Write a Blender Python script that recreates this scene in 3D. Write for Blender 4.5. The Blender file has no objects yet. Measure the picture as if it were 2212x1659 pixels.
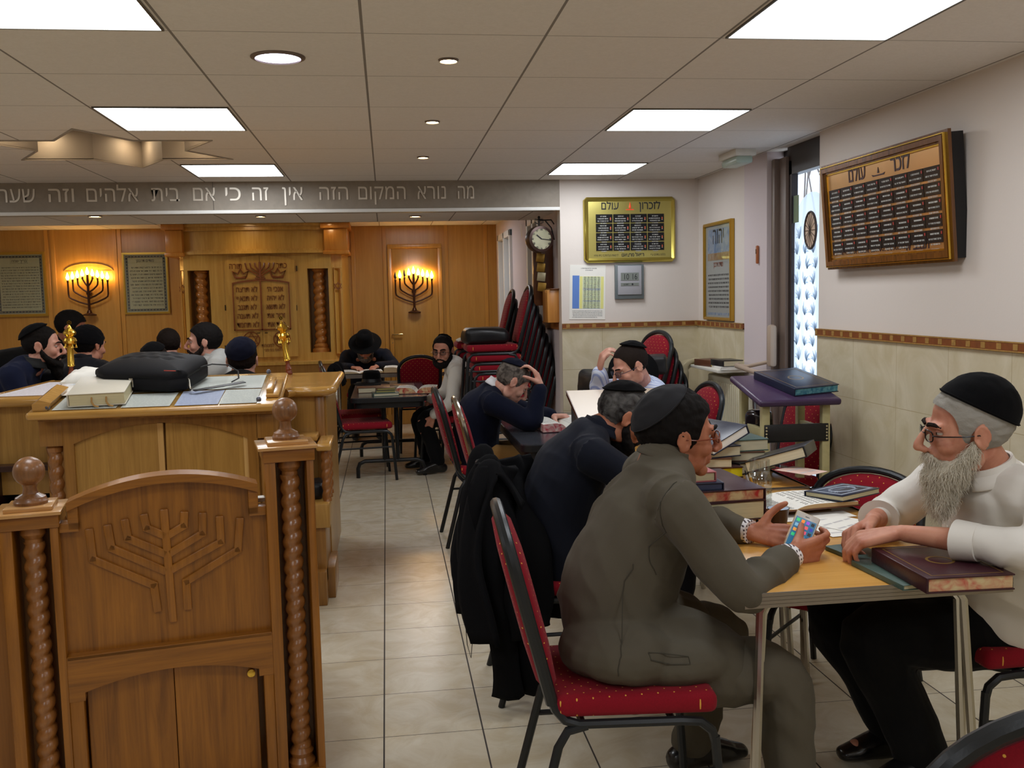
import bpy, bmesh, math, random
import numpy as np
from mathutils import Vector, Matrix, noise

random.seed(7)
sc = bpy.context.scene
COL = sc.collection
PI = math.pi
def rad(d): return math.radians(d)

# ------------------------------------------------------------------ camera
EYE = 1.5
FPX, PITCH, YAW, ROLL = 2066.0, .0916, .12865, -.0218
_F = Vector((math.sin(YAW)*math.cos(PITCH), math.cos(YAW)*math.cos(PITCH), -math.sin(PITCH)))
_r = Vector((math.cos(YAW), -math.sin(YAW), 0)); _u = _r.cross(_F)
_R = _r*math.cos(ROLL)+_u*math.sin(ROLL); _U = _u*math.cos(ROLL)-_r*math.sin(ROLL)
cam_data = bpy.data.cameras.new('camera'); cam = bpy.data.objects.new('camera', cam_data); COL.objects.link(cam)
m = Matrix((_R, _U, -_F)).transposed().to_4x4(); m.translation = (0, 0, EYE); cam.matrix_world = m
cam_data.sensor_width = 36; cam_data.lens = FPX/2212*36; cam_data.clip_start = .05; cam_data.clip_end = 100
sc.camera = cam
def at(px, py, **k):
    """the point seen at a photo pixel (2212x1659) on the plane x=, y= or z="""
    (a, v), = k.items(); i = 'xyz'.index(a)
    d = _R*((px-1106)/FPX) - _U*((py-829.5)/FPX) + _F
    t = (v-(EYE if a == 'z' else 0))/d[i]
    return Vector((d.x*t, d.y*t, d.z*t+EYE))

# ------------------------------------------------------------------ world, exposure
w = bpy.data.worlds.new('world'); sc.world = w; w.use_nodes = True
w.node_tree.nodes['Background'].inputs[0].default_value = (.82, .9, 1, 1)
w.node_tree.nodes['Background'].inputs[1].default_value = 2.6
sc.view_settings.view_transform = 'Standard'; sc.view_settings.look = 'None'
sc.view_settings.gamma = 1; sc.view_settings.use_curve_mapping = False
sc.view_settings.exposure = 0.0
sc.cycles.use_denoising = True
sc.cycles.max_bounces = 8; sc.cycles.diffuse_bounces = 5; sc.cycles.glossy_bounces = 4
sc.cycles.transmission_bounces = 6; sc.cycles.transparent_max_bounces = 8
sc.cycles.sample_clamp_indirect = 6
sc.cycles.caustics_reflective = False; sc.cycles.caustics_refractive = False
CEIL_LIGHT = 12.5      # strength of the ceiling light diffusers

# ------------------------------------------------------------------ materials
def s2l(c):
    return tuple(((v/255)/12.92 if v/255 <= .04045 else ((v/255+.055)/1.055)**2.4) for v in c)
MATS = {}
def mat(name, col, rough=.5, metal=0, spec=.5, bump=0, bscale=60, var=0, vscale=8, stretch=None, emit=None, estr=0,
        coat=0, alpha=1, trans=0, col2=None, sheen=0, bdist=.002, ior=1.45):
    if name in MATS: return MATS[name]
    M = bpy.data.materials.new(name); M.use_nodes = True; nt = M.node_tree; b = nt.nodes['Principled BSDF']
    c = s2l(col)+(1,)
    b.inputs['Base Color'].default_value = c; b.inputs['Roughness'].default_value = rough
    b.inputs['Metallic'].default_value = metal; b.inputs['Specular IOR Level'].default_value = spec
    b.inputs['Coat Weight'].default_value = coat; b.inputs['Coat Roughness'].default_value = .15
    b.inputs['Alpha'].default_value = alpha; b.inputs['Transmission Weight'].default_value = trans
    b.inputs['Sheen Weight'].default_value = sheen; b.inputs['IOR'].default_value = ior
    if emit: b.inputs['Emission Color'].default_value = s2l(emit)+(1,); b.inputs['Emission Strength'].default_value = estr
    tc = nt.nodes.new('ShaderNodeTexCoord'); vec = tc.outputs['Object']
    if stretch:
        mp = nt.nodes.new('ShaderNodeMapping'); mp.inputs['Scale'].default_value = stretch
        nt.links.new(vec, mp.inputs[0]); vec = mp.outputs[0]
    if var or col2:
        n = nt.nodes.new('ShaderNodeTexNoise'); n.inputs['Scale'].default_value = vscale; n.inputs['Detail'].default_value = 5
        n.inputs['Distortion'].default_value = .8
        nt.links.new(vec, n.inputs['Vector'])
        r = nt.nodes.new('ShaderNodeValToRGB'); c2 = s2l(col2) if col2 else tuple(x*(1-var) for x in c[:3])
        r.color_ramp.elements[0].position = .35; r.color_ramp.elements[1].position = .65
        r.color_ramp.elements[0].color = tuple(c2)+(1,); r.color_ramp.elements[1].color = c
        nt.links.new(n.outputs['Fac'], r.inputs[0]); nt.links.new(r.outputs[0], b.inputs['Base Color'])
    if bump:
        n = nt.nodes.new('ShaderNodeTexNoise'); n.inputs['Scale'].default_value = bscale; n.inputs['Detail'].default_value = 4
        nt.links.new(vec, n.inputs['Vector'])
        bp = nt.nodes.new('ShaderNodeBump'); bp.inputs['Strength'].default_value = bump; bp.inputs['Distance'].default_value = bdist
        nt.links.new(n.outputs['Fac'], bp.inputs['Height']); nt.links.new(bp.outputs[0], b.inputs['Normal'])
    MATS[name] = M; return M

def wood(name, dark, light, rough=.35, axis=2, coat=.25, scale=1.0, spec=.4):
    """grain runs along local axis"""
    if name in MATS: return MATS[name]
    M = bpy.data.materials.new(name); M.use_nodes = True; nt = M.node_tree; b = nt.nodes['Principled BSDF']; L = nt.links.new
    tc = nt.nodes.new('ShaderNodeTexCoord'); mp = nt.nodes.new('ShaderNodeMapping')
    s = [14*scale]*3; s[axis] = .9*scale; mp.inputs['Scale'].default_value = s
    L(tc.outputs['Object'], mp.inputs[0])
    n = nt.nodes.new('ShaderNodeTexNoise'); n.inputs['Scale'].default_value = 1.6; n.inputs['Detail'].default_value = 8; n.inputs['Distortion'].default_value = 1.2
    n.inputs['Roughness'].default_value = .65
    L(mp.outputs[0], n.inputs['Vector'])
    mp2 = nt.nodes.new('ShaderNodeMapping'); s = [160*scale]*3; s[axis] = 3*scale; mp2.inputs['Scale'].default_value = s
    L(tc.outputs['Object'], mp2.inputs[0])
    n2 = nt.nodes.new('ShaderNodeTexNoise'); n2.inputs['Scale'].default_value = 1; n2.inputs['Detail'].default_value = 3
    L(mp2.outputs[0], n2.inputs['Vector'])
    mx = nt.nodes.new('ShaderNodeMath'); mx.operation = 'MULTIPLY_ADD'; mx.inputs[1].default_value = .35
    L(n2.outputs['Fac'], mx.inputs[0]); L(n.outputs['Fac'], mx.inputs[2])
    r = nt.nodes.new('ShaderNodeValToRGB'); r.color_ramp.elements[0].position = .42; r.color_ramp.elements[1].position = .86
    r.color_ramp.elements[0].color = s2l(dark)+(1,); r.color_ramp.elements[1].color = s2l(light)+(1,)
    L(mx.outputs[0], r.inputs[0]); L(r.outputs[0], b.inputs['Base Color'])
    b.inputs['Roughness'].default_value = rough; b.inputs['Coat Weight'].default_value = coat; b.inputs['Coat Roughness'].default_value = .2
    b.inputs['Specular IOR Level'].default_value = spec
    bp = nt.nodes.new('ShaderNodeBump'); bp.inputs['Strength'].default_value = .12; bp.inputs['Distance'].default_value = .001
    L(n2.outputs['Fac'], bp.inputs['Height']); L(bp.outputs[0], b.inputs['Normal'])
    MATS[name] = M; return M

def grid_mat(name, base, base2, line, ox, oy, px_, py_, wx, wy, rough, axes='xy', coat=0, mode='floor', zmin=None, bumps=1, vs=3.0):
    """tiles: joints wx / wy wide repeated every px_/py_ from ox/oy in world units"""
    M = bpy.data.materials.new(name); M.use_nodes = True; nt = M.node_tree; b = nt.nodes['Principled BSDF']; L = nt.links.new
    tc = nt.nodes.new('ShaderNodeTexCoord'); sp = nt.nodes.new('ShaderNodeSeparateXYZ'); L(tc.outputs['Object'], sp.inputs[0])
    def math_(op, a, b_=None, c_=None):
        n = nt.nodes.new('ShaderNodeMath'); n.operation = op
        for i, v in enumerate((a, b_, c_)):
            if v is None: continue
            if isinstance(v, (int, float)): n.inputs[i].default_value = v
            else: L(v, n.inputs[i])
        return n.outputs[0]
    def line_(axis, o, p, wd):
        v = sp.outputs['xyz'.index(axis)]
        f = math_('FRACT', math_('DIVIDE', math_('SUBTRACT', v, o-wd/2), p))
        return math_('LESS_THAN', f, wd/p)
    lx = line_(axes[0], ox, px_, wx); ly = line_(axes[1], oy, py_, wy)
    lines = math_('MAXIMUM', lx, ly)
    n = nt.nodes.new('ShaderNodeTexNoise'); n.inputs['Scale'].default_value = vs; n.inputs['Detail'].default_value = 7; n.inputs['Distortion'].default_value = 1.5
    n.inputs['Roughness'].default_value = .6
    L(tc.outputs['Object'], n.inputs['Vector'])
    r = nt.nodes.new('ShaderNodeValToRGB'); r.color_ramp.elements[0].position = .35; r.color_ramp.elements[1].position = .68
    r.color_ramp.elements[0].color = s2l(base2)+(1,); r.color_ramp.elements[1].color = s2l(base)+(1,)
    L(n.outputs['Fac'], r.inputs[0])
    mx = nt.nodes.new('ShaderNodeMix'); mx.data_type = 'RGBA'; L(lines, mx.inputs[0]); L(r.outputs[0], mx.inputs[6]); mx.inputs[7].default_value = s2l(line)+(1,)
    L(mx.outputs[2], b.inputs['Base Color'])
    L(math_('MULTIPLY_ADD', lines, .9-rough, rough), b.inputs['Roughness'])
    b.inputs['Coat Weight'].default_value = coat
    if bumps:
        bp = nt.nodes.new('ShaderNodeBump'); bp.inputs['Strength'].default_value = .5; bp.inputs['Distance'].default_value = .002
        inv = math_('MULTIPLY_ADD', n.outputs['Fac'], .12*bumps, math_('SUBTRACT', 1, lines))
        L(inv, bp.inputs['Height']); L(bp.outputs[0], b.inputs['Normal'])
    MATS[name] = M; return M

# ------------------------------------------------------------------ mesh builder
def _bm_take(bm):
    bm.verts.ensure_lookup_table()
    v = [tuple(x.co) for x in bm.verts]; f = [tuple(x.index for x in p.verts) for p in bm.faces]
    bm.free(); return v, f
class MB:
    def __init__(s): s.v = []; s.f = []; s.m = []; s.M = Matrix(); s.mi = 0
    def add(s, v, f, M=None):
        T = s.M @ M if M is not None else s.M
        o = len(s.v); s.v += [tuple(T @ Vector(p)) for p in v]
        s.f += [tuple(i+o for i in q) for q in f]; s.m += [s.mi]*len(f); return s
    def mat(s, i): s.mi = i; return s
    def box(s, c, d, bev=0, rot=None, seg=2):
        bm = bmesh.new(); bmesh.ops.create_cube(bm, size=1)
        for q in bm.verts: q.co = Vector((q.co.x*d[0], q.co.y*d[1], q.co.z*d[2]))
        if bev: bmesh.ops.bevel(bm, geom=bm.edges[:], offset=min(bev, min(d)*.45), segments=seg, affect='EDGES', profile=.5)
        T = Matrix.Translation(c)
        if rot is not None: T = T @ (rot if isinstance(rot, Matrix) else Matrix.Rotation(rot, 4, 'Z'))
        return s.add(*_bm_take(bm), T)
    def span(s, a, b, bev=0):
        return s.box([(a[i]+b[i])/2 for i in range(3)], [max(abs(a[i]-b[i]), 1e-4) for i in range(3)], bev)
    def beam(s, p, q, w_, h, bev=0, up=(0, 0, 1)):
        p = Vector(p); q = Vector(q); d = q-p; z = d.normalized(); u = Vector(up)
        if abs(z.dot(u)) > .98: u = Vector((0, 1, 0))
        x = u.cross(z).normalized(); y = z.cross(x)
        T = Matrix((x, y, z)).transposed().to_4x4(); T.translation = (p+q)/2
        return s.box((0, 0, 0), (w_, h, d.length), bev, rot=T) if False else s._bt(T, (w_, h, d.length), bev)
    def _bt(s, T, d, bev):
        o = s.M; s.M = s.M @ T; s.box((0, 0, 0), d, bev); s.M = o; return s
    def lathe(s, prof, c=(0, 0, 0), seg=24, M=None, cap=True):
        v = []; f = []
        for r, z in prof:
            for k in range(seg): a = 2*PI*k/seg; v.append((r*math.cos(a)+c[0], r*math.sin(a)+c[1], z+c[2]))
        for i in range(len(prof)-1):
            for k in range(seg):
                a = i*seg+k; b_ = i*seg+(k+1) % seg; f.append((a, b_, b_+seg, a+seg))
        if cap:
            f.append(tuple(range(seg))[::-1]); f.append(tuple((len(prof)-1)*seg+k for k in range(seg)))
        return s.add(v, f, M)
    def cyl(s, p, q, r, r2=None, seg=12):
        return s.tube([p, q], r, seg=seg, r_end=r2)
    def tube(s, pts, r, seg=10, closed=False, r_end=None, radii=None, flat=1.0):
        P = [Vector(p) for p in pts]; n = len(P); v = []; f = []; prev = None
        for i, p in enumerate(P):
            a = P[(i-1) % n] if (closed or i > 0) else p; b_ = P[(i+1) % n] if (closed or i < n-1) else p
            t = (b_-a).normalized() if (b_-a).length > 1e-9 else Vector((0, 0, 1))
            if prev is None:
                u = Vector((0, 0, 1)) if abs(t.z) < .9 else Vector((0, 1, 0)); x = u.cross(t).normalized()
            else:
                x = (prev-t*prev.dot(t)).normalized()
            prev = x; y = t.cross(x)
            rr = radii[i] if radii else (r if r_end is None else r+(r_end-r)*i/max(1, n-1))
            for k in range(seg):
                an = 2*PI*k/seg; v.append(p+x*(rr*math.cos(an))+y*(rr*flat*math.sin(an)))
        for i in range(n if closed else n-1):
            for k in range(seg):
                a = i*seg+k; b_ = i*seg+(k+1) % seg; c_ = ((i+1) % n)*seg; f.append((a, b_, c_+(k+1) % seg, c_+k))
        if not closed:
            f.append(tuple(range(seg))[::-1]); f.append(tuple((n-1)*seg+k for k in range(seg)))
        return s.add(v, f)
    def ell(s, c, r, seg=16, rings=10, M=None):
        v = []; f = []
        for i in range(rings+1):
            th = PI*i/rings
            for k in range(seg):
                a = 2*PI*k/seg; v.append((c[0]+r[0]*math.sin(th)*math.cos(a), c[1]+r[1]*math.sin(th)*math.sin(a), c[2]-r[2]*math.cos(th)))
        for i in range(rings):
            for k in range(seg):
                a = i*seg+k; b_ = i*seg+(k+1) % seg; f.append((a, b_, b_+seg, a+seg))
        return s.add(v, f, M)
    def prism(s, poly, t0, t1, axis='y'):
        """polygon given in the two other axes (x,z for 'y'; x,y for 'z'; y,z for 'x'), extruded from t0 to t1"""
        def P(a, b_, t): return {'y': (a, t, b_), 'z': (a, b_, t), 'x': (t, a, b_)}[axis]
        n = len(poly); bm = bmesh.new()
        A = [bm.verts.new(P(a, b_, t0)) for a, b_ in poly]; B = [bm.verts.new(P(a, b_, t1)) for a, b_ in poly]
        bm.faces.new(A); bm.faces.new(B[::-1])
        for i in range(n): bm.faces.new((A[i], B[i], B[(i+1) % n], A[(i+1) % n]))
        bm.normal_update(); big = [x for x in bm.faces if len(x.verts) > 4]
        if big: bmesh.ops.triangulate(bm, faces=big, ngon_method='EAR_CLIP')
        bmesh.ops.recalc_face_normals(bm, faces=bm.faces[:])
        bm.verts.index_update()
        return s.add(*_bm_take(bm))
    def ring_prism(s, outer, inner, t0, t1, axis='y'):
        """same-length outer and inner loops"""
        def P(a, b_, t): return {'y': (a, t, b_), 'z': (a, b_, t), 'x': (t, a, b_)}[axis]
        n = len(outer); v = [P(*p, t0) for p in outer]+[P(*p, t0) for p in inner]+[P(*p, t1) for p in outer]+[P(*p, t1) for p in inner]; f = []
        for i in range(n):
            j = (i+1) % n
            f += [(i, j, n+j, n+i), (2*n+i, 3*n+i, 3*n+j, 2*n+j), (i, 2*n+i, 2*n+j, j), (n+i, n+j, 3*n+j, 3*n+i)]
        return s.add(v, f)
    def quad(s, a, b_, c, d): return s.add([a, b_, c, d], [(0, 1, 2, 3)])
    def text(s, body, size, M, ext=.001, align='CENTER', heb=False, sx=1.0, bold=0):
        v, f = text_geo(body[::-1] if heb else body, size, ext, align, bold)
        return s.add(v, f, M @ Matrix.Diagonal((sx, 1, 1, 1)))
    def build(s, name, mats, parent=None, smooth=35, loc=None):
        me = bpy.data.meshes.new(name); me.from_pydata(s.v, [], s.f)
        mats = mats if isinstance(mats, (list, tuple)) else [mats]
        for x in mats: me.materials.append(x)
        if len(mats) > 1: me.polygons.foreach_set('material_index', [min(i, len(mats)-1) for i in s.m])
        bm = bmesh.new(); bm.from_mesh(me); bmesh.ops.recalc_face_normals(bm, faces=bm.faces[:]); bm.to_mesh(me); bm.free()
        if smooth:
            me.polygons.foreach_set('use_smooth', [True]*len(me.polygons)); me.set_sharp_from_angle(angle=rad(smooth))
        me.update()
        o = bpy.data.objects.new(name, me); COL.objects.link(o)
        if parent is not None: o.parent = parent
        if loc is not None: o.location = loc
        return o
_TX = {}
def text_geo(body, size, ext, align, bold=0):
    k = (body, size, ext, align, bold)
    if k in _TX: return _TX[k]
    c = bpy.data.curves.new('t', 'FONT'); c.body = body; c.size = size; c.extrude = ext; c.align_x = align; c.resolution_u = 3; c.offset = bold
    o = bpy.data.objects.new('t', c); COL.objects.link(o)
    bpy.context.view_layer.update()
    me = bpy.data.meshes.new_from_object(o.evaluated_get(bpy.context.evaluated_depsgraph_get()))
    r = ([tuple(v.co) for v in me.vertices], [tuple(p.vertices) for p in me.polygons])
    bpy.data.objects.remove(o); bpy.data.meshes.remove(me); bpy.data.curves.remove(c)
    _TX[k] = r; return r
FACE = Matrix.Rotation(PI/2, 4, 'X')      # text in the x-z plane, facing -y
def F_(x, y, z): return Matrix.Translation((x, y, z)) @ FACE

def tag(o, label=None, cat=None, group=None, kind=None):
    if label: o['label'] = label
    if cat: o['category'] = cat
    if group: o['group'] = group
    if kind: o['kind'] = kind
    return o
def empty(name, loc=(0, 0, 0), rz=0, label=None, cat=None, group=None):
    o = bpy.data.objects.new(name, None); COL.objects.link(o); o.location = loc; o.rotation_euler = (0, 0, rz); o.empty_display_size = .05
    return tag(o, label, cat, group)
def dup(root, loc=None, rz=None, label=None, group=None, rot=None):
    """a thing copied with its parts and sub-parts"""
    r_ = root.copy(); COL.objects.link(r_); r_.parent = None
    if loc is not None: r_.location = loc
    if rz is not None: r_.rotation_euler = (0, 0, rz)
    if rot is not None: r_.rotation_euler = rot
    if label: r_['label'] = label
    if group: r_["group"] = group
    def rec(src, dst):
        for ch in [c for c in src.children]:
            c = ch.copy(); COL.objects.link(c); c.parent = dst; rec(ch, c)
    rec(root, r_); return r_
def struct(o): o['kind'] = 'structure'; return o
def arc(cx, cy, r, a0, a1, n, ry=None):
    ry = ry or r
    return [(cx+r*math.cos(rad(a0+(a1-a0)*i/n)), cy+ry*math.sin(rad(a0+(a1-a0)*i/n))) for i in range(n+1)]
# ================================================================== MATERIALS
m_ceil = grid_mat('ceiling_tile', (234, 230, 225), (228, 224, 218), (136, 130, 124), -1.247, 3.21, .6, .6, .009, .0045, .9, bumps=.3, vs=40)
m_floor = grid_mat('floor_tile', (220, 212, 192), (202, 188, 160), (66, 60, 56), -.056, 3.197, .341, .3595, .0055, .003, .26, bumps=.35, vs=5)
m_wtile_x = grid_mat('wall_tile_side', (218, 208, 182), (202, 190, 158), (176, 160, 124), 5.06, 1.245, .42, .31, .003, .003, .22, axes='yz', bumps=.1, vs=4)
m_wtile_y = grid_mat('wall_tile_face', (218, 208, 182), (202, 190, 158), (176, 160, 124), 1.62, 1.245, .42, .31, .003, .003, .22, axes='xz', bumps=.1, vs=4)
m_paint = mat('wall_paint', (222, 213, 205), .75, bump=.15, bscale=90)
m_lav = mat('wall_paint_cool', (214, 202, 204), .75, bump=.15, bscale=90)
m_white = mat('white_paint', (232, 232, 228), .45)
m_beam = mat('beam_grey', (150, 140, 126), .5, var=.12, vscale=14, bump=.1)
m_wallwood = wood('wall_veneer', (176, 124, 50), (196, 146, 68), .32, coat=.3, scale=.6)
m_ark = wood('ark_oak', (190, 142, 58), (214, 170, 86), .32, coat=.35, scale=.7)
m_arkd = wood('ark_dark_wood', (120, 62, 22), (150, 84, 34), .3, coat=.4)
m_oak = wood('bimah_oak', (116, 76, 28), (158, 110, 48), .33, coat=.35)
m_oakx = wood('bimah_oak_across', (120, 72, 26), (164, 106, 46), .33, axis=0, coat=.35)
m_oakl = wood('bimah_light_oak', (150, 108, 48), (182, 138, 68), .36, coat=.25)
m_top = wood('bimah_top', (166, 120, 54), (200, 152, 78), .22, axis=0, coat=.5)
m_turn = wood('turned_wood', (118, 72, 32), (156, 102, 52), .28, coat=.4); m_turnl = wood('ark_turned_wood', (166, 104, 46), (200, 140, 74), .25, coat=.5)
m_chairoak = wood('chair_oak', (110, 64, 12), (160, 101, 28), .34, coat=.3)
m_chairoakx = wood('chair_oak_across', (110, 64, 12), (160, 101, 28), .34, axis=0, coat=.3)
m_menorah = wood('menorah_wood', (76, 40, 16), (104, 58, 24), .3, coat=.3)
m_laminate = wood('table_laminate', (196, 142, 66), (214, 162, 84), .22, axis=0, coat=.3, scale=.8)
m_gold = mat('gold', (226, 186, 80), .22, metal=1)
m_brass = mat('brass_frame', (206, 190, 96), .28, metal=1)
m_goldframe = mat('gold_frame', (190, 150, 60), .35, metal=.7)
m_black = mat('black_plastic', (22, 22, 24), .4)
m_blackm = mat('black_metal', (40, 42, 44), .35, metal=.4, bump=.1, bscale=200)
m_chrome = mat('chrome', (190, 186, 176), .2, metal=1)
m_steel = mat('steel_edge', (140, 138, 134), .3, metal=.9)
m_greytube = mat('grey_tube', (92, 90, 84), .35, metal=.7)
m_red = mat('red_upholstery', (150, 16, 38), .85, sheen=.3, bump=.3, bscale=500, bdist=.0006)
m_dot = mat('gold_dot', (214, 160, 60), .5)
m_paper = mat('paper', (236, 234, 226), .8)
m_page = mat('page_block', (214, 204, 172), .8, stretch=(1, 1, 60), var=.18, vscale=10)
m_ink = mat('ink', (40, 40, 44), .7)
m_frost = mat('white_plastic', (222, 218, 206), .4)
m_leather = mat('black_leather', (26, 26, 28), .38, bump=.3, bscale=180)
def emis(name, col, s):
    M = bpy.data.materials.new(name); M.use_nodes = True; nt = M.node_tree; nt.nodes.clear()
    e = nt.nodes.new('ShaderNodeEmission'); o = nt.nodes.new('ShaderNodeOutputMaterial'); e.inputs[0].default_value = s2l(col)+(1,); e.inputs[1].default_value = s
    nt.links.new(e.outputs[0], o.inputs[0]); return M
m_diff = emis('light_diffuser', (243, 247, 252), CEIL_LIGHT)
m_round = emis('round_lamp', (226, 224, 255), 9)
m_spot = emis('spot_lamp', (255, 226, 176), 45)
m_star = emis('star_spot', (255, 226, 184), 75)
m_flame = emis('flame_bulb', (255, 200, 110), 48)
def glassmat(name, col=(235, 240, 245), gl=.08, rough=.02):
    M = bpy.data.materials.new(name); M.use_nodes = True; nt = M.node_tree; nt.nodes.clear()
    t = nt.nodes.new('ShaderNodeBsdfTransparent'); g = nt.nodes.new('ShaderNodeBsdfGlossy'); x = nt.nodes.new('ShaderNodeMixShader'); o = nt.nodes.new('ShaderNodeOutputMaterial')
    t.inputs[0].default_value = s2l(col)+(1,); g.inputs['Roughness'].default_value = rough; x.inputs[0].default_value = gl
    nt.links.new(t.outputs[0], x.inputs[1]); nt.links.new(g.outputs[0], x.inputs[2]); nt.links.new(x.outputs[0], o.inputs[0]); return M
m_glass = glassmat('pane_glass')
m_lens = glassmat('lens_glass', (236, 238, 240), .1)

# ================================================================== ROOM
CZ = 2.355; XR = 2.38; YP = 7.12; XP = 1.31; YB = 11.45; XL = -5.2; YN = -3.0
struct(MB().span((XL-.1, YN-.1, -.1), (XR+.6, YB+.1, 0)).build('floor', m_floor, smooth=0))
# star-shaped recess cut in the ceiling
SC = (-1.48, 5.65); SR = .675
star = []
for k in range(12):
    r_ = SR if k % 2 == 0 else SR/math.sqrt(3)
    a = rad(90-30*k); star.append((SC[0]+r_*math.cos(a), SC[1]+r_*math.sin(a)))
bm = bmesh.new()
def loop(pts, z):
    vs = [bm.verts.new((x, y, z)) for x, y in pts]; return [bm.edges.new((vs[i], vs[(i+1) % len(vs)])) for i in range(len(vs))]
E_ = loop([(XL-.1, YN-.1), (XR+.2, YN-.1), (XR+.2, YP+.1), (XL-.1, YP+.1)], CZ)+loop(star, CZ)
bmesh.ops.triangle_fill(bm, use_beauty=True, edges=E_)
bm.verts.index_update(); v, f = _bm_take(bm)
struct(MB().add(v, f).build('ceiling', m_ceil, smooth=0))
struct(MB().span((XL-.1, YP+.02, 2.15), (XP+.02, 8.25, 2.17)).build('ceiling_soffit', m_ceil, smooth=0))
struct(MB().span((XL-.1, 8.25, CZ), (XP+.1, YB+.1, CZ+.02)).span((XL-.1, 8.23, 2.15), (XP+.1, 8.25, CZ)).build('ceiling_rear', m_ceil, smooth=0))
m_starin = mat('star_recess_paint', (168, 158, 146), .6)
st = MB()
inn = [(SC[0]+(x-SC[0])*.93, SC[1]+(y-SC[1])*.93) for x, y in star]
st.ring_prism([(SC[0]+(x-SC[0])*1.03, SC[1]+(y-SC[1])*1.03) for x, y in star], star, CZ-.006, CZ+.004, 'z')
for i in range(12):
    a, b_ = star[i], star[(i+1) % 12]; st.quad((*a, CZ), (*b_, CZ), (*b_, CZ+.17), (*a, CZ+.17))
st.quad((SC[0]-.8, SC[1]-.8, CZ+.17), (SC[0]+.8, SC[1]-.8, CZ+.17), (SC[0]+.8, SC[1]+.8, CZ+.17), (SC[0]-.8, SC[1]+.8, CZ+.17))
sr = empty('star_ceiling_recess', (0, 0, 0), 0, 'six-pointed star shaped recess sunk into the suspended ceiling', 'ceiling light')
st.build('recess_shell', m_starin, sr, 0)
for k in range(6):
    a = rad(30+60*k); c = (SC[0]+.5*math.cos(a), SC[1]+.5*math.sin(a))
    b_ = MB(); b_.lathe([(.028, CZ+.158), (.034, CZ+.158), (.034, CZ+.17)], (c[0], c[1], 0), 16, cap=False).build('spot_rim', m_chrome, sr)
    MB().lathe([(.026, 0), (.001, 0.001)], (c[0], c[1], CZ+.158), 14).build('spot_bulb', m_star, sr)

def wallbox(name, a, b_, m_, kind=True):
    return struct(MB().span(a, b_).build(name, m_, smooth=0))
RZ = 1.245; RT = 1.285
def tiled(name, boxes, tile):
    """wall with paint above and a tiled dado in front of it"""
    g = MB()
    for a, b_, d in boxes:
        g.mat(0).span(a, b_)
        (dx, dy) = d
        ta = list(a); tb = list(b_); tb[2] = RZ
        if dx: ta[0] = a[0]-.008; tb[0] = a[0]
        if dy: ta[1] = a[1]-.008; tb[1] = a[1]
        g.mat(1).span(ta, tb)
    return struct(g.build(name, [m_paint, tile], smooth=0))
tiled('wall_right', [((XR, YN, 0), (XR+.12, 5.06, CZ+.05), (1, 0))], m_wtile_x)
tiled('wall_side', [((XR, 6.15, 0), (XR+.12, YP+.1, CZ+.05), (1, 0))], m_wtile_x)
tiled('wall_plaques', [((XP, YP, 0), (XR+.1, YP+.12, CZ+.05), (0, 1))], m_wtile_y)
wallbox('wall_pillar', (XR-.01, 5.77, 0), (XR+.12, 6.15, CZ+.05), m_lav)
wallbox('wall_left', (XL-.1, YN, 0), (XL, YB, CZ+.05), m_paint)
wallbox('wall_near', (XL, YN-.1, 0), (XR+.1, YN, CZ+.05), m_paint)
# passage wall with two tall white windows
g = MB()
WY = [(8.12, 8.82), (10.02, 11.1)]
yy = YP+.12
for a, b_ in WY: g.span((XP+.02, yy, 0), (XP+.14, a, CZ+.05)); g.span((XP+.02, a, 0), (XP+.14, b_, .9)); g.span((XP+.02, a, 2.2), (XP+.14, b_, CZ+.05)); yy = b_
g.span((XP+.02, yy, 0), (XP+.14, YB+.1, CZ+.05))
struct(g.build('wall_passage', m_lav, smooth=0))
struct(MB().span((XP+.0, YP+.13, RZ-.01), (XP+.018, WY[0][0]-.05, RT)).span((XP, WY[0][1]+.05, RZ-.01), (XP+.018, WY[1][0]-.05, RT)).build('trim_passage', mat('rail_brown', (150, 92, 40), .5), smooth=0))
m_pane_refl = mat('pane_reflection_grey', (186, 190, 198), .6)  # opaque grey-blue: reflections on the window glass put into the pane colour
for i, (a, b_) in enumerate(WY):
    f_ = MB(); x0, x1 = XP-.01, XP+.08
    for y_ in (a, b_-.07, (a+b_)/2-.035): f_.span((x0, y_, .9), (x1, y_+.07, 2.2), .006)
    for z_ in (.9, 2.13): f_.span((x0, a, z_), (x1, b_, z_+.07), .006)
    f_.span((x0-.03, a-.06, .84), (x1, b_+.06, .9), .006)
    wf = struct(f_.build('window_%d' % (i+1), m_white))
    MB().span((XP+.05, a+.06, .95), (XP+.056, b_-.06, 2.15)).build('pane', m_pane_refl, wf, 0)
# border band with small gold squares
m_band = mat('border_brown', (134, 74, 34), .4, var=.2, vscale=20)
m_band2 = mat('border_gold', (176, 134, 70), .4, var=.3, vscale=60)
def band(name, fn, L_):
    g = MB(); g.mat(0); g.span(*fn(0, L_, 0, .04, 0, .012))
    for z_ in (0.0, .035): g.mat(1).span(*fn(0, L_, z_, z_+.005, 0, .0135))
    t = .03
    while t < L_-.03: g.mat(1).span(*fn(t, t+.028, .008, .032, 0, .0135)); t += .1
    o = struct(g.build(name, [m_band, m_band2], smooth=0)); return o
band('trim_right', lambda a, b_, z0, z1, d0, d1: ((XR-.008-d1, YN+a, RZ+z0), (XR-.008-d0, YN+b_, RZ+z1)), 5.06-YN)
band('trim_side', lambda a, b_, z0, z1, d0, d1: ((XR-.008-d1, 6.15+a, RZ+z0), (XR-.008-d0, 6.15+b_, RZ+z1)), YP-6.17)
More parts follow.
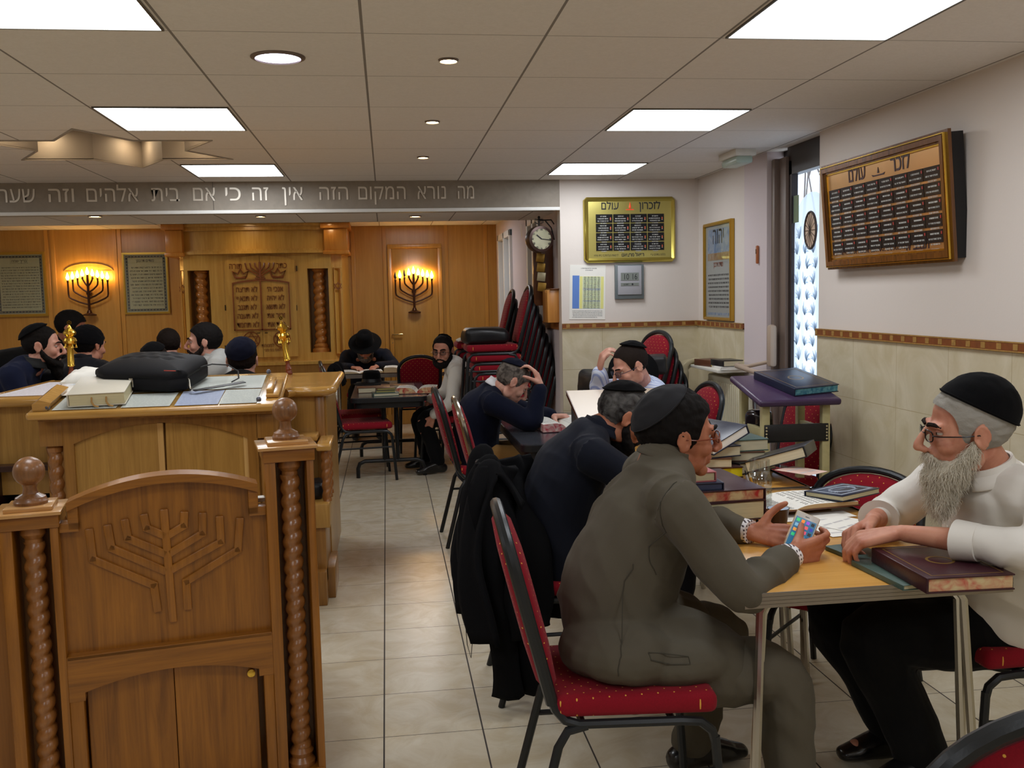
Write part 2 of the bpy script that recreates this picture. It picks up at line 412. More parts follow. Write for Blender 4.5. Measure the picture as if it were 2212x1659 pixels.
band('trim_plaques', lambda a, b_, z0, z1, d0, d1: ((XP+a, YP-.008-d1, RZ+z0), (XP+b_, YP-.008-d0, RZ+z1)), XR-XP)
# ceiling beam with the inscription
bb = MB().span((XL, YP, 2.15), (XP+.0, YP+.3, CZ+.01))
struct(bb.build('trim_beam', m_beam, smooth=0))
struct(MB().span((XL, YP-.012, 2.13), (XP, YP+.02, 2.155), .004).build('trim_beam_edge', m_white))
MB_ = MB(); MB_.span((-1.196, YP-.003, 2.155), (-1.193, YP, CZ)); struct(MB_.build('trim_joint', mat('joint_dark', (90, 84, 78), .7), smooth=0))
words_ = [('מה', 989, 1024), ('נורא', 902, 963), ('המקום', 774, 876), ('הזה', 690, 752), ('אין', 610, 654), ('זה', 545, 580), ('כי', 487, 520), ('אם', 417, 465), ('בית', 327, 388), ('אלהים', 187, 299), ('וזה', 105, 160), ('שער', -4, 76)]
bi_ = empty('beam_inscription', (0, YP, 2.2), 0, 'long row of pale Hebrew metal letters fixed along the grey ceiling beam', 'lettering')
for wd, x0, x1 in words_:
    p0 = at(x0, 418, y=YP); p1 = at(x1, 418, y=YP)
    v, f = text_geo(wd[::-1], .155, .002, 'LEFT', .0); xs = [p[0] for p in v]; wd_ = max(xs)-min(xs); sx = (p1.x-p0.x)/wd_
    MB().add(v, f, Matrix.Translation((p0.x-min(xs)*sx, -.004, .022)) @ FACE @ Matrix.Diagonal((sx, 1, 1, 1))).build('word', mat('letter_silver', (222, 214, 200), .35, metal=.2), bi_, 0)

# far wall of wood panels
g = MB(); g.mat(0).span((XL, YB, 0), (XP+.1, YB+.1, CZ+.03))
for px in (-60, 105, 118, 252, 262, 764, 832, 965, 1050):
    x_ = at(px, 600, y=YB).x; g.mat(1).span((x_-.022, YB-.012, 0), (x_+.022, YB, CZ), .003)
struct(g.build('wall_far', [m_wallwood, wood('batten', (178, 122, 46), (206, 152, 70), .3, scale=.6)], smooth=20))
wallbox('baseboard_far', (XL, YB-.02, 0), (XP, YB, .12), m_wallwood)
# door with lever handle in the far wall
x0, x1 = at(838, 600, y=YB).x, at(955, 600, y=YB).x
dt = at(870, 537, y=YB).z
g = MB(); fr = .05
g.span((x0, YB-.035, 0), (x0+fr, YB-.001, dt), .004).span((x1-fr, YB-.035, 0), (x1, YB-.001, dt), .004).span((x0, YB-.035, dt), (x1, YB-.001, dt+fr), .004)
dr = struct(g.build('door_1', wood('door_frame', (178, 122, 46), (206, 152, 70), .3, scale=.6)))
MB().span((x0+fr+.003, YB-.025, .01), (x1-fr-.003, YB-.001, dt-.003), .003).build('leaf', m_wallwood, dr)
hx = at(848, 722, y=YB); h_ = MB().span((hx.x-.02, YB-.033, hx.z-.16), (hx.x+.02, YB-.025, hx.z+.07), .003)
h_.tube([(hx.x, YB-.03, hx.z), (hx.x, YB-.075, hx.z), (hx.x+.02, YB-.08, hx.z), (hx.x+.12, YB-.08, hx.z+.002)], .009).cyl((hx.x, YB-.036, hx.z-.1), (hx.x, YB-.03, hx.z-.1), .008)
h_.build('handle', mat('handle_brass', (220, 200, 140), .2, metal=1), dr)

# glazed exit door in the right wall
m_brown = mat('door_brown', (92, 78, 68), .4); m_brownd = mat('door_dark', (44, 34, 32), .4)
g = MB()
g.span((XR+.02, 5.72, 0), (XR+.1, 5.77, 2.3)).span((XR-.0, 5.68, 0), (XR+.05, 5.72, 2.3), .005).span((XR+.03, 5.58, 0), (XR+.09, 5.68, 2.3), .004)
ex = struct(g.build('door_2', mat('door_taupe', (118, 102, 92), .45)))
g = MB().span((XR+.05, 5.54, 0), (XR+.09, 5.58, 2.27)).span((XR+.05, 5.04, 2.19), (XR+.11, 5.6, CZ)).span((XR+.05, 5.04, 0), (XR+.09, 5.08, 2.2)).span((XR+.05, 5.04, 0), (XR+.09, 5.58, .12))
g.build('sash', m_brownd, ex, 0)
MB().span((XR+.068, 5.06, .1), (XR+.072, 5.56, 2.2)).build('glass', m_glass, ex, 0)
MB().span((XR+.1, 4.95, CZ-.04), (XR+.7, 5.9, CZ+.02)).build('lintel', m_brownd, ex, 0)
MB().span((XR+.12, 4.9, 0), (XR+.3, 5.06, CZ)).build('outer_jamb', m_lav, ex, 0)
# panic bar and closer arm
g = MB().tube([(XR-.02, 5.6, 1.0), (XR-.12, 5.6, 1.0), (XR-.14, 5.62, 1.0), (XR-.14, 5.95, 1.02), (XR-.11, 6.0, 1.02)], .016)
g.box((XR-.03, 5.64, 1.16), (.05, .07, .26), .02)
g.tube([(XR-.04, 5.66, 1.06), (XR-.1, 5.85, 1.02), (XR-.13, 5.93, 1.02)], .012)
g.build('push_bar', mat('bar_beige', (178, 158, 140), .4), ex)
# patterned film on the pane: an arched sheet of feather shapes
m_film = bpy.data.materials.new('window_film'); m_film.use_nodes = True; nt = m_film.node_tree; nt.nodes.clear()
t = nt.nodes.new('ShaderNodeBsdfTranslucent'); d = nt.nodes.new('ShaderNodeBsdfTransparent'); x = nt.nodes.new('ShaderNodeMixShader'); o = nt.nodes.new('ShaderNodeOutputMaterial')
t.inputs[0].default_value = (.93, .95, .97, 1); x.inputs[0].default_value = .35; nt.links.new(t.outputs[0], x.inputs[1]); nt.links.new(d.outputs[0], x.inputs[2]); nt.links.new(x.outputs[0], o.inputs[0])
pts = [(5.09, .12), (5.53, .12), (5.53, 1.86)]+[(5.30+.23*math.cos(rad(a)), 1.86+.2*math.sin(rad(a))) for a in range(10, 171, 16)]+[(5.09, 1.86)]
fl = MB().prism(pts, XR+.0655, XR+.0665, 'x').build('window_film', m_film, ex, 0)
g = MB(); random.seed(3)
for i in range(4):
    for j in range(19):
        cy, cz = 5.13+.11*i+(.03 if j % 2 else 0), .18+.09*j
        for k in range(6):
            a = rad(35+k*20+random.uniform(-6, 6)); L2 = random.uniform(.05, .085); s_ = -1 if i % 2 else 1
            p = [(XR+.064, cy+s_*L2*t_*math.cos(a+.5*t_)*.8, cz+L2*t_*math.sin(a+.5*t_)) for t_ in (0, .3, .6, 1)]
            g.tube(p, .003, seg=4, radii=[.001, .004, .005, .001])
m_leaf = bpy.data.materials.new('film_leaf'); m_leaf.use_nodes = True; nt = m_leaf.node_tree; nt.nodes.clear(); t = nt.nodes.new('ShaderNodeBsdfTransparent'); o = nt.nodes.new('ShaderNodeOutputMaterial'); t.inputs[0].default_value = (.70, .73, .76, 1); nt.links.new(t.outputs[0], o.inputs[0])
g.build('leaf_pattern', m_leaf, fl)
MB().box((XR+.062, 5.5, 1.98), (.002, .07, .16)).build('sticker', mat('sticker_green', (120, 140, 110), .6), ex)
ck = empty('clock_reflection_disc', (XR+.055, 5.29, 1.84), 0, 'oval disc with spokes standing in for the clock reflected in the door glass', 'reflection')  # solid disc added in place of the clock's reflection in the glass
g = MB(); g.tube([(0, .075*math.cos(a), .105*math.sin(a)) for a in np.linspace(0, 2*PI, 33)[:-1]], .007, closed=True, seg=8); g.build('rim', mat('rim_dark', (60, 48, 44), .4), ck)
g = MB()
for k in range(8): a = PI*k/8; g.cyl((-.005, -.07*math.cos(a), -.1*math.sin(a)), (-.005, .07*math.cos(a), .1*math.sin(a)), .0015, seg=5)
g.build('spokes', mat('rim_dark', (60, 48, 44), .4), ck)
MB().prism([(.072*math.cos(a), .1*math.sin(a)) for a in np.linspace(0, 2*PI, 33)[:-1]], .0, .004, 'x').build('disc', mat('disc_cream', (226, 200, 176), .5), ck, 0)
# bare tree outside
random.seed(5); g = MB()
def branch(p, d, L3, r_, dep):
    q = p+d*L3; g.tube([p, (p+q)/2+Vector((0, random.uniform(-.02, .02), random.uniform(-.02, .02)))*L3*3, q], r_, seg=5, r_end=r_*.6)
    if dep:
        for k in range(3): branch(q, (d+Vector((random.uniform(-.4, .4), random.uniform(-.8, .8), random.uniform(-.5, .6)))).normalized(), L3*.72, r_*.6, dep-1)
for k in range(4): branch(Vector((5.3, 10.3+.5*k, 0)), Vector((0, random.uniform(-.1, .1), 1)).normalized(), 1.9, .025, 5)
tag(g.build('bare_tree', mat('bark', (120, 108, 102), .9)), 'bare leafless tree branches seen outside through the top of the door glass', 'tree')
mz = at(1639, 550, x=XR-.01)
tag(MB().box((XR-.02, mz.y, mz.z), (.016, .022, .115), .006).mat(1).box((XR-.029, mz.y, mz.z+.02), (.004, .008, .03), .001).build('mezuzah', [wood('mezuzah_wood', (150, 82, 40), (180, 104, 56), .4), m_menorah]), 'narrow reddish wooden mezuzah case fixed on the pale pillar', 'mezuzah')
el = empty('emergency_light', (2.18, 5.78, CZ), 0, 'white box-shaped emergency light on the ceiling corner above the exit door', 'emergency light')
MB().box((0, 0, -.02), (.13, .3, .04), .004).build('housing', m_frost, el)
MB().box((0, 0, -.06), (.11, .26, .045), .015).build('lens', mat('lens_green', (178, 196, 184), .3), el)

# ------------------------------------------------------------------ ceiling lights
def panel(x, y, z, label):
    o = empty('ceiling_light_panel', (x, y, z), 0, label, 'ceiling light', 'square light panels in the suspended ceiling')
    s_ = .2875; q = [(-s_, -s_), (s_, -s_), (s_, s_), (-s_, s_)]; r_ = [(a*.975, b_*.975) for a, b_ in q]
    MB().ring_prism(q, r_, -.006, .0, 'z').build('frame', m_greytube, o, 0)
    MB().quad((-s_*.975, -s_*.975, -.004), (s_*.975, -s_*.975, -.004), (s_*.975, s_*.975, -.004), (-s_*.975, s_*.975, -.004)).build('diffuser', m_diff, o, 0)
    return o
p_ = panel(-.947, 2.91, CZ, 'glowing ceiling light panel cut off by the top left corner of the photo')
C_ = CZ
for x, y, z, lb in [(1.453, 2.91, C_, 'large glowing ceiling light panel at the top right above the grey-suited man'),
                    (-.947, 4.71, C_, 'glowing ceiling light panel just right of and above the star recess'),
                    (1.453, 4.71, C_, 'glowing ceiling light panel left of the tilted bronze memorial board'),
                    (-.947, 6.51, C_, 'glowing ceiling light panel close to the inscribed beam, right of the star recess'),
                    (1.453, 6.51, C_, 'glowing ceiling light panel nearest the brass memorial plaque wall'),
                    (-3.15, 10.0, C_, 'thin-looking glowing ceiling light panel beyond the beam above the left sconce'),
                    (.35, 10.1, C_, 'thin-looking glowing ceiling light panel beyond the beam above the right sconce'),
                    (-.947, 1.11, C_, 'ceiling light panel behind the photographer, left column'), (1.453, 1.11, C_, 'ceiling light panel behind the photographer, right column'),
                    (-.947, -.69, C_, 'rearmost ceiling light panel behind the photographer, left column'), (1.453, -.69, C_, 'rearmost ceiling light panel behind the photographer, right column'),
                    (-3.347, 2.91, C_, 'ceiling light panel out of view at the near left'), (-3.347, 5.9, C_, 'ceiling light panel out of view at the middle left')]:
    dup(p_, (x, y, z), label=lb)
def round_light(x, y, r_, z, m_, label, rim=m_chrome):
    o = empty('ceiling_downlight', (x, y, z), 0, label, 'ceiling light')
    MB().lathe([(r_*.82, -.001), (r_*.84, -.008), (r_, -.003), (r_, 0)], seg=28, cap=False).build('rim', rim, o)
    MB().lathe([(r_*.83, -.003), (.001, -.003)], seg=28).build('bulb', m_, o, 0); return o
mrim = mat('lamp_rim', (120, 108, 100), .4, metal=.6)
round_light(-.348, 3.53, .095, CZ, m_round, 'largest round ceiling downlight, bluish white, near the top left', mrim)
for y_, lb in ((3.544, 'nearest of the three small ceiling spots in a row at top centre'), (4.757, 'middle of the three small ceiling spots in a row'), (5.94, 'farthest of the three small ceiling spots, just before the beam')):
    round_light(.253, y_, .037, CZ, m_spot, lb, mrim)
for (px, py, z, r_, lb) in [(205, 466.5, 2.15, .05, 'small twin ceiling spot under the beam at left'), (563, 466.5, 2.15, .04, 'small ceiling spot under the beam above the ark'), (897, 466.5, 2.15, .05, 'small twin ceiling spot under the beam above the right sconce'),
                            (262, 478, CZ, .05, 'tiny far ceiling spot beside the left rear light panel'), (523, 477, CZ, .1, 'round far downlight above the left side of the ark'), (705, 477.5, CZ, .05, 'tiny far ceiling spot above the right side of the ark')]:
    p = at(px, py, z=z); round_light(p.x, p.y, r_, z, m_spot, lb, mrim)
# ================================================================== THINGS ON THE WALLS
random.seed(11)
def scribble(g, x0, x1, z, h, y=-.003, fill=1.0, dy=.0006, gap=.35):
    """a line of small unreadable writing as little ink strokes in the x-z plane"""
    x = x1
    end = x1-(x1-x0)*fill
    while x > end+h:
        n = random.randint(2, 6)
        for k in range(n):
            wd_ = h*random.uniform(.35, .75)
            if x-wd_ < end: break
            t = random.random(); th = h*.2
            g.span((x-wd_, y-dy, z+h-th), (x, y, z+h))
            if t < .6: g.span((x-th, y-dy, z), (x, y, z+h))
            if t > .35: g.span((x-wd_, y-dy, z), (x-wd_+th, y, z+h*.8))
            if t > .7: g.span((x-wd_, y-dy, z), (x, y, z+th))
            x -= wd_+h*.12
        x -= h*gap
def frame_ring(W, H, fw, y0, y1, inset=0):
    o = [(-W/2, -H/2), (W/2, -H/2), (W/2, H/2), (-W/2, H/2)]; i = [(a*(W-2*fw)/W, b_*(H-2*fw)/H) for a, b_ in o]
    return o, i
# --- brass memorial plaque 'לזכרון עולם'
A = at(1260, 425, y=YP-.02); B = at(1460, 565, y=YP-.02)
W_, H_ = B.x-A.x, .525*(B.x-A.x)/.73 if False else A.z-at(1262, 568, y=YP-.02).z
cx, cz = (A.x+B.x)/2, (A.z+at(1262, 568, y=YP-.02).z)/2
pq = empty('memorial_plaque', (cx, YP-.001, cz-.002), 0, 'shiny brass memorial plaque with sixteen black name plates above the digital clock', 'plaque')
g = MB(); o_ = [(x*W_/2, z*H_/2) for x, z in [(-1, -.9), (-.93, -1), (.93, -1), (1, -.9), (1, .9), (.93, 1), (-.93, 1), (-1, .9)]]
i_ = [(x*(W_/2-.035), z*(H_/2-.035)) for x, z in [(-1, -1), (-.99, -1), (.99, -1), (1, -1), (1, 1), (.99, 1), (-.99, 1), (-1, 1)]]
md = [((a[0]+b_[0])/2, (a[1]+b_[1])/2) for a, b_ in zip(o_, i_)]
n8 = 8; v = [(x, 0, z) for x, z in o_]+[(x*.99, -.022, z*.99) for x, z in o_]+[(x, -.032, z) for x, z in md]+[(x, -.022, z) for x, z in i_]+[(x, 0, z) for x, z in i_]
f = []
for r_ in range(4):
    for k in range(8): f.append((r_*8+k, r_*8+(k+1) % 8, (r_+1)*8+(k+1) % 8, (r_+1)*8+k))
g.add(v, f).build('frame', m_brass, pq, 50)
MB().span((-W_/2+.03, -.02, -H_/2+.03), (W_/2-.03, 0, H_/2-.03)).build('brass_sheet', mat('brass_sheet', (204, 192, 112), .3, metal=.85), pq, 0)
iw, ih = W_-.07, H_-.07
g = MB(); g.text('לזכרון', .085, F_(iw*.24, -.0205, ih*.36), .001, 'CENTER', True, .8, .001).text('עולם', .085, F_(-iw*.24, -.0205, ih*.36), .001, 'CENTER', True, .8, .001)
g.text('רפאל מרציאנו', .036, F_(.02, -.0205, -ih*.475), .0006, 'CENTER', True, .85, .001)
g.text('הלוח נתרם ע״י', .024, F_(iw*.335, -.0205, -ih*.47), .0004, 'CENTER', True, .8).text('לרפואת והצלחת בני ביתו שיחיו', .024, F_(-iw*.29, -.0205, -ih*.47), .0004, 'CENTER', True, .62)
g.build('lettering', m_ink, pq, 0)
g = MB(); g.span((-.03, -.024, ih*.375-.012), (.03, -.02, ih*.375-.006)); g.lathe([(.001, 0), (.009, .01), (.006, .025), (.001, .05)], (0, -.026, ih*.365), 10)
g.build('lamp_emblem', mat('lamp_red', (170, 40, 30), .3, emit=(255, 90, 50), estr=.5), pq)
cw, ch = iw*.83/4, ih*.66/4; proto = None
for r_ in range(4):
    for c in range(4):
        lit = (r_, c) in ((0, 0), (0, 1), (0, 2), (3, 2))
        g = MB(); X0 = -iw*.415+c*cw; Z1 = ih*.28-r_*ch
        g.mat(0).span((X0+.003, -.024, Z1-ch+.004), (X0+cw-.003, -.019, Z1-.002))
        g.mat(1)
        for q in range(4): scribble(g, X0+.012+(.02 if q in (0, 3) else 0), X0+cw-.035-(.015 if q in (0, 3) else 0), Z1-.022-q*.017, .0075, -.0242)
        g.mat(1).cyl((X0+cw-.018, -.025, Z1-ch+.022), (X0+cw-.018, -.025, Z1-.045), .0045, seg=6); g.mat(2).ell((X0+cw-.018, -.0255, Z1-.035), (.005, .003, .011), 8, 6)
        g.build('name_plate', [mat('plate_black', (22, 22, 24), .25), mat('engraving', (206, 206, 200), .5), mat('candle_red', (190, 90, 60), .4)], pq, 0)
# --- big bronze memorial board on the right wall (leans forward at the top)
yl = at(1812, 500, x=XR).y; yr = at(2092, 500, x=XR).y
zt, zb = at(1812, 348, x=XR-.08).z, at(1810, 580, x=XR-.03).z
W_ = yl-yr; H_ = zt-zb
pq = empty('memorial_board', (XR-.005, (yl+yr)/2, (zt+zb)/2), 0, 'large wood-framed bronze memorial board with forty name plates, leaning off the right wall', 'plaque')
pq.rotation_euler = (rad(4.5), 0, rad(-90))
q = [(-W_/2, -H_/2), (W_/2, -H_/2), (W_/2, H_/2), (-W_/2, H_/2)]
def sc_(q, e): return [(x-math.copysign(e, x), z-math.copysign(e, z)) for x, z in q]
MB().span((-W_/2+.012, -.07, -H_/2+.012), (W_/2-.012, 0, H_/2-.012)).build('box_back', m_black, pq, 0)
g = MB(); f1 = wood('walnut_frame', (72, 40, 14), (124, 76, 30), .2, coat=.6)
g.mat(0).ring_prism(q, sc_(q, .012), -.075, -.06, 'y'); g.mat(1).ring_prism(sc_(q, .012), sc_(q, .016), -.09, -.06)
g.mat(0).ring_prism(sc_(q, .016), sc_(q, .05), -.082, -.06); g.mat(0).ring_prism(sc_(q, .02), sc_(q, .042), -.092, -.08); g.mat(1).ring_prism(sc_(q, .05), sc_(q, .058), -.078, -.06)
g.build('frame', [f1, m_gold], pq, 30)
m_bronze = mat('bronze_sheet', (216, 172, 118), .28, metal=.8, var=.12, vscale=3)
MB().span((-W_/2+.05, -.072, -H_/2+.05), (W_/2-.05, -.06, H_/2-.05)).build('bronze_sheet', m_bronze, pq, 0)
iw, ih = W_-.12, H_-.12
g = MB(); mi_ = mat('letter_brown', (58, 30, 30), .5)
g.text('לזכר', .1, F_(iw*.19, -.073, ih*.365), .001, 'CENTER', True, .85, .001).text('עולם', .1, F_(-iw*.2, -.073, ih*.365), .001, 'CENTER', True, .85, .001)
g.text('תנצב״ה', .075, F_(iw*.29, -.073, -ih*.49), .001, 'CENTER', True, .8, .0008).text('A LA MEMOIRE DE MOCHE BEN MAZAL BOUZAGLO', .032, F_(-iw*.13, -.073, -ih*.475), .0004)
g.prism([(-.05, ih*.36), (.05, ih*.36), (.06, ih*.385), (.035, ih*.375), (-.035, ih*.375), (-.06, ih*.385)], -.074, -.072); g.prism([(-.008, ih*.39), (.008, ih*.39), (.0, ih*.455)], -.074, -.072)
g.build('lettering', mi_, pq, 0)
cw, ch = iw*.985/8, ih*.79/5
for r_ in range(5):
    for c in range(8):
        X0 = -iw*.4925+c*cw; Z1 = ih*.335-r_*ch; g = MB()
        g.mat(0).box((X0+cw/2, -.0735, Z1-ch/2), (cw-.008, .004, ch-.011), 0)
        g.mat(1)
        for k, (ins) in enumerate((.035, .012, .03, .045)): scribble(g, X0+.008+ins*.5, X0+cw-.012-ins*.5, Z1-.026-k*.022, .007, -.0757, dy=.0004)
        g.mat(2).box((X0+cw-.013, -.0758, Z1-.02), (.009, .001, .012))
        g.build('name_plate', [mat('plate_dark', (34, 34, 38), .2), mat('engraving', (206, 206, 200), .5), mat('plate_red', (170, 50, 44), .4)], pq, 0)
# --- digital clock
A = at(1328, 572, y=YP-.02); B = at(1391, 645, y=YP-.02)
dc = empty('digital_clock', ((A.x+B.x)/2, YP-.001, (A.z+B.z)/2), 0, 'grey rectangular digital wall clock reading 10 16 under the brass plaque', 'clock')
w2, h2 = (B.x-A.x)/2, (A.z-B.z)/2
MB().box((0, -.012, 0), (2*w2, .024, 2*h2), .003).build('case', mat('clock_grey', (104, 112, 114), .4), dc)
MB().box((0, -.027, .012), (2*w2*.82, .008, 2*h2*.84), .002).build('front_plate', mat('clock_silver', (168, 168, 174), .35), dc)
g = MB().box((0, -.032, h2*.3), (2*w2*.62, .003, .058)).box((0, -.032, -h2*.15), (2*w2*.62, .003, .022))
ds = g.build('display', mat('lcd', (124, 130, 124), .3), dc, 0)
g = MB().text('10', .062, F_(-.028, -.0338, h2*.3-.022), .0003, 'CENTER', False, .75).text('16', .062, F_(.035, -.0338, h2*.3-.022), .0003, 'CENTER', False, .75)
g.lathe([(.007, 0), (.007, .001)], (0, 0, 0), 14, M=F_(.02, -.0336, -h2*.15)); scribble(g, -.06, -.01, -h2*.15-.005, .009, -.0336)
g.build('digits', m_ink, ds, 0)
# --- timetable sheet
A = at(1228, 573, y=YP-.005); B = at(1310, 689, y=YP-.005); pw, ph = B.x-A.x-.01, A.z-B.z
tt = empty('timetable_sheet', ((A.x+B.x)/2, YP-.001, (A.z+B.z)/2), 0, 'white paper timetable with blue and yellow columns taped left of the digital clock', 'notice')
tt.rotation_euler = (0, rad(1.5), 0)
MB().span((-pw/2, -.002, -ph/2), (pw/2, 0, ph/2)).build('sheet', m_paper, tt, 0)
g = MB(); cb, cy_, cg, cl = 0, 1, 2, 3
x0 = -pw*.42; zt_ = ph*.29; zb_ = -ph*.3
g.mat(0).span((x0, -.0028, zb_), (x0+pw*.19, -.002, zt_+.006)); g.mat(1).span((x0+pw*.2, -.0028, zb_), (x0+pw*.28, -.002, zt_)); g.mat(1).span((x0+pw*.79, -.0028, zb_), (x0+pw*.87, -.002, zt_))
for k in range(26):
    z_ = zb_+(zt_-zb_)*k/26; g.mat(2 if k not in (15, 16, 6) else 0).span((x0+pw*.29, -.0028, z_), (x0+pw*.78, -.002, z_+(zt_-zb_)/26*.5))
    g.mat(1).span((x0+pw*.29, -.0027, z_+(zt_-zb_)/52), (x0+pw*.78, -.002, z_+(zt_-zb_)/26))
    for c in range(5): g.mat(3); scribble(g, x0+pw*(.31+.095*c), x0+pw*(.37+.095*c), z_+.002, .005, -.0029)
g.mat(3)
for k in range(5): scribble(g, -pw*.42, pw*.42-(.04 if k == 4 else 0), -ph*.35-k*.012, .005, -.0021)
for k in range(2): scribble(g, -pw*.2+k*.03, pw*.25-k*.03, ph*.43-k*.014, .006, -.0021)
g.build('printed_table', [mat('print_blue', (96, 134, 204), .8), mat('print_yellow', (226, 224, 140), .8), mat('print_bluegreen', (160, 186, 190), .8), mat('print_ink', (90, 90, 100), .8)], tt, 0)
# --- framed prayers
def framed(name, label, cx, cz, W_, H_, loc, rz, mf, mb, fw=.022, title=None, lines=12, border=None, art=False, glassy=True, ink=m_ink):
    o = empty(name, loc, rz, label, 'framed text')
    q = [(-W_/2, -H_/2), (W_/2, -H_/2), (W_/2, H_/2), (-W_/2, H_/2)]
    MB().ring_prism(q, sc_(q, fw), -.026, 0).ring_prism(sc_(q, fw*.3), sc_(q, fw*.7), -.031, -.02).build('frame', mf, o, 30)
    MB().span((-W_/2+fw*.8, -.012, -H_/2+fw*.8), (W_/2-fw*.8, 0, H_/2-fw*.8)).build('sheet', mb, o, 0)
    iw, ih = W_-2*fw, H_-2*fw; g = MB()
    if border:
        g.mat(1); q2 = sc_(q, fw+.012); g.ring_prism(q2, sc_(q2, .024), -.0132, -.0122)
        g.mat(2)
        for t in np.arange(-ih/2+.03, ih/2-.02, .035):
            for s_ in (-1, 1): g.box((s_*(iw/2-.024), -.0134, t), (.012, .0006, .016))
        for t in np.arange(-iw/2+.04, iw/2-.03, .035):
            for s_ in (-1, 1): g.box((t, -.0134, s_*(ih/2-.024)), (.016, .0006, .012))
    zt_ = ih*.40
    if title: g.mat(0).text(title, .045, F_(0, -.0135, ih*.5-.085), .0004, 'CENTER', True, .9, .0006)
    if title and border == 'box':
        tq = [(-.09, ih*.5-.1), (.09, ih*.5-.1), (.09, ih*.5-.04), (-.09, ih*.5-.04)]; g.ring_prism(tq, [(x*.98, z+(.002 if z < ih*.5-.07 else -.002)) for x, z in tq], -.0135, -.013)
    z0 = ih*.5-.13 if not art else -ih*.02; z1 = -ih*.5+.06; hh = (z0-z1)/lines; g.mat(0)
    for k in range(lines):
        scribble(g, -iw*.5+.05, iw*.5-.05, z0-(k+1)*hh+hh*.3, hh*.42, -.0135, 1, gap=.5)
    g.build('writing', [ink, mat('border_dark', (60, 66, 66), .6), mat('border_pale', (176, 164, 110), .6)], o, 0)
    if glassy: MB().span((-W_/2+fw, -.016, -H_/2+fw), (W_/2-fw, -.0155, H_/2-fw)).build('glass_cover', m_lens, o, 0)
    return o, iw, ih
def on_far(x0, y0, x1, y1): a = at(x0, y0, y=YB-.03); b_ = at(x1, y1, y=YB-.03); return (a.x+b_.x)/2, (a.z+b_.z)/2, b_.x-a.x, a.z-b_.z
m_cream = mat('parchment', (238, 232, 176), .6)
x_, z_, w2, h2 = on_far(-20, 545, 105, 683)
framed('framed_prayer', 'gold-framed parchment prayer sheet at the far left of the wooden wall', 0, 0, w2, h2, (x_, YB, z_), 0, m_goldframe, m_cream, .03, 'בריך שמה', 16, 'box', ink=mat('faded_ink', (110, 100, 70), .7))
x_, z_, w2, h2 = on_far(262, 546, 368, 677)
framed('framed_prayer', 'thin gold-framed prayer sheet between the left menorah sconce and the ark', 0, 0, w2, h2, (x_, YB, z_), 0, m_goldframe, m_cream, .022, 'מודים דרבנן', 12, 'plain', ink=mat('faded_ink', (110, 100, 70), .7))
# tall framed prayer on the short side wall
ya, yb2 = at(1527, 580, x=XR).y, at(1587, 580, x=XR).y; zt_, zb_ = at(1556, 478, x=XR-.01).z, at(1556, 692, x=XR-.01).z
o, iw, ih = framed('framed_prayer', 'tall narrow gold-framed coloured prayer sheet right of the brass plaque', 0, 0, ya-yb2, zt_-zb_, (XR-.002, (ya+yb2)/2, (zt_+zb_)/2), rad(-90), m_goldframe, mat('sheet_grey_white', (222, 218, 204), .6), .022, None, 9, None, True)
g = MB(); g.mat(0).span((-iw*.42, -.0128, ih*.2), (iw*.42, -.012, ih*.46)); g.mat(1).span((-iw*.42, -.0128, ih*.12), (iw*.42, -.012, ih*.2))
g.mat(2).text('יהוה', .17, F_(0, -.013, ih*.3), .0004, 'CENTER', True, .8, .0008); g.mat(3).text('מודים דרבנן', .05, F_(0, -.013, ih*.05), .0004, 'CENTER', True, .8, .001)
g.mat(0).span((-iw*.42, -.0126, -ih*.48), (iw*.42, -.012, -ih*.45))
g.build('painted_heading', [mat('sky_blue', (150, 178, 214), .6, col2=(214, 220, 226), vscale=22), mat('wall_orange', (206, 150, 96), .6, col2=(222, 196, 150), vscale=25), m_ink, mat('title_red', (180, 90, 50), .6)], o, 0)
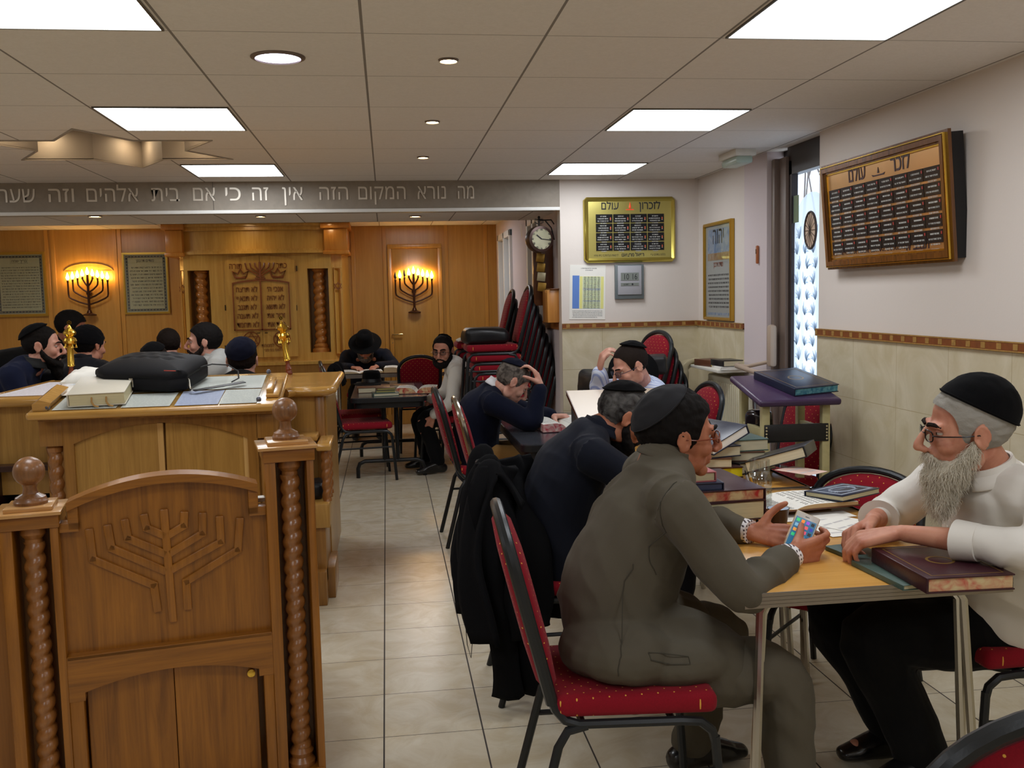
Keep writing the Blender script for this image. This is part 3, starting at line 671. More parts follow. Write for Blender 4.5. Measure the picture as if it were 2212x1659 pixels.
# --- menorah sconces with flame bulbs
m_iron = mat('sconce_bronze', (72, 42, 26), .35, metal=.6, bump=.2, bscale=90)
def sconce(px, py_flame, label, lit):
    c = at(px, 600, y=YB); zf = at(px, py_flame, y=YB).z
    o = empty('menorah_sconce', (c.x, YB, zf-.12), 0, label, 'wall lamp')
    g = MB(); y_ = -.07
    for k in range(1, 5):
        w2 = .053*k+.002; zb_ = .075-.068*k
        for s_ in (-1, 1):
            zc = .05-.012*k; pts = [(0, y_, zb_-.05), (s_*w2*.45, y_, zb_-.02), (s_*w2*.85, y_, zb_+.02), (s_*w2*.97, y_, zb_+.04), (s_*w2, y_, zb_+.07), (s_*w2, y_, zc)]
            g.tube(pts, .0095, seg=8)
            g.lathe([(.007, 0), (.013, .008), (.013, .02), (.008, .03)], (s_*w2, y_, zc), 10)
    g.tube([(0, y_, .07), (0, y_, -.33)], .014, seg=10); g.lathe([(.007, 0), (.014, .01), (.014, .03)], (0, y_, .06), 10)
    g.lathe([(.075, 0), (.075, .012), (.03, .03), (.02, .06)], (0, y_, -.37), 16)
    g.box((0, -.035, -.12), (.05, .07, .03), .006)
    g.build('arms', m_iron, o)
    for j in range(-4, 5):
        k = abs(j); w2 = (.053*k+.002)*(1 if j > 0 else -1); zc = (.05-.012*k)+.03 if k else .09
        on = lit[j+4]
        MB().lathe([(.004, 0), (.016, .014), (.019, .03), (.011, .056), (.001, .085)], (w2 if k else 0, y_, zc), 10).build('flame_bulb', m_flame if on else mat('bulb_off', (60, 50, 44), .3), o)
    bd = on_bd = MB().ring_prism([(a, b_) for a, b_ in arc(0, .12, .27, 8, 172, 10, .1)]+[(-.27, .1), (.27, .1)][0:0], [(a*.97, .12+(b_-.12)*.9) for a, b_ in arc(0, .12, .27, 8, 172, 10, .1)], -.012, 0)
    bd.build('arch_moulding', m_ark, o)
    return o
sconce(193, 588, 'bronze menorah sconce with all flame bulbs glowing, left of the ark', [1]*9)
sconce(893, 586, 'bronze menorah sconce with two dark bulbs, on the door right of the ark', [0, 1, 0, 1, 1, 1, 1, 1, 1])
# --- small hanging station clock on the bracket (in front of the passage)
c = at(1165, 517, y=7.3)
ck = empty('station_clock', (c.x, 7.3, c.z), rad(12), 'double-faced round station clock with Roman numerals hanging from an iron bracket', 'clock')
R0 = .098
g = MB(); Mx = Matrix.Rotation(PI/2, 4, 'X')
g.lathe([(R0*.8, -.05), (R0, -.045), (R0*1.04, -.02), (R0*1.04, .02), (R0, .045), (R0*.8, .05)], (0, 0, 0), 36, M=Mx, cap=False).build('case', mat('clock_case', (70, 50, 44), .35, metal=.4), ck)
g = MB().lathe([(R0*.92, .046), (.001, .046)], (0, 0, 0), 36, M=Mx).lathe([(R0*.92, -.046), (.001, -.046)], (0, 0, 0), 36, M=Mx); fc = g.build('dial', mat('dial_cream', (232, 228, 196), .5), ck, 0)
g = MB()
for k, n_ in enumerate(['XII', 'I', 'II', 'III', 'IIII', 'V', 'VI', 'VII', 'VIII', 'IX', 'X', 'XI']):
    a = rad(90-30*k); g.text(n_, .024, F_(0, 0, 0).to_3x3().to_4x4() if False else Matrix.Translation((R0*.74*math.cos(a), -.0475, R0*.74*math.sin(a)-.0)) @ Matrix.Rotation(-rad(-30*k)*-1, 4, 'Y') @ FACE @ Matrix.Translation((0, -.008, 0)), .0004, 'CENTER', False, .7, .0005)
g.build('numerals', m_ink, fc, 0)
g = MB(); a = rad(90-308); g.beam((0, -.049, 0), (.05*math.cos(a), -.049, .05*math.sin(a)), .002, .008); a = rad(90-96); g.beam((0, -.051, 0), (.078*math.cos(a), -.051, .078*math.sin(a)), .002, .005)
g.build('hands', m_ink, fc, 0)
g = MB().tube([(0, 0, R0), (0, 0, R0+.06)], .006); 
for s_ in (-1, 1): g.tube([(s_*.01, 0, R0+.02), (s_*.035, 0, R0+.03), (s_*.03, 0, R0+.055), (s_*.015, 0, R0+.05)], .003)
g.lathe([(.012, 0), (.005, .01), (.012, .02), (.001, .03)], (0, 0, R0+.05), 10)
g.tube([(0, 0, R0+.045), (.1, .0, R0+.05), (XP-c.x, .02, R0+.02)], .005); g.tube([(.05, 0, R0+.045), (.1, 0, R0-.01), (XP-c.x, .02, R0-.1)], .005)
g.build('bracket', m_blackm, ck)
# --- charity boxes and little boards beside the clock
c = at(1184, 620, y=7.42)
cb_ = empty('charity_box', (XP+.02, 7.32, 1.3), 0, 'honey-coloured wooden charity box fixed below the station clock', 'box')
z0, z1 = at(1190, 697, y=7.25).z-cb_.location.z, at(1190, 626, y=7.25).z-cb_.location.z
xl_ = at(1181, 650, y=7.25).x-cb_.location.x
MB().span((xl_, -.1, z0), (0, .12, z1), .006).build('body', wood('pine', (176, 112, 48), (204, 142, 70), .3), cb_)
MB().span((xl_+.02, -.12, z1), (0, .12, z1+.01), .002).build('lid', m_menorah, cb_)
bd = empty('dark_wall_board', (XP+.02, 7.6, 1.3), 0, 'tall dark wooden board on the passage wall behind the station clock', 'board')
zz = at(1190, 500, y=7.6).z-1.3; MB().span((-.16, -.04, .12), (0, .0, zz), .004).build('panel', m_menorah, bd)
MB().span((-.1, -.08, zz-.12), (-.04, -.04, zz+.0), .004).build('hook_box', m_black, bd)
for i, (px, py) in enumerate([(1168, 557), (1169, 578), (1170, 598), (1171, 620)]):
    c = at(px, py, y=7.5)
    o = MB().box((0, 0, 0), (.065, .045, .068), .002).build('small_brass_sign', mat('sign_brass', (150, 116, 48), .35, metal=.6) if i != 2 else mat('sign_silver', (170, 160, 130), .35, metal=.5), None)
    o.location = (c.x, 7.5, c.z); o.rotation_euler = (0, rad(8), rad(-14))
    tag(o, ['top brass name sign in the column below the station clock', 'second brass name sign from the top below the station clock', 'paler third name sign below the station clock', 'lowest brass name sign, just above the charity box'][i], 'sign', 'name signs below the station clock')
c = at(1110, 510, y=9.2); tag(MB().lathe([(.001, -.22), (.03, -.18), (.07, -.02), (.085, .1), (.08, .12)], (c.x+.16, 9.3, c.z), 20).build('wall_uplighter', mat('alabaster', (212, 196, 180), .5)), 'shell-shaped pale uplighter on the passage wall', 'wall lamp')

# ================================================================== ARK
YA = 10.9
ark = empty('torah_ark', (0, 0, 0), 0, 'large built-in oak Torah ark with carved doors and twisted columns', 'ark')
X = lambda px, y=YA: at(px, 650, y=y).x
Z = lambda py, px=560, y=YA: at(px, py, y=y).z
xl, xr = X(385), X(745); zc = Z(545); 
# body: three faces, the outer ones set back
bx = [(X(372), YB), (X(385), YA+.18), (X(408), YA+.1), (X(408), YA), (X(714), YA), (X(714), YA+.1), (X(742), YA+.18), (X(752), YB)]
zb_ = Z(782)
nl, nr = (X(408)+.0, X(455)), (X(666), X(711)); nz0, nz1 = Z(765), Z(582)
g = MB(); top_ = zt0_ = Z(548)
XLo, XRo = X(400), X(718)
g.span((nl[1], YA, zb_), (nr[0], YA+.34, top_))
for (a, b_, c, d) in ((XLo, nl[0], nl[0], nl[1]), (nr[1], XRo, nr[0], nr[1])):
    g.span((a, YA, zb_), (b_, YA+.34, top_)); g.span((c, YA, nz1), (d, YA+.34, top_)); g.span((c, YA, zb_), (d, YA+.34, nz0))
g.span((XLo, YA+.3401, zb_), (XRo, YB-.001, top_))
g.prism([(X(372), YB-.001), (X(385), YA+.18), (XLo-.001, YA+.1), (XLo-.001, YB-.001)], zb_, top_, 'z')
g.prism([(XRo+.001, YB-.001), (XRo+.001, YA+.1), (X(740), YA+.18), (X(752), YB-.001)], zb_, top_, 'z')
g.build('cabinet', m_ark, ark, 0)
g = MB().prism([(X(360), YB), (X(372), YA-.12), (X(752), YA-.12), (X(764), YB)], 0, zb_-.03, 'z'); g.build('base', m_wallwood, ark, 0)
g = MB().prism([(X(352), YB), (X(364), YA-.18), (X(760), YA-.18), (X(772), YB)], zb_-.03, zb_, 'z'); g.build('ledge', m_ark, ark, 20)
# cornice: a gently bowed deep moulding with two end blocks
g = MB(); zt0, zt1 = Z(548), 2.32
def bow(x, d): t = (x-(xl+xr)/2)/((xr-xl)/2); return d-.10*(t*t)
xs = np.linspace(X(396), X(722), 15)
for (d0, z0, z1) in ((.06, zt0, zt0+.03), (.03, zt0+.03, zt0+.05), (.01, zt0+.05, zt1-.04), (.05, zt1-.04, zt1), (.09, zt1, CZ-.002)):
    poly = [(x, YA-bow(x, .02)-d0*1.2) for x in xs]+[(xs[-1], YB), (xs[0], YB)]
    g.prism(poly, z0, z1, 'z')
g.build('cornice', m_ark, ark, 25)
for a, b_ in ((366, 402), (705, 756)):
    g = MB().span((X(a), YA-.06, zt0-.0), (X(b_), YB, zt1-.03), .01).span((X(a)-.03, YA-.1, zt1-.03), (X(b_)+.03, YB-.001, CZ-.002), .006).span((X(a)-.012, YA-.075, zt0-.02), (X(b_)+.012, YB, zt0+.02), .006); g.build('cornice_block', wood('block_oak', (182, 112, 36), (204, 138, 56), .3), ark, 25)
# twisted columns in their niches
def spiral(g, c, r, z0, z1, pitch, amp=.22, seg=20, hand=1, starts=1, per=12):
    n = max(8, int((z1-z0)/pitch*per)); v = []; f = []
    for i in range(n+1):
        z_ = z0+(z1-z0)*i/n; ph = 2*PI*z_/pitch*hand
        for k in range(seg):
            a = 2*PI*k/seg; q = math.cos(starts*a-ph); rr = r*(1-amp*(1-q)*.5*1.25) ; rr = r*(1-amp+amp*max(0, .5+.5*q)**.6)
            v.append((c[0]+rr*math.cos(a), c[1]+rr*math.sin(a), z_))
    for i in range(n):
        for k in range(seg): a = i*seg+k; b_ = i*seg+(k+1) % seg; f.append((a, b_, b_+seg, a+seg))
    f.append(tuple(range(seg))[::-1]); f.append(tuple(n*seg+k for k in range(seg))); return g.add(v, f)
for a, b_ in (nl, nr):
    cx = (a+b_)/2; g = MB(); spiral(g, (cx, YA+.13), .068, nz0+.1, nz1-.02, .082, .3, hand=-1 if cx < -1.5 else 1)
    g.lathe([(.1, 0), (.1, .03), (.075, .05), (.085, .075), (.06, .1)], (cx, YA+.13, nz0), 20).lathe([(.06, -.03), (.075, -.015), (.07, 0)], (cx, YA+.13, nz1), 20)
    g.build('twisted_column', m_turnl, ark)
# door leaves
dl, dr_, dz0, dz1 = X(489), X(640), Z(772), Z(562); dm = (dl+dr_)/2
for s_, (a, b_) in enumerate(((dl, dm-.002), (dm+.002, dr_))):
    n = 8; pts = [(a, dz0), (b_, dz0)]; tops = []
    for i in range(n+1):
        x = b_+(a-b_)*i/n; t = (x-dm)/(dr_-dm); tops.append((x, dz1+.02-.0*abs(t)+.05*(1-t*t)-.02))
    dd = MB().prism(pts+tops, YA-.022, YA-.001).build('door', m_ark, ark, 25)
    ins = .025; o1 = [(x, z) for x, z in pts+tops]
g = MB(); ym = YA-.03; md_ = m_arkd
def line(p, q, w_=.012, g=None): g.beam((p[0], ym, p[1]), (q[0], ym, q[1]), .016, w_)
# tablets outline
t0, t1 = X(504), X(627); tz0, tz1 = Z(713), Z(612); tm = dm
g.span((t0, ym-.008, tz0), (t0+.012, ym+.009, tz1)).span((t1-.012, ym-.008, tz0), (t1, ym+.009, tz1)).span((t0, ym-.008, tz0), (t1, ym+.009, tz0+.012)).span((tm-.008, ym-.008, tz0), (tm+.008, ym+.009, tz1+.035))
pr = None
for i in range(13):
    x = t0+(t1-t0)*i/12; t = (x-tm)/(t1-tm); p = (x, tz1+.035*(1-t*t)); 
    if pr: g.beam((pr[0], ym, pr[1]), (p[0], ym, p[1]), .012, .017)
    pr = p
g.build('tablet_moulding', md_, ark, 0)
g = MB(); rows = [('אנכי ה׳', 'לא תרצח'), ('לא יהיה', 'לא תנאף'), ('לא תשא', 'לא תגנב'), ('זכור את', 'לא תענה'), ('כבד את', 'לא תחמד')]
rh = (tz1-tz0-.03)/5
for i, (r_, l_) in enumerate(rows):
    z_ = tz1-.02-(i+.75)*rh
    g.text(r_, .085, F_((tm+t1)/2, YA-.026, z_), .002, 'CENTER', True, .72, .0008).text(l_, .085, F_((t0+tm)/2, YA-.026, z_), .002, 'CENTER', True, .72, .0008)
zc_ = Z(580); g.text('כתר', .09, F_(X(612), YA-.026, zc_), .002, 'CENTER', True, .75, .0008).text('תורה', .09, F_(X(513), YA-.026, zc_), .002, 'CENTER', True, .75, .0008)
g.text('למנוחת', .055, F_(X(575), YA-.026, Z(750)), .001, 'CENTER', True, .8).text('מוללאס בס סבי', .045, F_(X(590), YA-.026, Z(759)), .001, 'CENTER', True, .8)
g.build('carved_lettering', mat('carved_brown', (128, 72, 28), .5), ark, 0)
# carved candelabrum and crowns, stars in circles
g = MB(); mx_ = X(565); mz0, mz1 = Z(602), Z(566)
H0 = mz1-mz0
for k in (1, 2, 3):
    w2 = .052*k; zb2 = mz0+H0*(.62-.14*k)
    for s_ in (-1, 1): g.tube([(mx_, ym, zb2-.01), (mx_+s_*w2*.9, ym, zb2+.035+.012*k), (mx_+s_*w2, ym, mz1-.01)], .009, seg=6)
g.cyl((mx_, ym, mz0), (mx_, ym, mz1), .012); g.span((mx_-.055, ym-.01, mz0-.006), (mx_+.055, ym+.01, mz0+.01)).span((mx_-.045, ym-.01, mz0+.018), (mx_+.045, ym+.01, mz0+.03))
for cx in (X(523), X(603)):
    z_ = Z(597); g.tube([(cx-.055, ym, z_-.015), (cx-.085, ym, z_+.06), (cx-.03, ym, z_+.03), (cx, ym, z_+.085), (cx+.03, ym, z_+.03), (cx+.085, ym, z_+.06), (cx+.055, ym, z_-.015), (cx-.055, ym, z_-.015)], .011, seg=6)
    g.tube([(cx-.055, ym, z_), (cx, ym, z_-.01), (cx+.055, ym, z_)], .008, seg=6)
def starring(g, cx, z_, R_, y_, th=.005, circ=True):
    if circ: g.tube([(cx+R_*math.cos(a), y_, z_+R_*math.sin(a)) for a in np.linspace(0, 2*PI, 25)[:-1]], th, seg=6, closed=True)
    for o_ in (90, 270):
        P3 = [(cx+R_*.9*math.cos(rad(o_+120*k)), y_, z_+R_*.9*math.sin(rad(o_+120*k))) for k in range(3)]
        for k in range(3): g.beam(P3[k], P3[(k+1) % 3], .006, th*1.3, up=(0, 1, 0))
for px in (540, 606): starring(g, X(px), Z(734), .088, ym+.003, .006)
for px in (398, 732): starring(g, X(px, YA+.15), Z(621), .05, YA+.09 if px == 732 else YA+.12, .005, False)
g.build('carved_ornament', m_arkd, ark)
hg = MB()
for px in (487, 641):
    for py in (580, 665, 752): c = at(px, py, y=YA-.005); hg.cyl((c.x, YA-.01, c.z-.03), (c.x, YA-.01, c.z+.03), .006, seg=8)
for dx in (-.03, .03): hg.tube([(dm+dx, YA-.03, Z(719)), (dm+dx, YA-.06, Z(719)), (dm+dx*2, YA-.06, Z(719))], .006, seg=6)
hg.build('hinges_and_pulls', mat('hinge_dark', (70, 56, 36), .4, metal=.5), ark)
for a, b_ in ((X(388), X(406)), (X(722), X(740))):
    g = MB(); g.ring_prism([(a, Z(770)), (b_, Z(770)), (b_, Z(580)), (a, Z(580))], [(a+.008, Z(770)+.008), (b_-.008, Z(770)+.008), (b_-.008, Z(580)-.008), (a+.008, Z(580)-.008)], YA+.095, YA+.14)
    g.build('side_door_moulding', m_ark, ark, 0)
# ================================================================== FURNITURE
def rebase(root, p):
    root.location = p
    for c in root.children: c.location = (-p[0], -p[1], -p[2])
rebase(ark, ((xl+xr)/2, YA, 0))
def dotmat(name, base, dot, plane, rough=.85, sc_=24):
    M = bpy.data.materials.new(name); M.use_nodes = True; nt = M.node_tree; b = nt.nodes['Principled BSDF']; L = nt.links.new
    tc = nt.nodes.new('ShaderNodeTexCoord'); sp = nt.nodes.new('ShaderNodeSeparateXYZ'); cb = nt.nodes.new('ShaderNodeCombineXYZ'); L(tc.outputs['Object'], sp.inputs[0])
    a, c = plane; s1 = nt.nodes.new('ShaderNodeMath'); s1.operation = 'ADD'; s2 = nt.nodes.new('ShaderNodeMath'); s2.operation = 'SUBTRACT'
    for n in (s1, s2): L(sp.outputs['xyz'.index(a)], n.inputs[0]); L(sp.outputs['xyz'.index(c)], n.inputs[1])
    L(s1.outputs[0], cb.inputs[0]); L(s2.outputs[0], cb.inputs[1])
    v = nt.nodes.new('ShaderNodeTexVoronoi'); v.voronoi_dimensions = '2D'; v.inputs['Scale'].default_value = sc_; v.inputs['Randomness'].default_value = 0; L(cb.outputs[0], v.inputs['Vector'])
    lt = nt.nodes.new('ShaderNodeMath'); lt.operation = 'LESS_THAN'; lt.inputs[1].default_value = .07; L(v.outputs['Distance'], lt.inputs[0])
    n = nt.nodes.new('ShaderNodeTexNoise'); n.inputs['Scale'].default_value = 300; L(tc.outputs['Object'], n.inputs['Vector'])
    mm = nt.nodes.new('ShaderNodeMix'); mm.data_type = 'RGBA'; L(n.outputs['Fac'], mm.inputs[0]); mm.inputs[6].default_value = s2l(base)+(1,); mm.inputs[7].default_value = tuple(x*1.5 for x in s2l(base))+(1,)
    mx = nt.nodes.new('ShaderNodeMix'); mx.data_type = 'RGBA'; L(lt.outputs[0], mx.inputs[0]); L(mm.outputs[2], mx.inputs[6]); mx.inputs[7].default_value = s2l(dot)+(1,)
    L(mx.outputs[2], b.inputs['Base Color']); b.inputs['Roughness'].default_value = rough; b.inputs['Sheen Weight'].default_value = .06; b.inputs['Specular IOR Level'].default_value = .2; return M
m_redb = dotmat('red_fabric_back', (120, 11, 27), (220, 165, 70), 'yz'); m_reds = dotmat('red_fabric_seat', (120, 11, 27), (220, 165, 70), 'xy')
BK = lambda z: -.205-.25*(z-.46)      # x of the back at height z
def back_outline(w_, h0, h1, n=9):
    P = [(-w_*.86, h0), (-w_*.93, h0+.1), (-w_, h0+.25)]
    P += [(-w_*math.cos(rad(a)), h1-.13+.13*math.sin(rad(a))) for a in np.linspace(0, 90, n)]
    return P+[(-a, z) for a, z in P[::-1][1:]]
def make_chair(label, group, frame=None, name='banquet_chair'):
    fr = frame or m_blackm
    t = empty(name, (0, 0, 0), 0, label, 'chair', group)
    # seat cushion
    bm = bmesh.new(); bmesh.ops.create_cube(bm, size=1)
    for q in bm.verts: q.co = Vector((q.co.x*.42+.005, q.co.y*(.42 if q.co.x > 0 else .38), q.co.z*.058))
    bmesh.ops.bevel(bm, geom=bm.edges[:], offset=.028, segments=4, affect='EDGES', profile=.6)
    for q in bm.verts:
        if q.co.z > 0: q.co.z += .012*max(0, 1-(q.co.x/.2)**2)*max(0, 1-(q.co.y/.2)**2)
    v, f = _bm_take(bm); MB().add(v, f, Matrix.Translation((.0, 0, .46))).build('seat', m_reds, t, 60)
    # backrest pad
    po = back_outline(.19, .5, .925); v = []; f = []; n = len(po)
    ci = (0, .72)
    for ly, (sc1, dx) in enumerate([(0, -.030), (.55, -.030), (.9, -.024), (1, -.008), (1, .012), (.9, .028), (.55, .036), (0, .036)]):
        for a, z in po: zz = ci[1]+(z-ci[1])*sc1; v.append((BK(zz)+dx, a*sc1, zz))
    for ly in range(7):
        for k in range(n): f.append((ly*n+k, ly*n+(k+1) % n, (ly+1)*n+(k+1) % n, (ly+1)*n+k))
    MB().add(v, f).build('backrest', m_redb, t, 60)
    g = MB(); pf = back_outline(.202, .47, .945)
    g.tube([(BK(z), a, z) for a, z in pf], .0165, seg=10); g.build('back_frame', fr, t)
    g = MB()
    for s_ in (-1, 1): g.tube([(BK(.5), s_*.175, .5), (-.2, s_*.178, .455), (-.175, s_*.18, .425), (-.14, s_*.185, .415), (.12, s_*.195, .415), (.17, s_*.195, .41), (.2, s_*.195, .385), (.21, s_*.196, .35)], .0125, seg=8)
    g.tube([(.1, -.195, .412), (.1, .195, .412)], .009, seg=6).tube([(-.13, -.185, .412), (-.13, .185, .412)], .009, seg=6)
    g.build('seat_frame', fr, t)
    for s_ in (-1, 1):
        MB().tube([(.208, s_*.196, .37), (.235, s_*.21, 0.0)], .0125, seg=8).build('leg', fr, t)
        MB().tube([(-.12, s_*.186, .412), (-.17, s_*.187, .40), (-.195, s_*.19, .36), (-.29, s_*.205, 0.0)], .0125, seg=8).build('leg', fr, t)
        MB().tube([(-.215, s_*.195, .28), (.214, s_*.2, .28)], .008, seg=6).build('stretcher', fr, t)
    return t
G1 = 'red banquet chairs along the tables'
chair0 = make_chair('red dotted banquet chair under the grey-suited man in the foreground', G1)
chair0.location = (.60, 2.475, 0); chair0.rotation_euler = (0, 0, rad(-3))
def ch(x, y, a, label, src=None, group=G1, z=0, rot=None): return dup(src or chair0, (x, y, z), rad(a), label, group, rot)
ch(.66, 3.57, 0, 'red banquet chair with a black coat over its back under the navy-suited man').scale = (1, 1, .92)
ch(.6, 5.85, 2, 'black-framed red banquet chair the man in the navy sweater sits on')
chrome_chair = make_chair('empty chrome-framed red chair standing between the navy-suited man and the sweater man', G1, m_chrome)
chrome_chair.location = (.68, 5.22, 0)
ch(1.63, 3.25, 226, 'empty red chair at the far right corner of the foreground table, below the lectern').scale = (1, 1, .84)
ch(2.06, 5.0, 196, 'red chair standing behind the lectern near the exit door')
ch(1.84, 2.58, 178, 'banquet chair under the bearded man in the white shirt')
ch(.875, 1.44, 92, 'red gold-dotted chair back cut off at the lower right corner').scale = (1, 1, .99)
ch(-.22, 8.08, 8, 'red chair at the near left of the black folding table, black coat on it')
ch(-.28, 8.75, 4, 'red chair tucked at the far left side of the black folding table')
ch(.46, 9.0, 178, 'red chair with visible backrest just left of the young man in white')
ch(.56, 8.3, 150, 'red chair the young man in the white shirt sits on')
ch(.3, 9.55, 90, 'red chair facing the long table, left of the chair stacks')
ch(-.25, 10.75, -90, 'red chair under the man in the black hat')
ch(-2.62, 6.9, 20, 'red chair at the far left behind the man with a black beard')
ch(1.62, 5.55, 186, 'red chair under the man in the striped shirt')
ch(-2.35, 5.75, 0, 'red chair partly seen at the left edge beside the bimah')
# the stacks: every chair of a stack is a chair
lab = ['topmost', 'second', 'third', 'fourth', 'fifth', 'sixth', 'seventh', 'eighth', 'ninth']
for (sx, sy, n_, rz, nm, gname, dx, zt) in [(.99, 7.75, 9, 180, 'near stack under the station clock', 'chairs of the near stack', .024, 1.575), (.93, 8.75, 8, 180, 'rear stack carrying the prayer shawl', 'chairs of the rear stack', .02, 1.55), (1.70, 6.62, 4, 196, 'stack in the corner under the digital clock', 'chairs of the corner stack', .035, 1.22)]:
    for k in range(n_):
        zz = (zt-.945)*(n_-1-k)/(n_-1)
        ch(sx+.04-dx*(n_-1-k), sy, rz, lab[k]+' chair of the '+nm, group=gname, z=zz)
# ------------------------------------------------------------------ tables
tb = empty('folding_table', (1.232, 2.85, 0), 0, 'wood-topped folding table with ribbed aluminium edge in the right foreground', 'table', 'folding tables')
g = MB().box((0, 0, .725), (.72, 1.2, .026), .003); g.build('table_top', m_laminate, tb)
g = MB(); q = [(-.36, -.6), (.36, -.6), (.36, .6), (-.36, .6)]
for k in range(4): g.ring_prism([(x*1.012, y*1.008) for x, y in q], q, .704+.0095*k, .7125+.0095*k, 'z')
g.ring_prism([(x*1.008, y*1.005) for x, y in q], q, .7035, .742, 'z'); g.build('edge_band', mat('alu_edge', (146, 138, 128), .35, metal=.8), tb, 0)
for e in (-1, 1):
    for s_ in (-1, 1):
        for d_ in (0, .05):
            MB().tube([(s_*.2, e*.5, .70), (s_*(.24+d_*.4), e*.5, .70), (s_*(.275+d_*.2), e*(.5+d_*.2), .66), (s_*(.31+d_*.2), e*(.5+d_), .0)], .0125, seg=8).build('leg', m_chrome, tb)
    MB().tube([(-.2, e*.5, .69), (.2, e*.5, .69)], .011, seg=8).build('cross_bar', m_chrome, tb)
dup(tb, (1.24, 4.08, 0), 0, 'second wood-topped table beyond the first, heaped with books below the lectern')
dup(tb, (.0, 10.15, 0), rad(90), 'long wood-topped table of the man in the black hat before the far wall').scale = (1, 1.05, 1.0)
def black_table(x, y, rz, w_, l_, h_, label):
    t = empty('black_folding_table', (x, y, 0), rz, label, 'table', 'black folding tables'); r_ = .06
    poly = []
    for cx_, cy_, a0 in ((w_/2-r_, l_/2-r_, 0), (-w_/2+r_, l_/2-r_, 90), (-w_/2+r_, -l_/2+r_, 180), (w_/2-r_, -l_/2+r_, 270)): poly += arc(cx_, cy_, r_, a0, a0+90, 5)
    MB().prism(poly, h_-.014, h_, 'z').build('table_top', mat('black_laminate', (62, 64, 70), .22, coat=.4, var=.15, vscale=6), t, 30)
    MB().ring_prism([(a*1.01, b_*1.005) for a, b_ in poly], [(a*.97, b_*.98) for a, b_ in poly], h_-.04, h_-.006, 'z').build('edge', m_black, t, 30)
    MB().ring_prism([(a*.93, b_*.95) for a, b_ in poly], [(a*.85, b_*.92) for a, b_ in poly], h_-.09, h_-.03, 'z').build('apron', m_black, t, 30)
    for e in (-1, 1):
        yy = e*(l_/2-.25); g = MB()
        for s_ in (-.055, .055): g.tube([(s_, yy, .14), (s_, yy, h_-.06)], .017, seg=8)
        g.tube([(-.28, yy, 0), (-.28, yy, .08), (-.265, yy, .12), (-.22, yy, .14), (.22, yy, .14), (.265, yy, .12), (.28, yy, .08), (.28, yy, 0)], .017, seg=8)
        g.build('leg_frame', m_black, t)
    return t
black_table(.0, 8.62, 0, .62, 1.6, .70, 'black folding table on T-shaped legs in the middle of the aisle, with books')
black_table(1.04, 5.72, rad(0), .68, 1.35, .70, 'black folding table in front of the man in the navy sweater')
# slanted beige reading desk
rd = empty('slanted_reading_desk', (1.2, 4.92, -.035), rad(-2), 'slanted beige-topped reading desk with dark sides, in front of the striped-shirt man', 'desk')
g = MB(); w2 = .23; pts = [(-.28, .84), (.28, .985), (.28, 1.005), (-.28, .86)]
g.prism(pts, -w2, w2+.05, 'x').build('sloping_top', mat('beige_laminate', (206, 188, 168), .3), rd, 0)
MB().prism([(-.285, .835), (.285, .98), (.285, .985), (-.285, .845)], -w2-.004, w2+.054, 'x').prism([(-.285, .845), (.285, .99), (.285, 1.004), (-.285, .86)], -w2-.004, -w2, 'x').build('edging', m_menorah, rd, 0)
for s_ in (-w2+.02, w2): MB().prism([(-.26, 0), (.26, 0), (.26, .98), (-.26, .845)], s_, s_+.02, 'x').build('side_panel', mat('dark_panel', (44, 36, 34), .5), rd, 0)
MB().span((-w2+.03, .1, .3), (w2, .12, .9)).build('back_panel', mat('dark_panel', (44, 36, 34), .5), rd, 0)
# lectern with padded top and a hanging book shelf
lc = empty('lectern', (2.03, 4.72, 0), rad(-3), 'cream painted lectern with purple padded top and black drawer by the right wall', 'lectern')
m_lect = mat('cream_paint_worn', (190, 180, 132), .45, var=.12, vscale=20)
m_pad = mat('purple_vinyl', (64, 44, 76), .32, bump=.5, bscale=70)
slope = Matrix.Translation((0, 0, .985)) @ Matrix.Rotation(rad(10), 4, 'X')
g = MB(); g.M = slope; g.box((0, 0, 0), (.42, .50, .035), .014, seg=3); g.build('padded_top', m_pad, lc)
g = MB(); g.M = slope
for k in range(9):
    g.ell((-.18+.045*k, -.231, 0), (.0045, .003, .0045), 8, 4)
g.build('tack_row', m_gold, lc)
for sx_ in (-1, 1):
    for sy_ in (-1, 1): MB().span((sx_*.155-.02, sy_*.165-.02, 0), (sx_*.155+.02, sy_*.165+.02, 955e-3+.17*sy_*.165-.005), .003).build('leg', m_lect, lc)
    for z_ in (.78, .12): MB().span((sx_*.155-.012, -.15, z_-.025), (sx_*.155+.012, .15, z_+.025), .002).build('rail', m_lect, lc)
for sy_ in (-1, 1): MB().span((-.14, sy_*.165-.01, .1), (.14, sy_*.165+.01, .14), .002).build('rail', m_lect, lc)
g = MB().span((-.165, -.19, .74), (.165, -.175, .83), .003).span((-.165, -.19, .74), (.165, .17, .75)); g.build('shelf_box', m_leather, lc)
g = MB()
for sx_ in (-1, 1):
    for k in range(5): g.ell((sx_*.155, -.192, .752+k*.016), (.005, .004, .005), 8, 4)
g.build('brass_tacks', mat('pearl_tack', (214, 200, 160), .3, metal=.4), lc)
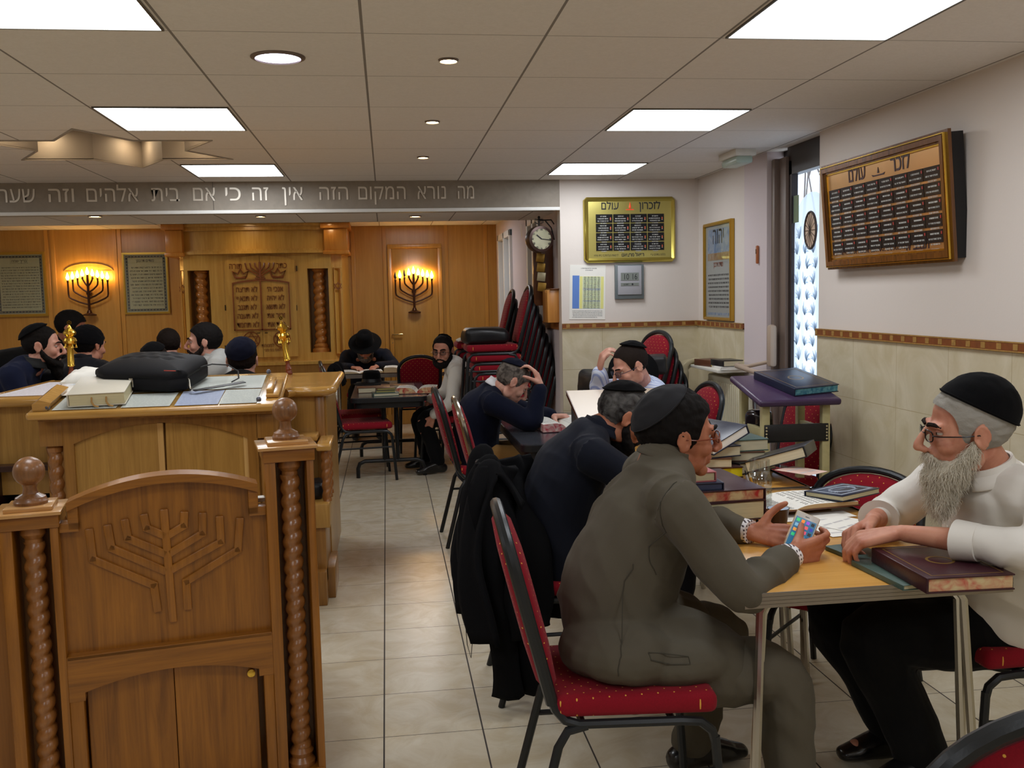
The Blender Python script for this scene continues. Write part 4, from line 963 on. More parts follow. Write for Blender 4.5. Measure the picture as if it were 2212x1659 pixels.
def misc_bag(c, d, label, cat='bag', name='bag', m_=None, bev=.03, rz=0, squash=.012, parent=None):
    g = MB().box((0, 0, d[2]/2), d, bev, seg=5)
    bm = bmesh.new(); vs = [bm.verts.new(p) for p in g.v]; bm.faces.ensure_lookup_table() if False else None
    for q in g.f: bm.faces.new([vs[i] for i in q])
    bmesh.ops.triangulate(bm, faces=bm.faces[:]); bmesh.ops.subdivide_edges(bm, edges=bm.edges[:], cuts=2, use_grid_fill=True)
    for v_ in bm.verts:
        n = noise.noise(Vector(v_.co)*9+Vector(c)*5); v_.co *= 1+n*.12*(1 if squash else 0)
        v_.co.z = max(v_.co.z, 0)
    v, f = _bm_take(bm); o = MB().add(v, f).build(name, m_ or m_leather, None, 60); o.location = c; o.rotation_euler = (0, 0, rad(rz)); return tag(o, label, cat)
misc_bag((1.96, 4.62, .752), (.16, .13, .04), 'grey-black glasses case lying in the lectern drawer', 'case', 'glasses_case', mat('case_grey', (60, 58, 70), .25), .018, 10, 0)
misc_bag((2.08, 4.64, .752), (.12, .08, .028), 'small black pouch beside the glasses case in the lectern drawer', 'pouch', 'pouch', None, .012, -8)
misc_bag((1.93, 4.8, .752), (.12, .12, .12), 'crumpled dark plastic bag with a red label behind the glasses case', 'bag', 'plastic_bag', mat('dark_shiny', (34, 28, 32), .15, coat=.5), .03, 20)

# ================================================================== CHAIR OF ELIJAH (front wooden throne)
GA = rad(11); GP = Vector((-.301, 2.9, 0))
def gp(px, py, off=0.0):
    d = _R*((px-1106)/FPX)-_U*((py-829.5)/FPX)+_F; n = Vector((-math.sin(GA), math.cos(GA), 0)); c = Vector((0, 0, EYE)); P0 = GP+n*off
    t = (P0-c).dot(n)/d.dot(n); p = c+d*t; return ((p-GP).dot(Vector((math.cos(GA), math.sin(GA), 0))), p.z)
th = empty('ceremonial_chair', GP, GA, 'tall carved oak ceremonial chair back with menorah relief and ball finials in the foreground', 'ceremonial chair')
def post(uc, hw, ztop, colr, recess, rb, zb0):
    g = MB(); g.span((uc-hw, -.01, 0), (uc-hw+.032, .14, ztop-.035), .003).span((uc+hw-.022, -.01, 0), (uc+hw, .14, ztop-.035), .003).span((uc-hw, .1, 0), (uc+hw, .14, ztop-.035))
    g.span((uc-hw+.005, -.012, 0), (uc+hw-.005, .14, zb0)); g.build('post', m_chairoak, th)
    g = MB().span((uc-hw-.004, -.016, ztop-.04), (uc+hw+.004, .145, ztop), .003); g.build('post_head', m_chairoakx, th)
    g = MB().span((uc-hw-.018, -.03, ztop-.002), (uc+hw+.012, .155, ztop+.008), .002).span((uc-hw+.012, -.005, ztop+.008), (uc+hw-.012, .13, ztop+.02), .002); g.build('cap', wood('cap_oak', (168, 120, 66), (198, 150, 92), .2, axis=0, coat=.6), th)
    g = MB(); z_ = ztop+.02
    g.lathe([(rb*1.05, 0), (rb*1.08, .008), (rb*.98, .014), (rb*.95, .02), (rb*.5, .03), (rb*.42, .045), (rb*.5, .056)]+[(rb*math.sin(a), .05+rb+.0-rb*math.cos(a)) for a in np.linspace(.5, PI-.05, 14)], (uc, .06, z_), 28)
    g.tube([(uc+rb*1.005*math.cos(a), .06+rb*1.005*math.sin(a), z_+.05+rb*1.25) for a in np.linspace(0, 2*PI, 25)[:-1]], .0012, seg=4, closed=True) if False else None
    g.build('ball_finial', wood('finial_wood', (92, 58, 32), (146, 98, 56), .38, coat=.35), th)
    g = MB(); spiral(g, (uc+.004, .035), colr, zb0+.06, ztop-.085, .0415, .24, hand=1, per=14)
    g.lathe([(colr*1.3, 0), (colr*1.35, .015), (colr*1.0, .03), (colr*1.2, .045), (colr*.9, .06)], (uc+.004, .035, zb0), 20).lathe([(colr*.8, 0), (colr*.75, .01), (colr*1.15, .025), (colr*1.1, .045)], (uc+.004, .035, ztop-.085), 20)
    g.build('twisted_column', m_turn, th)
post(-.004, .072, 1.062, .031, .1, .038, .06)
post(-.716, .074, .925, .030, .1, .042, .03)
uL, uR = -.642, -.076
# arched back panel
n = 20; apx = -.345
def ztop(u): t = (u-apx)/.28; return .952+.062*(1-t*t)-.004
g = MB(); us = np.linspace(-.618, -.098, n)
g.prism([(u, ztop(u)-.03) for u in us]+[(us[-1]+.0, .86), (uR+.01, .86), (uR+.01, .50), (uL-.01, .50), (uL-.01, .86), (us[0], .86)], .025, .055).build('back_panel', m_chairoak, th, 0)
g = MB()
for i in range(n-1): g.add([(us[i], -.012, ztop(us[i])-.024), (us[i+1], -.012, ztop(us[i+1])-.024), (us[i+1], -.012, ztop(us[i+1])), (us[i], -.012, ztop(us[i])), (us[i], .07, ztop(us[i])-.024), (us[i+1], .07, ztop(us[i+1])-.024), (us[i+1], .07, ztop(us[i+1])), (us[i], .07, ztop(us[i]))], [(0, 1, 2, 3), (4, 7, 6, 5), (3, 2, 6, 7), (0, 4, 5, 1)]+([(0, 3, 7, 4)] if i == 0 else [])+([(1, 5, 6, 2)] if i == n-2 else []))
g.build('arched_top_rail', m_chairoakx, th, 30)
g = MB().span((-.618, 0, .87), (-.590, .05, ztop(-.6)-.02), .002).span((uL, 0, .865), (-.590, .05, .892), .002); g.build('shoulder', m_chairoakx, th); g = MB().span((-.126, 0, .87), (-.098, .05, ztop(-.11)-.02), .002)
g.span((-.126, 0, .865), (uR, .05, .892), .002); g.build('shoulder', m_chairoakx, th)
g = MB().span((-.1, .06, .893), (uR, .1, .905)); g.build('metal_plate', m_frost, th, 0)
# middle rail with an arched lower edge and the lower doors
us2 = np.linspace(-.60, -.118, 20)
g = MB().prism([(uL, .375), (-.60, .375), (-.60, .398)]+[(u, .398+.038*(1-((u+.36)/.242)**2)) for u in us2]+[(-.118, .398), (-.118, .375), (uR, .375), (uR, .505), (uL, .505)], -.006, .03)
g.span((uL, -.006, .495), (uR, .06, .507), .002); g.build('middle_rail', m_chairoakx, th, 20)
g = MB().span((-.60, .035, .02), (-.362, .05, .45), .002).span((-.360, .035, .02), (-.122, .05, .45), .002); g.build('lower_panel', m_chairoak, th, 0)
g = MB().span((uL, -.005, 0), (-.605, .05, .38), .002).span((-.105, -.005, 0), (uR, .05, .38), .002).span((uL, -.005, 0), (uR, .05, .05)); g.build('stile', m_chairoak, th)
c = gp(544, 1461); MB().lathe([(.012, -.012), (.012, .006), (.004, .009), (.001, .009)], (0, 0, 0), 16, M=Matrix.Translation((c[0], .03, c[1])) @ Matrix.Rotation(PI/2, 4, 'X')).build('lock', m_gold, th)
# menorah relief
g = MB()
def strip(pts, w_=.0115, d=.016):
    P = [gp(*p, off=.02) for p in pts]
    for a, b_ in zip(P, P[1:]):
        e_ = Vector((b_[0]-a[0], b_[1]-a[1])).normalized()*w_*.75; a = (a[0]-e_.x, a[1]-e_.y); b_ = (b_[0]+e_.x, b_[1]+e_.y)
        g.beam((a[0], .022, a[1]), (b_[0], .022, b_[1]), w_*2*1.0, d, .003, up=(0, 1, 0))
Z4 = lambda x, y: (x*.48177, 860+y*.48177)
for br in ([(400, 598), (416, 722), (690, 838), (706, 945)], [(483, 580), (500, 672), (735, 772)], [(560, 555), (574, 628), (735, 695)], [(646, 532), (658, 582), (735, 614)],
           [(1075, 548), (1066, 680), (835, 822), (842, 935)], [(984, 540), (990, 645), (775, 765)], [(908, 525), (908, 606), (770, 690)], [(826, 520), (824, 572), (765, 608)], [(735, 510), (775, 990)]): strip([Z4(*p) for p in br])
g.build('menorah_relief', m_chairoak, th, 30)
# seat box behind with side panels
g = MB().span((uL-.1, .14, 0), (.05, .78, .42)); g.build('seat_box', m_oak, th, 0)
g = MB().span((.05, .14, .05), (.072, .76, .43), .002).span((.05, .14, 0), (.085, .8, .05), .002); g.build('side_panel', m_oakl, th)
g = MB().span((-.79, .14, .43), (.082, .8, .45), .008); g.build('seat', m_top, th)
g = MB()
for r_ in (1, .72): g.tube([(.074, .47+.16*r_*math.cos(a), .24+.14*r_*math.sin(a)) for a in np.linspace(0, 2*PI, 29)[:-1]], .009, seg=6, closed=True)
g.build('oval_carving', m_oak, th)
g = MB().span((-1.1, .1, 0), (-.79, .14, .9), .003); g.build('wing_panel', m_chairoak, th)

# ================================================================== BIMAH
bi = empty('bimah', (0, 0, 0), 0, 'large oak bimah reading desk with sloping glass-covered top and twisted columns', 'reading desk')
def s_poly(): return None
# flat tabletop with a rounded front edge
TZ = 1.05
xa, xb = -2.02, -.30
outline = [(xa+.05, 5.02), (xa, 5.07), (xa, 6.1), (xb, 6.1), (xb, 5.1), (xb-.03, 5.04), (-.42, 5.04), (-.49, 5.06), (-.53, 4.98), (-.6, 4.9), (-1.5, 4.9), (-1.62, 5.0), (-1.72, 5.03)]
g = MB().prism(outline, TZ-.045, TZ, 'z'); g.build('table_top', m_top, bi, 20)
g = MB(); g.tube([(x, y, TZ-.022) for x, y in [(xa, 6.1), (xa, 5.08), (xa+.05, 5.025), (-1.72, 5.03), (-1.62, 5.0)]], .026, seg=10); g.build('rounded_edge', m_top, bi, 50); g = MB(); g.tube([(x, y, TZ-.022) for x, y in [(-.53, 4.98), (-.49, 5.055), (-.42, 5.042), (-.33, 5.042), (xb, 5.08), (xb, 6.1)]], .026, seg=10)
g.build('rounded_edge', m_top, bi, 50)
SL = math.atan(.1667); DM = Matrix.Translation((-1.04, 4.42, 1.037)) @ Matrix.Rotation(rad(1.5), 4, 'Z') @ Matrix.Rotation(SL, 4, 'X')
g = MB(); g.M = DM; g.box((0, .3, -.02), (1.09, .62, .036), .015, seg=4); g.build('sloping_top', m_top, bi, 50)
g = MB().prism([(4.45, 1.0), (5.03, 1.1), (5.03, .99), (4.45, .99)], -1.55, -.53, 'x'); g.build('slope_support', m_oak, bi, 0)
yf = 4.5
g = MB().span((-1.55, yf+.04, .04), (-.53, 5.0, 1.0)); g.build('carcass', m_oak, bi, 0)
# front frame with arched opening, panels behind
us3 = np.linspace(-1.42, -.655, 22)
arch_ = [(u, .875+.085*(1-((u+1.04)/.385)**2)) for u in us3]
g = MB().prism([(-1.465, .0), (-1.42, .0)]+arch_+[(-.655, 0), (-.61, 0), (-.61, 1.01), (-1.465, 1.01)], yf, yf+.035, 'y'); g.build('front_frame', m_oak, bi, 0)
g = MB().prism([(-1.42, .03)]+arch_[:11]+[(-1.045, .03)], yf+.015, yf+.038); g.build('front_panel', m_oakl, bi, 0)
g = MB().prism([(-1.035, .03)]+arch_[11:]+[(-.655, .03)], yf+.015, yf+.038); g.build('front_panel', m_oakl, bi, 0)
ml_ = wood('pale_strip', (186, 140, 78), (206, 164, 100), .35); MB().span((-1.055, yf+.008, .03), (-1.03, yf+.03, .958)).build('centre_strip', ml_, bi, 0); MB().span((-.675, yf+.008, .03), (-.655, yf+.03, .885)).build('edge_strip', ml_, bi, 0)
for cx in (-1.515, -.565):
    MB().span((cx-.05, yf-.0, .87), (cx+.05, 5.0, 1.01), .003).build('corner_block', m_oak, bi)
    g = MB(); spiral(g, (cx, yf+.05), .036, .14, .85, .058, .24, hand=1, per=12); g.lathe([(.036, 0), (.04, .02), (.03, .035)], (cx, yf+.05, .84), 16).build('twisted_column', m_turn, bi)
    MB().span((cx-.05, yf, 0), (cx+.05, 4.7, .14), .004).build('plinth', m_oak, bi)
# wings below the flat top
MB().span((-.53, 5.08, .04), (-.345, 5.1, TZ-.045)).span((-.53, 5.1, 0.04), (-.33, 6.05, TZ-.045)).build('right_wing', m_oakl, bi, 0)
MB().span((-.385, 5.07, .1), (-.34, 5.11, TZ-.045), .003).build('wing_stile', m_oak, bi)
MB().span((-1.98, 5.08, .55), (-1.56, 6.05, TZ-.045)).build('left_wing', m_oakl, bi, 0)
MB().span((-.55, 4.8, 0), (-.30, 5.12, .16), .004).span((-.45, 4.68, 0), (-.335, 4.85, .17), .004).build('plinth', m_oak, bi)
# little side bench with balusters and arm rest
MB().span((-.5, 4.72, .38), (-.31, 5.1, .5), .004).build('bench_box', m_oakl, bi)
MB().span((-.47, 4.74, .1), (-.335, 5.1, .4), .003).build('bench_side', m_oak, bi)
MB().box((-.33, 4.92, .775), (.075, .34, .035), .012, seg=3).build('arm_rest', m_top, bi)
for y_ in (4.8, 4.9, 5.0):
    g = MB(); spiral(g, (-.325, y_), .024, .5, .76, .05, .24, hand=1, per=12, seg=14); g.build('baluster', m_turn, bi)
MB().span((-.53, 4.9, .79), (-.37, 5.08, .815), .003).build('small_shelf', m_top, bi)
MB().box((-.42, 4.35, .52), (.09, .05, .08), .02).build('bracket', m_top, bi)
MB().span((-.47, 4.34, .42), (-.43, 4.5, .6), .003).build('bracket_arm', m_oak, bi)
# ledges on the desk
g = MB(); g.M = DM; g.prism([(-.52, .0), (-.46, .0), (-.44, .035), (-.49, .05), (-.52, .03)], .02, .3, 'y'); g.build('book_stop', m_top, bi)
g = MB(); g.M = DM; g.box((.49, .25, .02), (.03, .24, .03), .004).box((.505, .25, .008), (.06, .3, .014), .004); g.build('side_ledge', m_top, bi)
m_glasstop = glassmat('desk_glass', (248, 250, 250), .07, .03)
g = MB(); g.M = DM; g.box((-.01, .295, .006), (.93, .56, .005), .0); g.build('glass_sheet', m_glasstop, bi, 0)
g = MB(); g.M = DM
for x, y in ((-.46, .03), (.45, .03), (.45, .56)): g.lathe([(.011, 0), (.012, .012), (.006, .02), (.001, .02)], (x, y, .006), 12)
g.build('glass_clamp', mat('clamp_grey', (96, 98, 110), .3, metal=.6), bi)
rebase(bi, (-1.1, 5.3, 0))
# papers under and on the glass
random.seed(21)
def paper_on(M, x0, y0, x1, y1, z, label, col=None, lines=14, name='paper_sheet', cat='paper', skew=0, ink=None, cols=1):
    g = MB(); g.M = M; g.mat(0).add([(x0+skew, y0, z), (x1+skew, y0, z), (x1-skew, y1, z), (x0-skew, y1, z), (x0+skew, y0, z+.0006), (x1+skew, y0, z+.0006), (x1-skew, y1, z+.0006), (x0-skew, y1, z+.0006)], [(0, 3, 2, 1), (4, 5, 6, 7), (0, 1, 5, 4), (1, 2, 6, 5), (2, 3, 7, 6), (3, 0, 4, 7)])
    sub = MB(); T = Matrix.Rotation(-PI/2, 4, 'X')
    for c in range(cols):
        xa_ = x0+(x1-x0)*c/cols+.012; xb_ = x0+(x1-x0)*(c+1)/cols-.012
        for k in range(lines):
            yy = y0+(y1-y0)*(k+.7)/(lines+.6); hh = (y1-y0)/(lines+.6)*.32
            x = xb_
            while x > xa_+hh:
                wd_ = min(hh*random.uniform(1, 4), x-xa_); g.mat(1).add([(x-wd_, yy, z+.0009), (x, yy, z+.0009), (x, yy+hh*.55, z+.0009), (x-wd_, yy+hh*.55, z+.0009)], [(0, 1, 2, 3)]); x -= wd_+hh*.5
    o = g.build(name, [col or m_paper, ink or mat('faint_ink', (196, 194, 194), .8)], None, 0); return tag(o, label, cat)
lil = mat('lilac_paper', (206, 210, 234), .8)
paper_on(DM, -.44, .02, -.17, .5, .0015, 'printed sheet under the desk glass beneath the white book', m_paper, 18)
paper_on(DM, -.15, .02, .06, .25, .0015, 'small pale sheet under the glass just right of the white book', m_paper, 9)
paper_on(DM, -.15, .28, .07, .52, .0015, 'tinted printed sheet under the glass partly covered by the black case', mat('buff_paper', (206, 200, 184), .8), 16, ink=mat('brown_ink', (150, 120, 110), .8))
paper_on(DM, .08, .02, .27, .27, .0015, 'lilac sheet under the desk glass', lil, 10, ink=mat('lilac_ink', (170, 174, 214), .8))
paper_on(DM, .275, .02, .44, .27, .0015, 'white sheet right of the lilac one under the glass', m_paper, 12)
paper_on(DM, .1, .29, .44, .545, .0015, 'large double-column printed sheet at the far right under the desk glass', m_paper, 22, cols=2)
paper_on(Matrix.Identity(4), -1.99, 5.1, -1.66, 5.95, TZ+.001, 'large white printed sheet on the left wing of the bimah', mat('paper_cool', (236, 232, 240), .8), 24)
paper_on(DM @ Matrix.Rotation(rad(14), 4, 'Z'), -.40, .33, -.22, .52, .012, 'blank white paper sticking out left of the white book', m_paper, 0)
# finials of the scroll standing on wooden pegs
def rimon(x, y, tilt, label):
    o = empty('scroll_finial', (x, y, TZ), 0, label, 'finial', 'golden bell finials on the bimah'); o.rotation_euler = (0, rad(tilt), 0)
    MB().lathe([(.02, 0), (.022, .01), (.017, .025), (.021, .035), (.017, .045), (.012, .07), (.014, .09)], seg=16).build('peg', wood('peg_red', (96, 40, 16), (130, 62, 28), .2), o)
    g = MB().lathe([(.021, .085), (.022, .09), (.019, .095), (.014, .2), (.015, .21), (.02, .215), (.035, .225), (.04, .24), (.034, .255), (.02, .262), (.022, .268), (.036, .278), (.038, .29), (.028, .304), (.016, .312), (.009, .325), (.003, .335)], seg=24)
    for k in range(8): a = PI*k/4; g.cyl((.0185*math.cos(a), .0185*math.sin(a), .092), (.0145*math.cos(a), .0145*math.sin(a), .2), .0022, seg=5)
    starring(g, 0, .349, .0135, 0, .0018, False); g.build('gilded_body', m_gold, o)
    for k in range(5):
        a = 2*PI*k/5+.4; b_ = MB().lathe([(.0095, 0), (.006, .008), (.003, .014), (.0015, .026)], (.033*math.cos(a), .033*math.sin(a), .198), 10); b_.build('bell', m_gold, o)
    return o
c = at(155, 822, z=TZ); rimon(c.x, c.y, 1, 'golden tiered bell finial on a wooden peg at the left of the bimah')
c = at(625, 809, z=TZ); rimon(c.x, c.y, -6, 'golden tiered bell finial on a wooden peg at the right of the bimah')
# ================================================================== BOOKS AND SMALL THINGS
random.seed(99)
m_floral = mat('marbled_red', (176, 44, 40), .6, col2=(214, 190, 140), vscale=26)
m_floral2 = mat('marbled_flower', (190, 100, 80), .6, col2=(206, 186, 140), vscale=30)
m_pink = mat('marbled_pink', (200, 60, 80), .6, col2=(232, 214, 204), vscale=28)
m_blue_e = mat('marbled_blue', (40, 110, 140), .6, col2=(110, 170, 180), vscale=50)
m_bord = mat('bordeaux_cover', (58, 26, 34), .3, bump=.2, bscale=150); m_navy = mat('navy_cover', (26, 34, 58), .3, bump=.2, bscale=150)
m_ivory = mat('ivory_cover', (212, 206, 190), .35, bump=.15, bscale=200); m_green = mat('green_cover', (70, 92, 84), .4, bump=.2, bscale=150)
m_brownc = mat('brown_cover', (92, 56, 38), .35); m_yel = mat('yellow_edge', (214, 204, 30), .5); m_blackc = mat('black_cover', (26, 26, 30), .3)
def book(w_, d, h, loc, rz, label, cover=m_bord, edge=None, tilt=(0, 0), group=None, name='closed_book', deco=None, corner=False):
    """closed book lying flat; spine along -x side"""
    t = empty(name, loc, 0, label, 'book', group); t.rotation_euler = (rad(tilt[0]), rad(tilt[1]), rad(rz))
    c = min(.004, h*.14); g = MB().box((0, 0, c/2), (w_, d, c), .001).box((0, 0, h-c/2), (w_, d, c), .001)
    g.tube([(-w_/2+.001, -d/2, h/2), (-w_/2+.001, d/2, h/2)], h/2, seg=12, flat=1) if False else g.box((-w_/2, 0, h/2), (c*1.4, d, h), c*.6, seg=3)
    g.build('cover', cover, t)
    MB().box((.002-w_*.006, 0, h/2), (w_*.965, d-.008, h-2*c), .001).build('page_block', edge or m_page, t, 0)
    if deco: deco(t, w_, d, h)
    return t
def flatT(x, y, z, rz=0): return Matrix.Translation((x, y, z)) @ Matrix.Rotation(rad(rz), 4, 'Z')
def deco_gold(txt='ספר'):
    def f(t, w_, d, h):
        g = MB(); q = [(-w_*.42, -d*.44), (w_*.42, -d*.44), (w_*.42, d*.44), (-w_*.42, d*.44)]
        g.ring_prism(q, [(a*.97, b_*.98) for a, b_ in q], h, h+.0004, 'z').lathe([(w_*.16, 0), (w_*.16, .0004), (w_*.13, .0004), (w_*.13, 0)], (0, 0, h), 24, cap=False)
        g.build('gilt_tooling', mat('gilt', (150, 118, 60), .35, metal=.5), t, 0)
    return f
def deco_siddur(t, w_, d, h):
    g = MB(); q = [(-w_*.40, -d*.42), (w_*.40, -d*.42), (w_*.40, d*.42), (-w_*.40, d*.42)]
    g.ring_prism(q, [(a*.84, b_*.88) for a, b_ in q], h, h+.0004, 'z'); g.tube([(w_*.22*math.cos(a), d*.27*math.sin(a), h) for a in np.linspace(0, 2*PI, 25)[:-1]], .003, seg=4, closed=True)
    for k in range(40): a = random.uniform(0, 2*PI); r_ = random.uniform(.8, 1.25); g.box((w_*.24*r_*math.cos(a), d*.28*r_*math.sin(a), h), (.008, .003, .0008), 0, rot=a)
    g.text('ELBRIN', w_*.11, flatT(0, -.004, h+.0006, 90), .0002)
    g.build('silver_ornament', mat('silver_print', (150, 160, 176), .4), t, 0)
def open_book(w_, d, h, loc, rz, label, edge=None, cover=m_blackc, gut=.5, group=None, wavy=.01, lines=14, name='open_book', dust=None):
    t = empty(name, loc, rad(rz), label, 'book', group)
    MB().box((0, 0, .0025), (w_*1.02, d*1.02, .005), .001).build('cover', cover, t)
    n = 24; v = []; f = []
    for i in range(n+1):
        s_ = i/n; x = (s_-.5)*w_*.98; g0 = abs(s_-gut)
        z = .006+(h-.006)*(1-math.exp(-g0*16))*(1 if s_ < gut else 1)*(1 if True else 1)+wavy*math.sin(g0*PI*2)*.5
        hh = z*(1 if (s_ < gut) == (gut > .5) else .55) if gut != .5 else z
        for y in (-d/2, d/2): v += [(x, y, .005), (x, y, max(.007, hh))]
    for i in range(n):
        a = i*4; b_ = a+4; f += [(a+1, b_+1, b_+3, a+3), (a, a+1+0, b_+1, b_)[::-1], (a+2, b_+2, b_+3, a+3)]
    f += [(0, 2, 3, 1), (n*4, n*4+1, n*4+3, n*4+2)]
    g = MB().add(v, f); g.m = []
    for i in range(n): g.m += [0, 1, 1]
    g.m += [1, 1]; g.build('pages', [m_paper, edge or m_page], t, 40)
    g = MB()
    for side in (0, 1):
        for k in range(lines):
            y = -d*.42+d*.84*k/(lines-1)
            for s0 in np.arange(.06, .43, .045):
                if random.random() < .12: continue
                s_ = s0*(gut*2) if side == 0 else gut+ (s0+.02)*(1-gut)*2
                if s_ > .96 or s_+.03 > .98: continue
                pts = []
                for ss in (s_, s_+.035):
                    i = min(n-1, int(ss*n)); z = v[i*4+1][2]*(1-(ss*n-i))+v[(i+1)*4+1][2]*(ss*n-i); pts.append(((ss-.5)*w_*.98, z+.0008))
                g.add([(pts[0][0], y-.0025, pts[0][1]), (pts[1][0], y-.0025, pts[1][1]), (pts[1][0], y+.0025, pts[1][1]), (pts[0][0], y+.0025, pts[0][1])], [(0, 1, 2, 3)])
    g.build('print', mat('page_ink', (150, 148, 144), .8), t, 0)
    return t
T1 = .739
# on the desk of the bimah
b_ = book(.235, .33, .058, (0, 0, 0), 0, 'thick ivory-covered book lying at the left front of the bimah desk', m_ivory, mat('cream_edge', (216, 206, 166), .8, stretch=(1, 1, 60), var=.15, vscale=10), name='ivory_book')
b_.matrix_world = DM @ Matrix.Translation((-.265, .205, .009)) @ Matrix.Rotation(rad(4), 4, 'Z') @ Matrix.Diagonal((1.02, 1, 1, 1))
g = MB()
for x in (-.02, .04): g.tube([(x, -.16, .04), (x, -.17, .02), (x+.01, -.176, .004), (x+.03, -.19, .002)], .004, seg=6, flat=.3)
g.build('ribbon_marker', mat('ribbon_gold', (170, 130, 70), .6), b_)
# white cloth bundle
bm = bmesh.new(); bmesh.ops.create_grid(bm, x_segments=26, y_segments=20, size=.5)
for q in bm.verts:
    x, y = q.co.x, q.co.y; q.co = Vector((x*.27+.02*y, y*.22, .035*max(0, 1-(2*x)**4)*max(0, 1-(2*y)**4)+.022*noise.noise(Vector((x*5, y*5, 1)))*max(0, 1-(2*x)**6)+.01))
r_ = bmesh.ops.extrude_face_region(bm, geom=bm.faces[:])
for q in [e for e in r_['geom'] if isinstance(e, bmesh.types.BMVert)]: q.co.z = .0005
v, f = _bm_take(bm); o = MB().add(v, f).build('white_cloth', mat('cotton_white', (238, 236, 228), .9), None, 60); o.matrix_world = DM @ Matrix.Translation((-.385, .52, .02)) @ Matrix.Diagonal((.9, .9, 1.0, 1)); tag(o, 'folded white cloth lying between the ivory book and the black hard case', 'cloth')
# black hard case with dimpled lid
cs = empty('hard_case', (0, 0, 0), 0, 'black hard-shell carrying case with dimpled lid and zip lying on the bimah desk', 'case')
m_eva = mat('eva_black', (17, 17, 20), .65, spec=.25, bump=.25, bscale=260)
w_, d_, h_ = .40, .33, .12; n = 40; v = []; f = []
dim = [(-.09+.06*i+(.03 if j % 2 else 0), -.05+.05*j) for i in range(4) for j in range(4)]
def cz_(x, y):
    u_, w2 = x/(w_/2), y/(d_/2); z = h_*.93*(1-.25*max(abs(u_), abs(w2))**6)+.03*(1-u_*u_)*(1-w2*w2)
    for a, b2 in dim:
        dd = ((x-a)/.022)**2+((y-b2)/.014)**2
        if dd < 1: z -= .007*(1-dd)**.3
    return z
def sq(t, k): return math.copysign(abs(t)**k, t)
for j in range(n+1):
    for i in range(n+1):
        a, b2 = 2*i/n-1, 2*j/n-1; x, y = a, b2
        m2 = max(abs(a), abs(b2))
        if m2 > 1e-6:
            ang = math.atan2(b2, a); r2 = m2*min(1/max(abs(math.cos(ang)), abs(math.sin(ang))), 1.22); x, y = r2*math.cos(ang), r2*math.sin(ang)
        v.append((x*w_/2, y*d_/2, cz_(x*w_/2*.999, y*d_/2*.999)))
for j in range(n):
    for i in range(n): a = j*(n+1)+i; f.append((a, a+1, a+n+2, a+n+1))
rim = [i for i in range(n+1)]+[(j)*(n+1)+n for j in range(1, n+1)]+[n*(n+1)+i for i in range(n-1, -1, -1)]+[j*(n+1) for j in range(n-1, 0, -1)]
prev = rim
for (s_, z) in ((1.01, .075), (1.012, .064), (1.0, .062), (1.0, .056), (1.012, .054), (1.0, .01), (.96, 0)):
    ring = []
    for k in rim: ring.append(len(v)); v.append((v[k][0]*s_, v[k][1]*s_, z))
    for k in range(len(rim)): f.append((prev[k], ring[k], ring[(k+1) % len(rim)], prev[(k+1) % len(rim)]))
    prev = ring
f.append(tuple(prev[::-1]))
MB().add(v, f).build('shell', m_eva, cs, 60)
g = MB().box((-.02, -.172, .055), (.018, .006, .022), .002).tube([(-.012, -.178, .06), (-.01, -.182, .045), (-.01, -.182, .025)], .003, seg=6); g.build('zip_pull', m_chrome, cs)
MB().box((.15, -.168, .105), (.05, .003, .003)).build('red_mark', mat('red_mark', (190, 60, 40), .5), cs, 0)
g = MB().tube([(.19, -.1, .06), (.21, -.12, .05), (.215, -.13, .02)], .004, seg=6); g.tube([(.215, -.13, .018), (.225, -.15, .012), (.235, -.16, .01)], .005, seg=6); g.build('snap_hook', m_chrome, cs)
g = MB().beam((.24, -.155, .008), (.40, .02, .008), .026, .004, .001, up=(0, 0, 1)); g.tube([(.185, .02, .07), (.24, .07, .08), (.30, .10, .07), (.345, .10, .04), (.36, .06, .015), (.35, .0, .012)], .0035, seg=6); g.build('strap', m_black, cs)
cs.matrix_world = DM @ Matrix.Translation((-.085, .43, .012)) @ Matrix.Rotation(rad(-14), 4, 'Z') @ Matrix.Diagonal((1.12, 1.05, 1, 1))
# foreground table
def pile(x, y, z, items):
    for (w_, d, h, rz, lb, cov, ed) in items: book(w_, d, h, (x, y, z), rz, lb, cov, ed); z += h
    return z
pile(1.02, 3.0, T1, [(.23, .31, .045, 184, 'dark blue book with gilt star spine at the bottom of the near pile', m_navy, None),
                     (.25, .36, .062, 186, 'thick cream-edged book second in the near pile behind the grey-suited man', m_bord, mat('cream_edge', (216, 206, 166), .8)),
                     (.26, .36, .038, 183, 'bordeaux book with red marbled edge on the near pile', m_bord, m_floral),
                     ])
g = MB()
# gilt spine facing the camera on the lowest book
sp_ = MB(); 
for x_ in (1.115, 1.13, .94): sp_.span((x_, 2.8445, T1+.004), (x_+.004, 2.8455, T1+.042))
sp_.span((.99, 2.8445, T1+.012), (1.09, 2.8455, T1+.034)); star_ = [(1.15+.012*math.cos(rad(90+72*k*2)), T1+.024+.012*math.sin(rad(90+72*k*2))) for k in range(5)]
for k in range(5): a, b2 = star_[k], star_[(k+1) % 5]; sp_.beam((a[0], 2.845, a[1]), (b2[0], 2.845, b2[1]), .002, .004, up=(0, 1, 0))
z_ = T1+.145
book(.15, .21, .025, (.95, 2.93, z_), 178, 'small blue book with round gilt emblem near the top of the near pile', m_navy, mat('blue_edge', (60, 70, 100), .5))
book(.14, .2, .032, (.93, 2.94, z_+.025), 182, 'small pink-covered book topmost of the near pile', mat('rose_cover', (170, 96, 100), .5), mat('cream_edge', (216, 206, 166), .8))
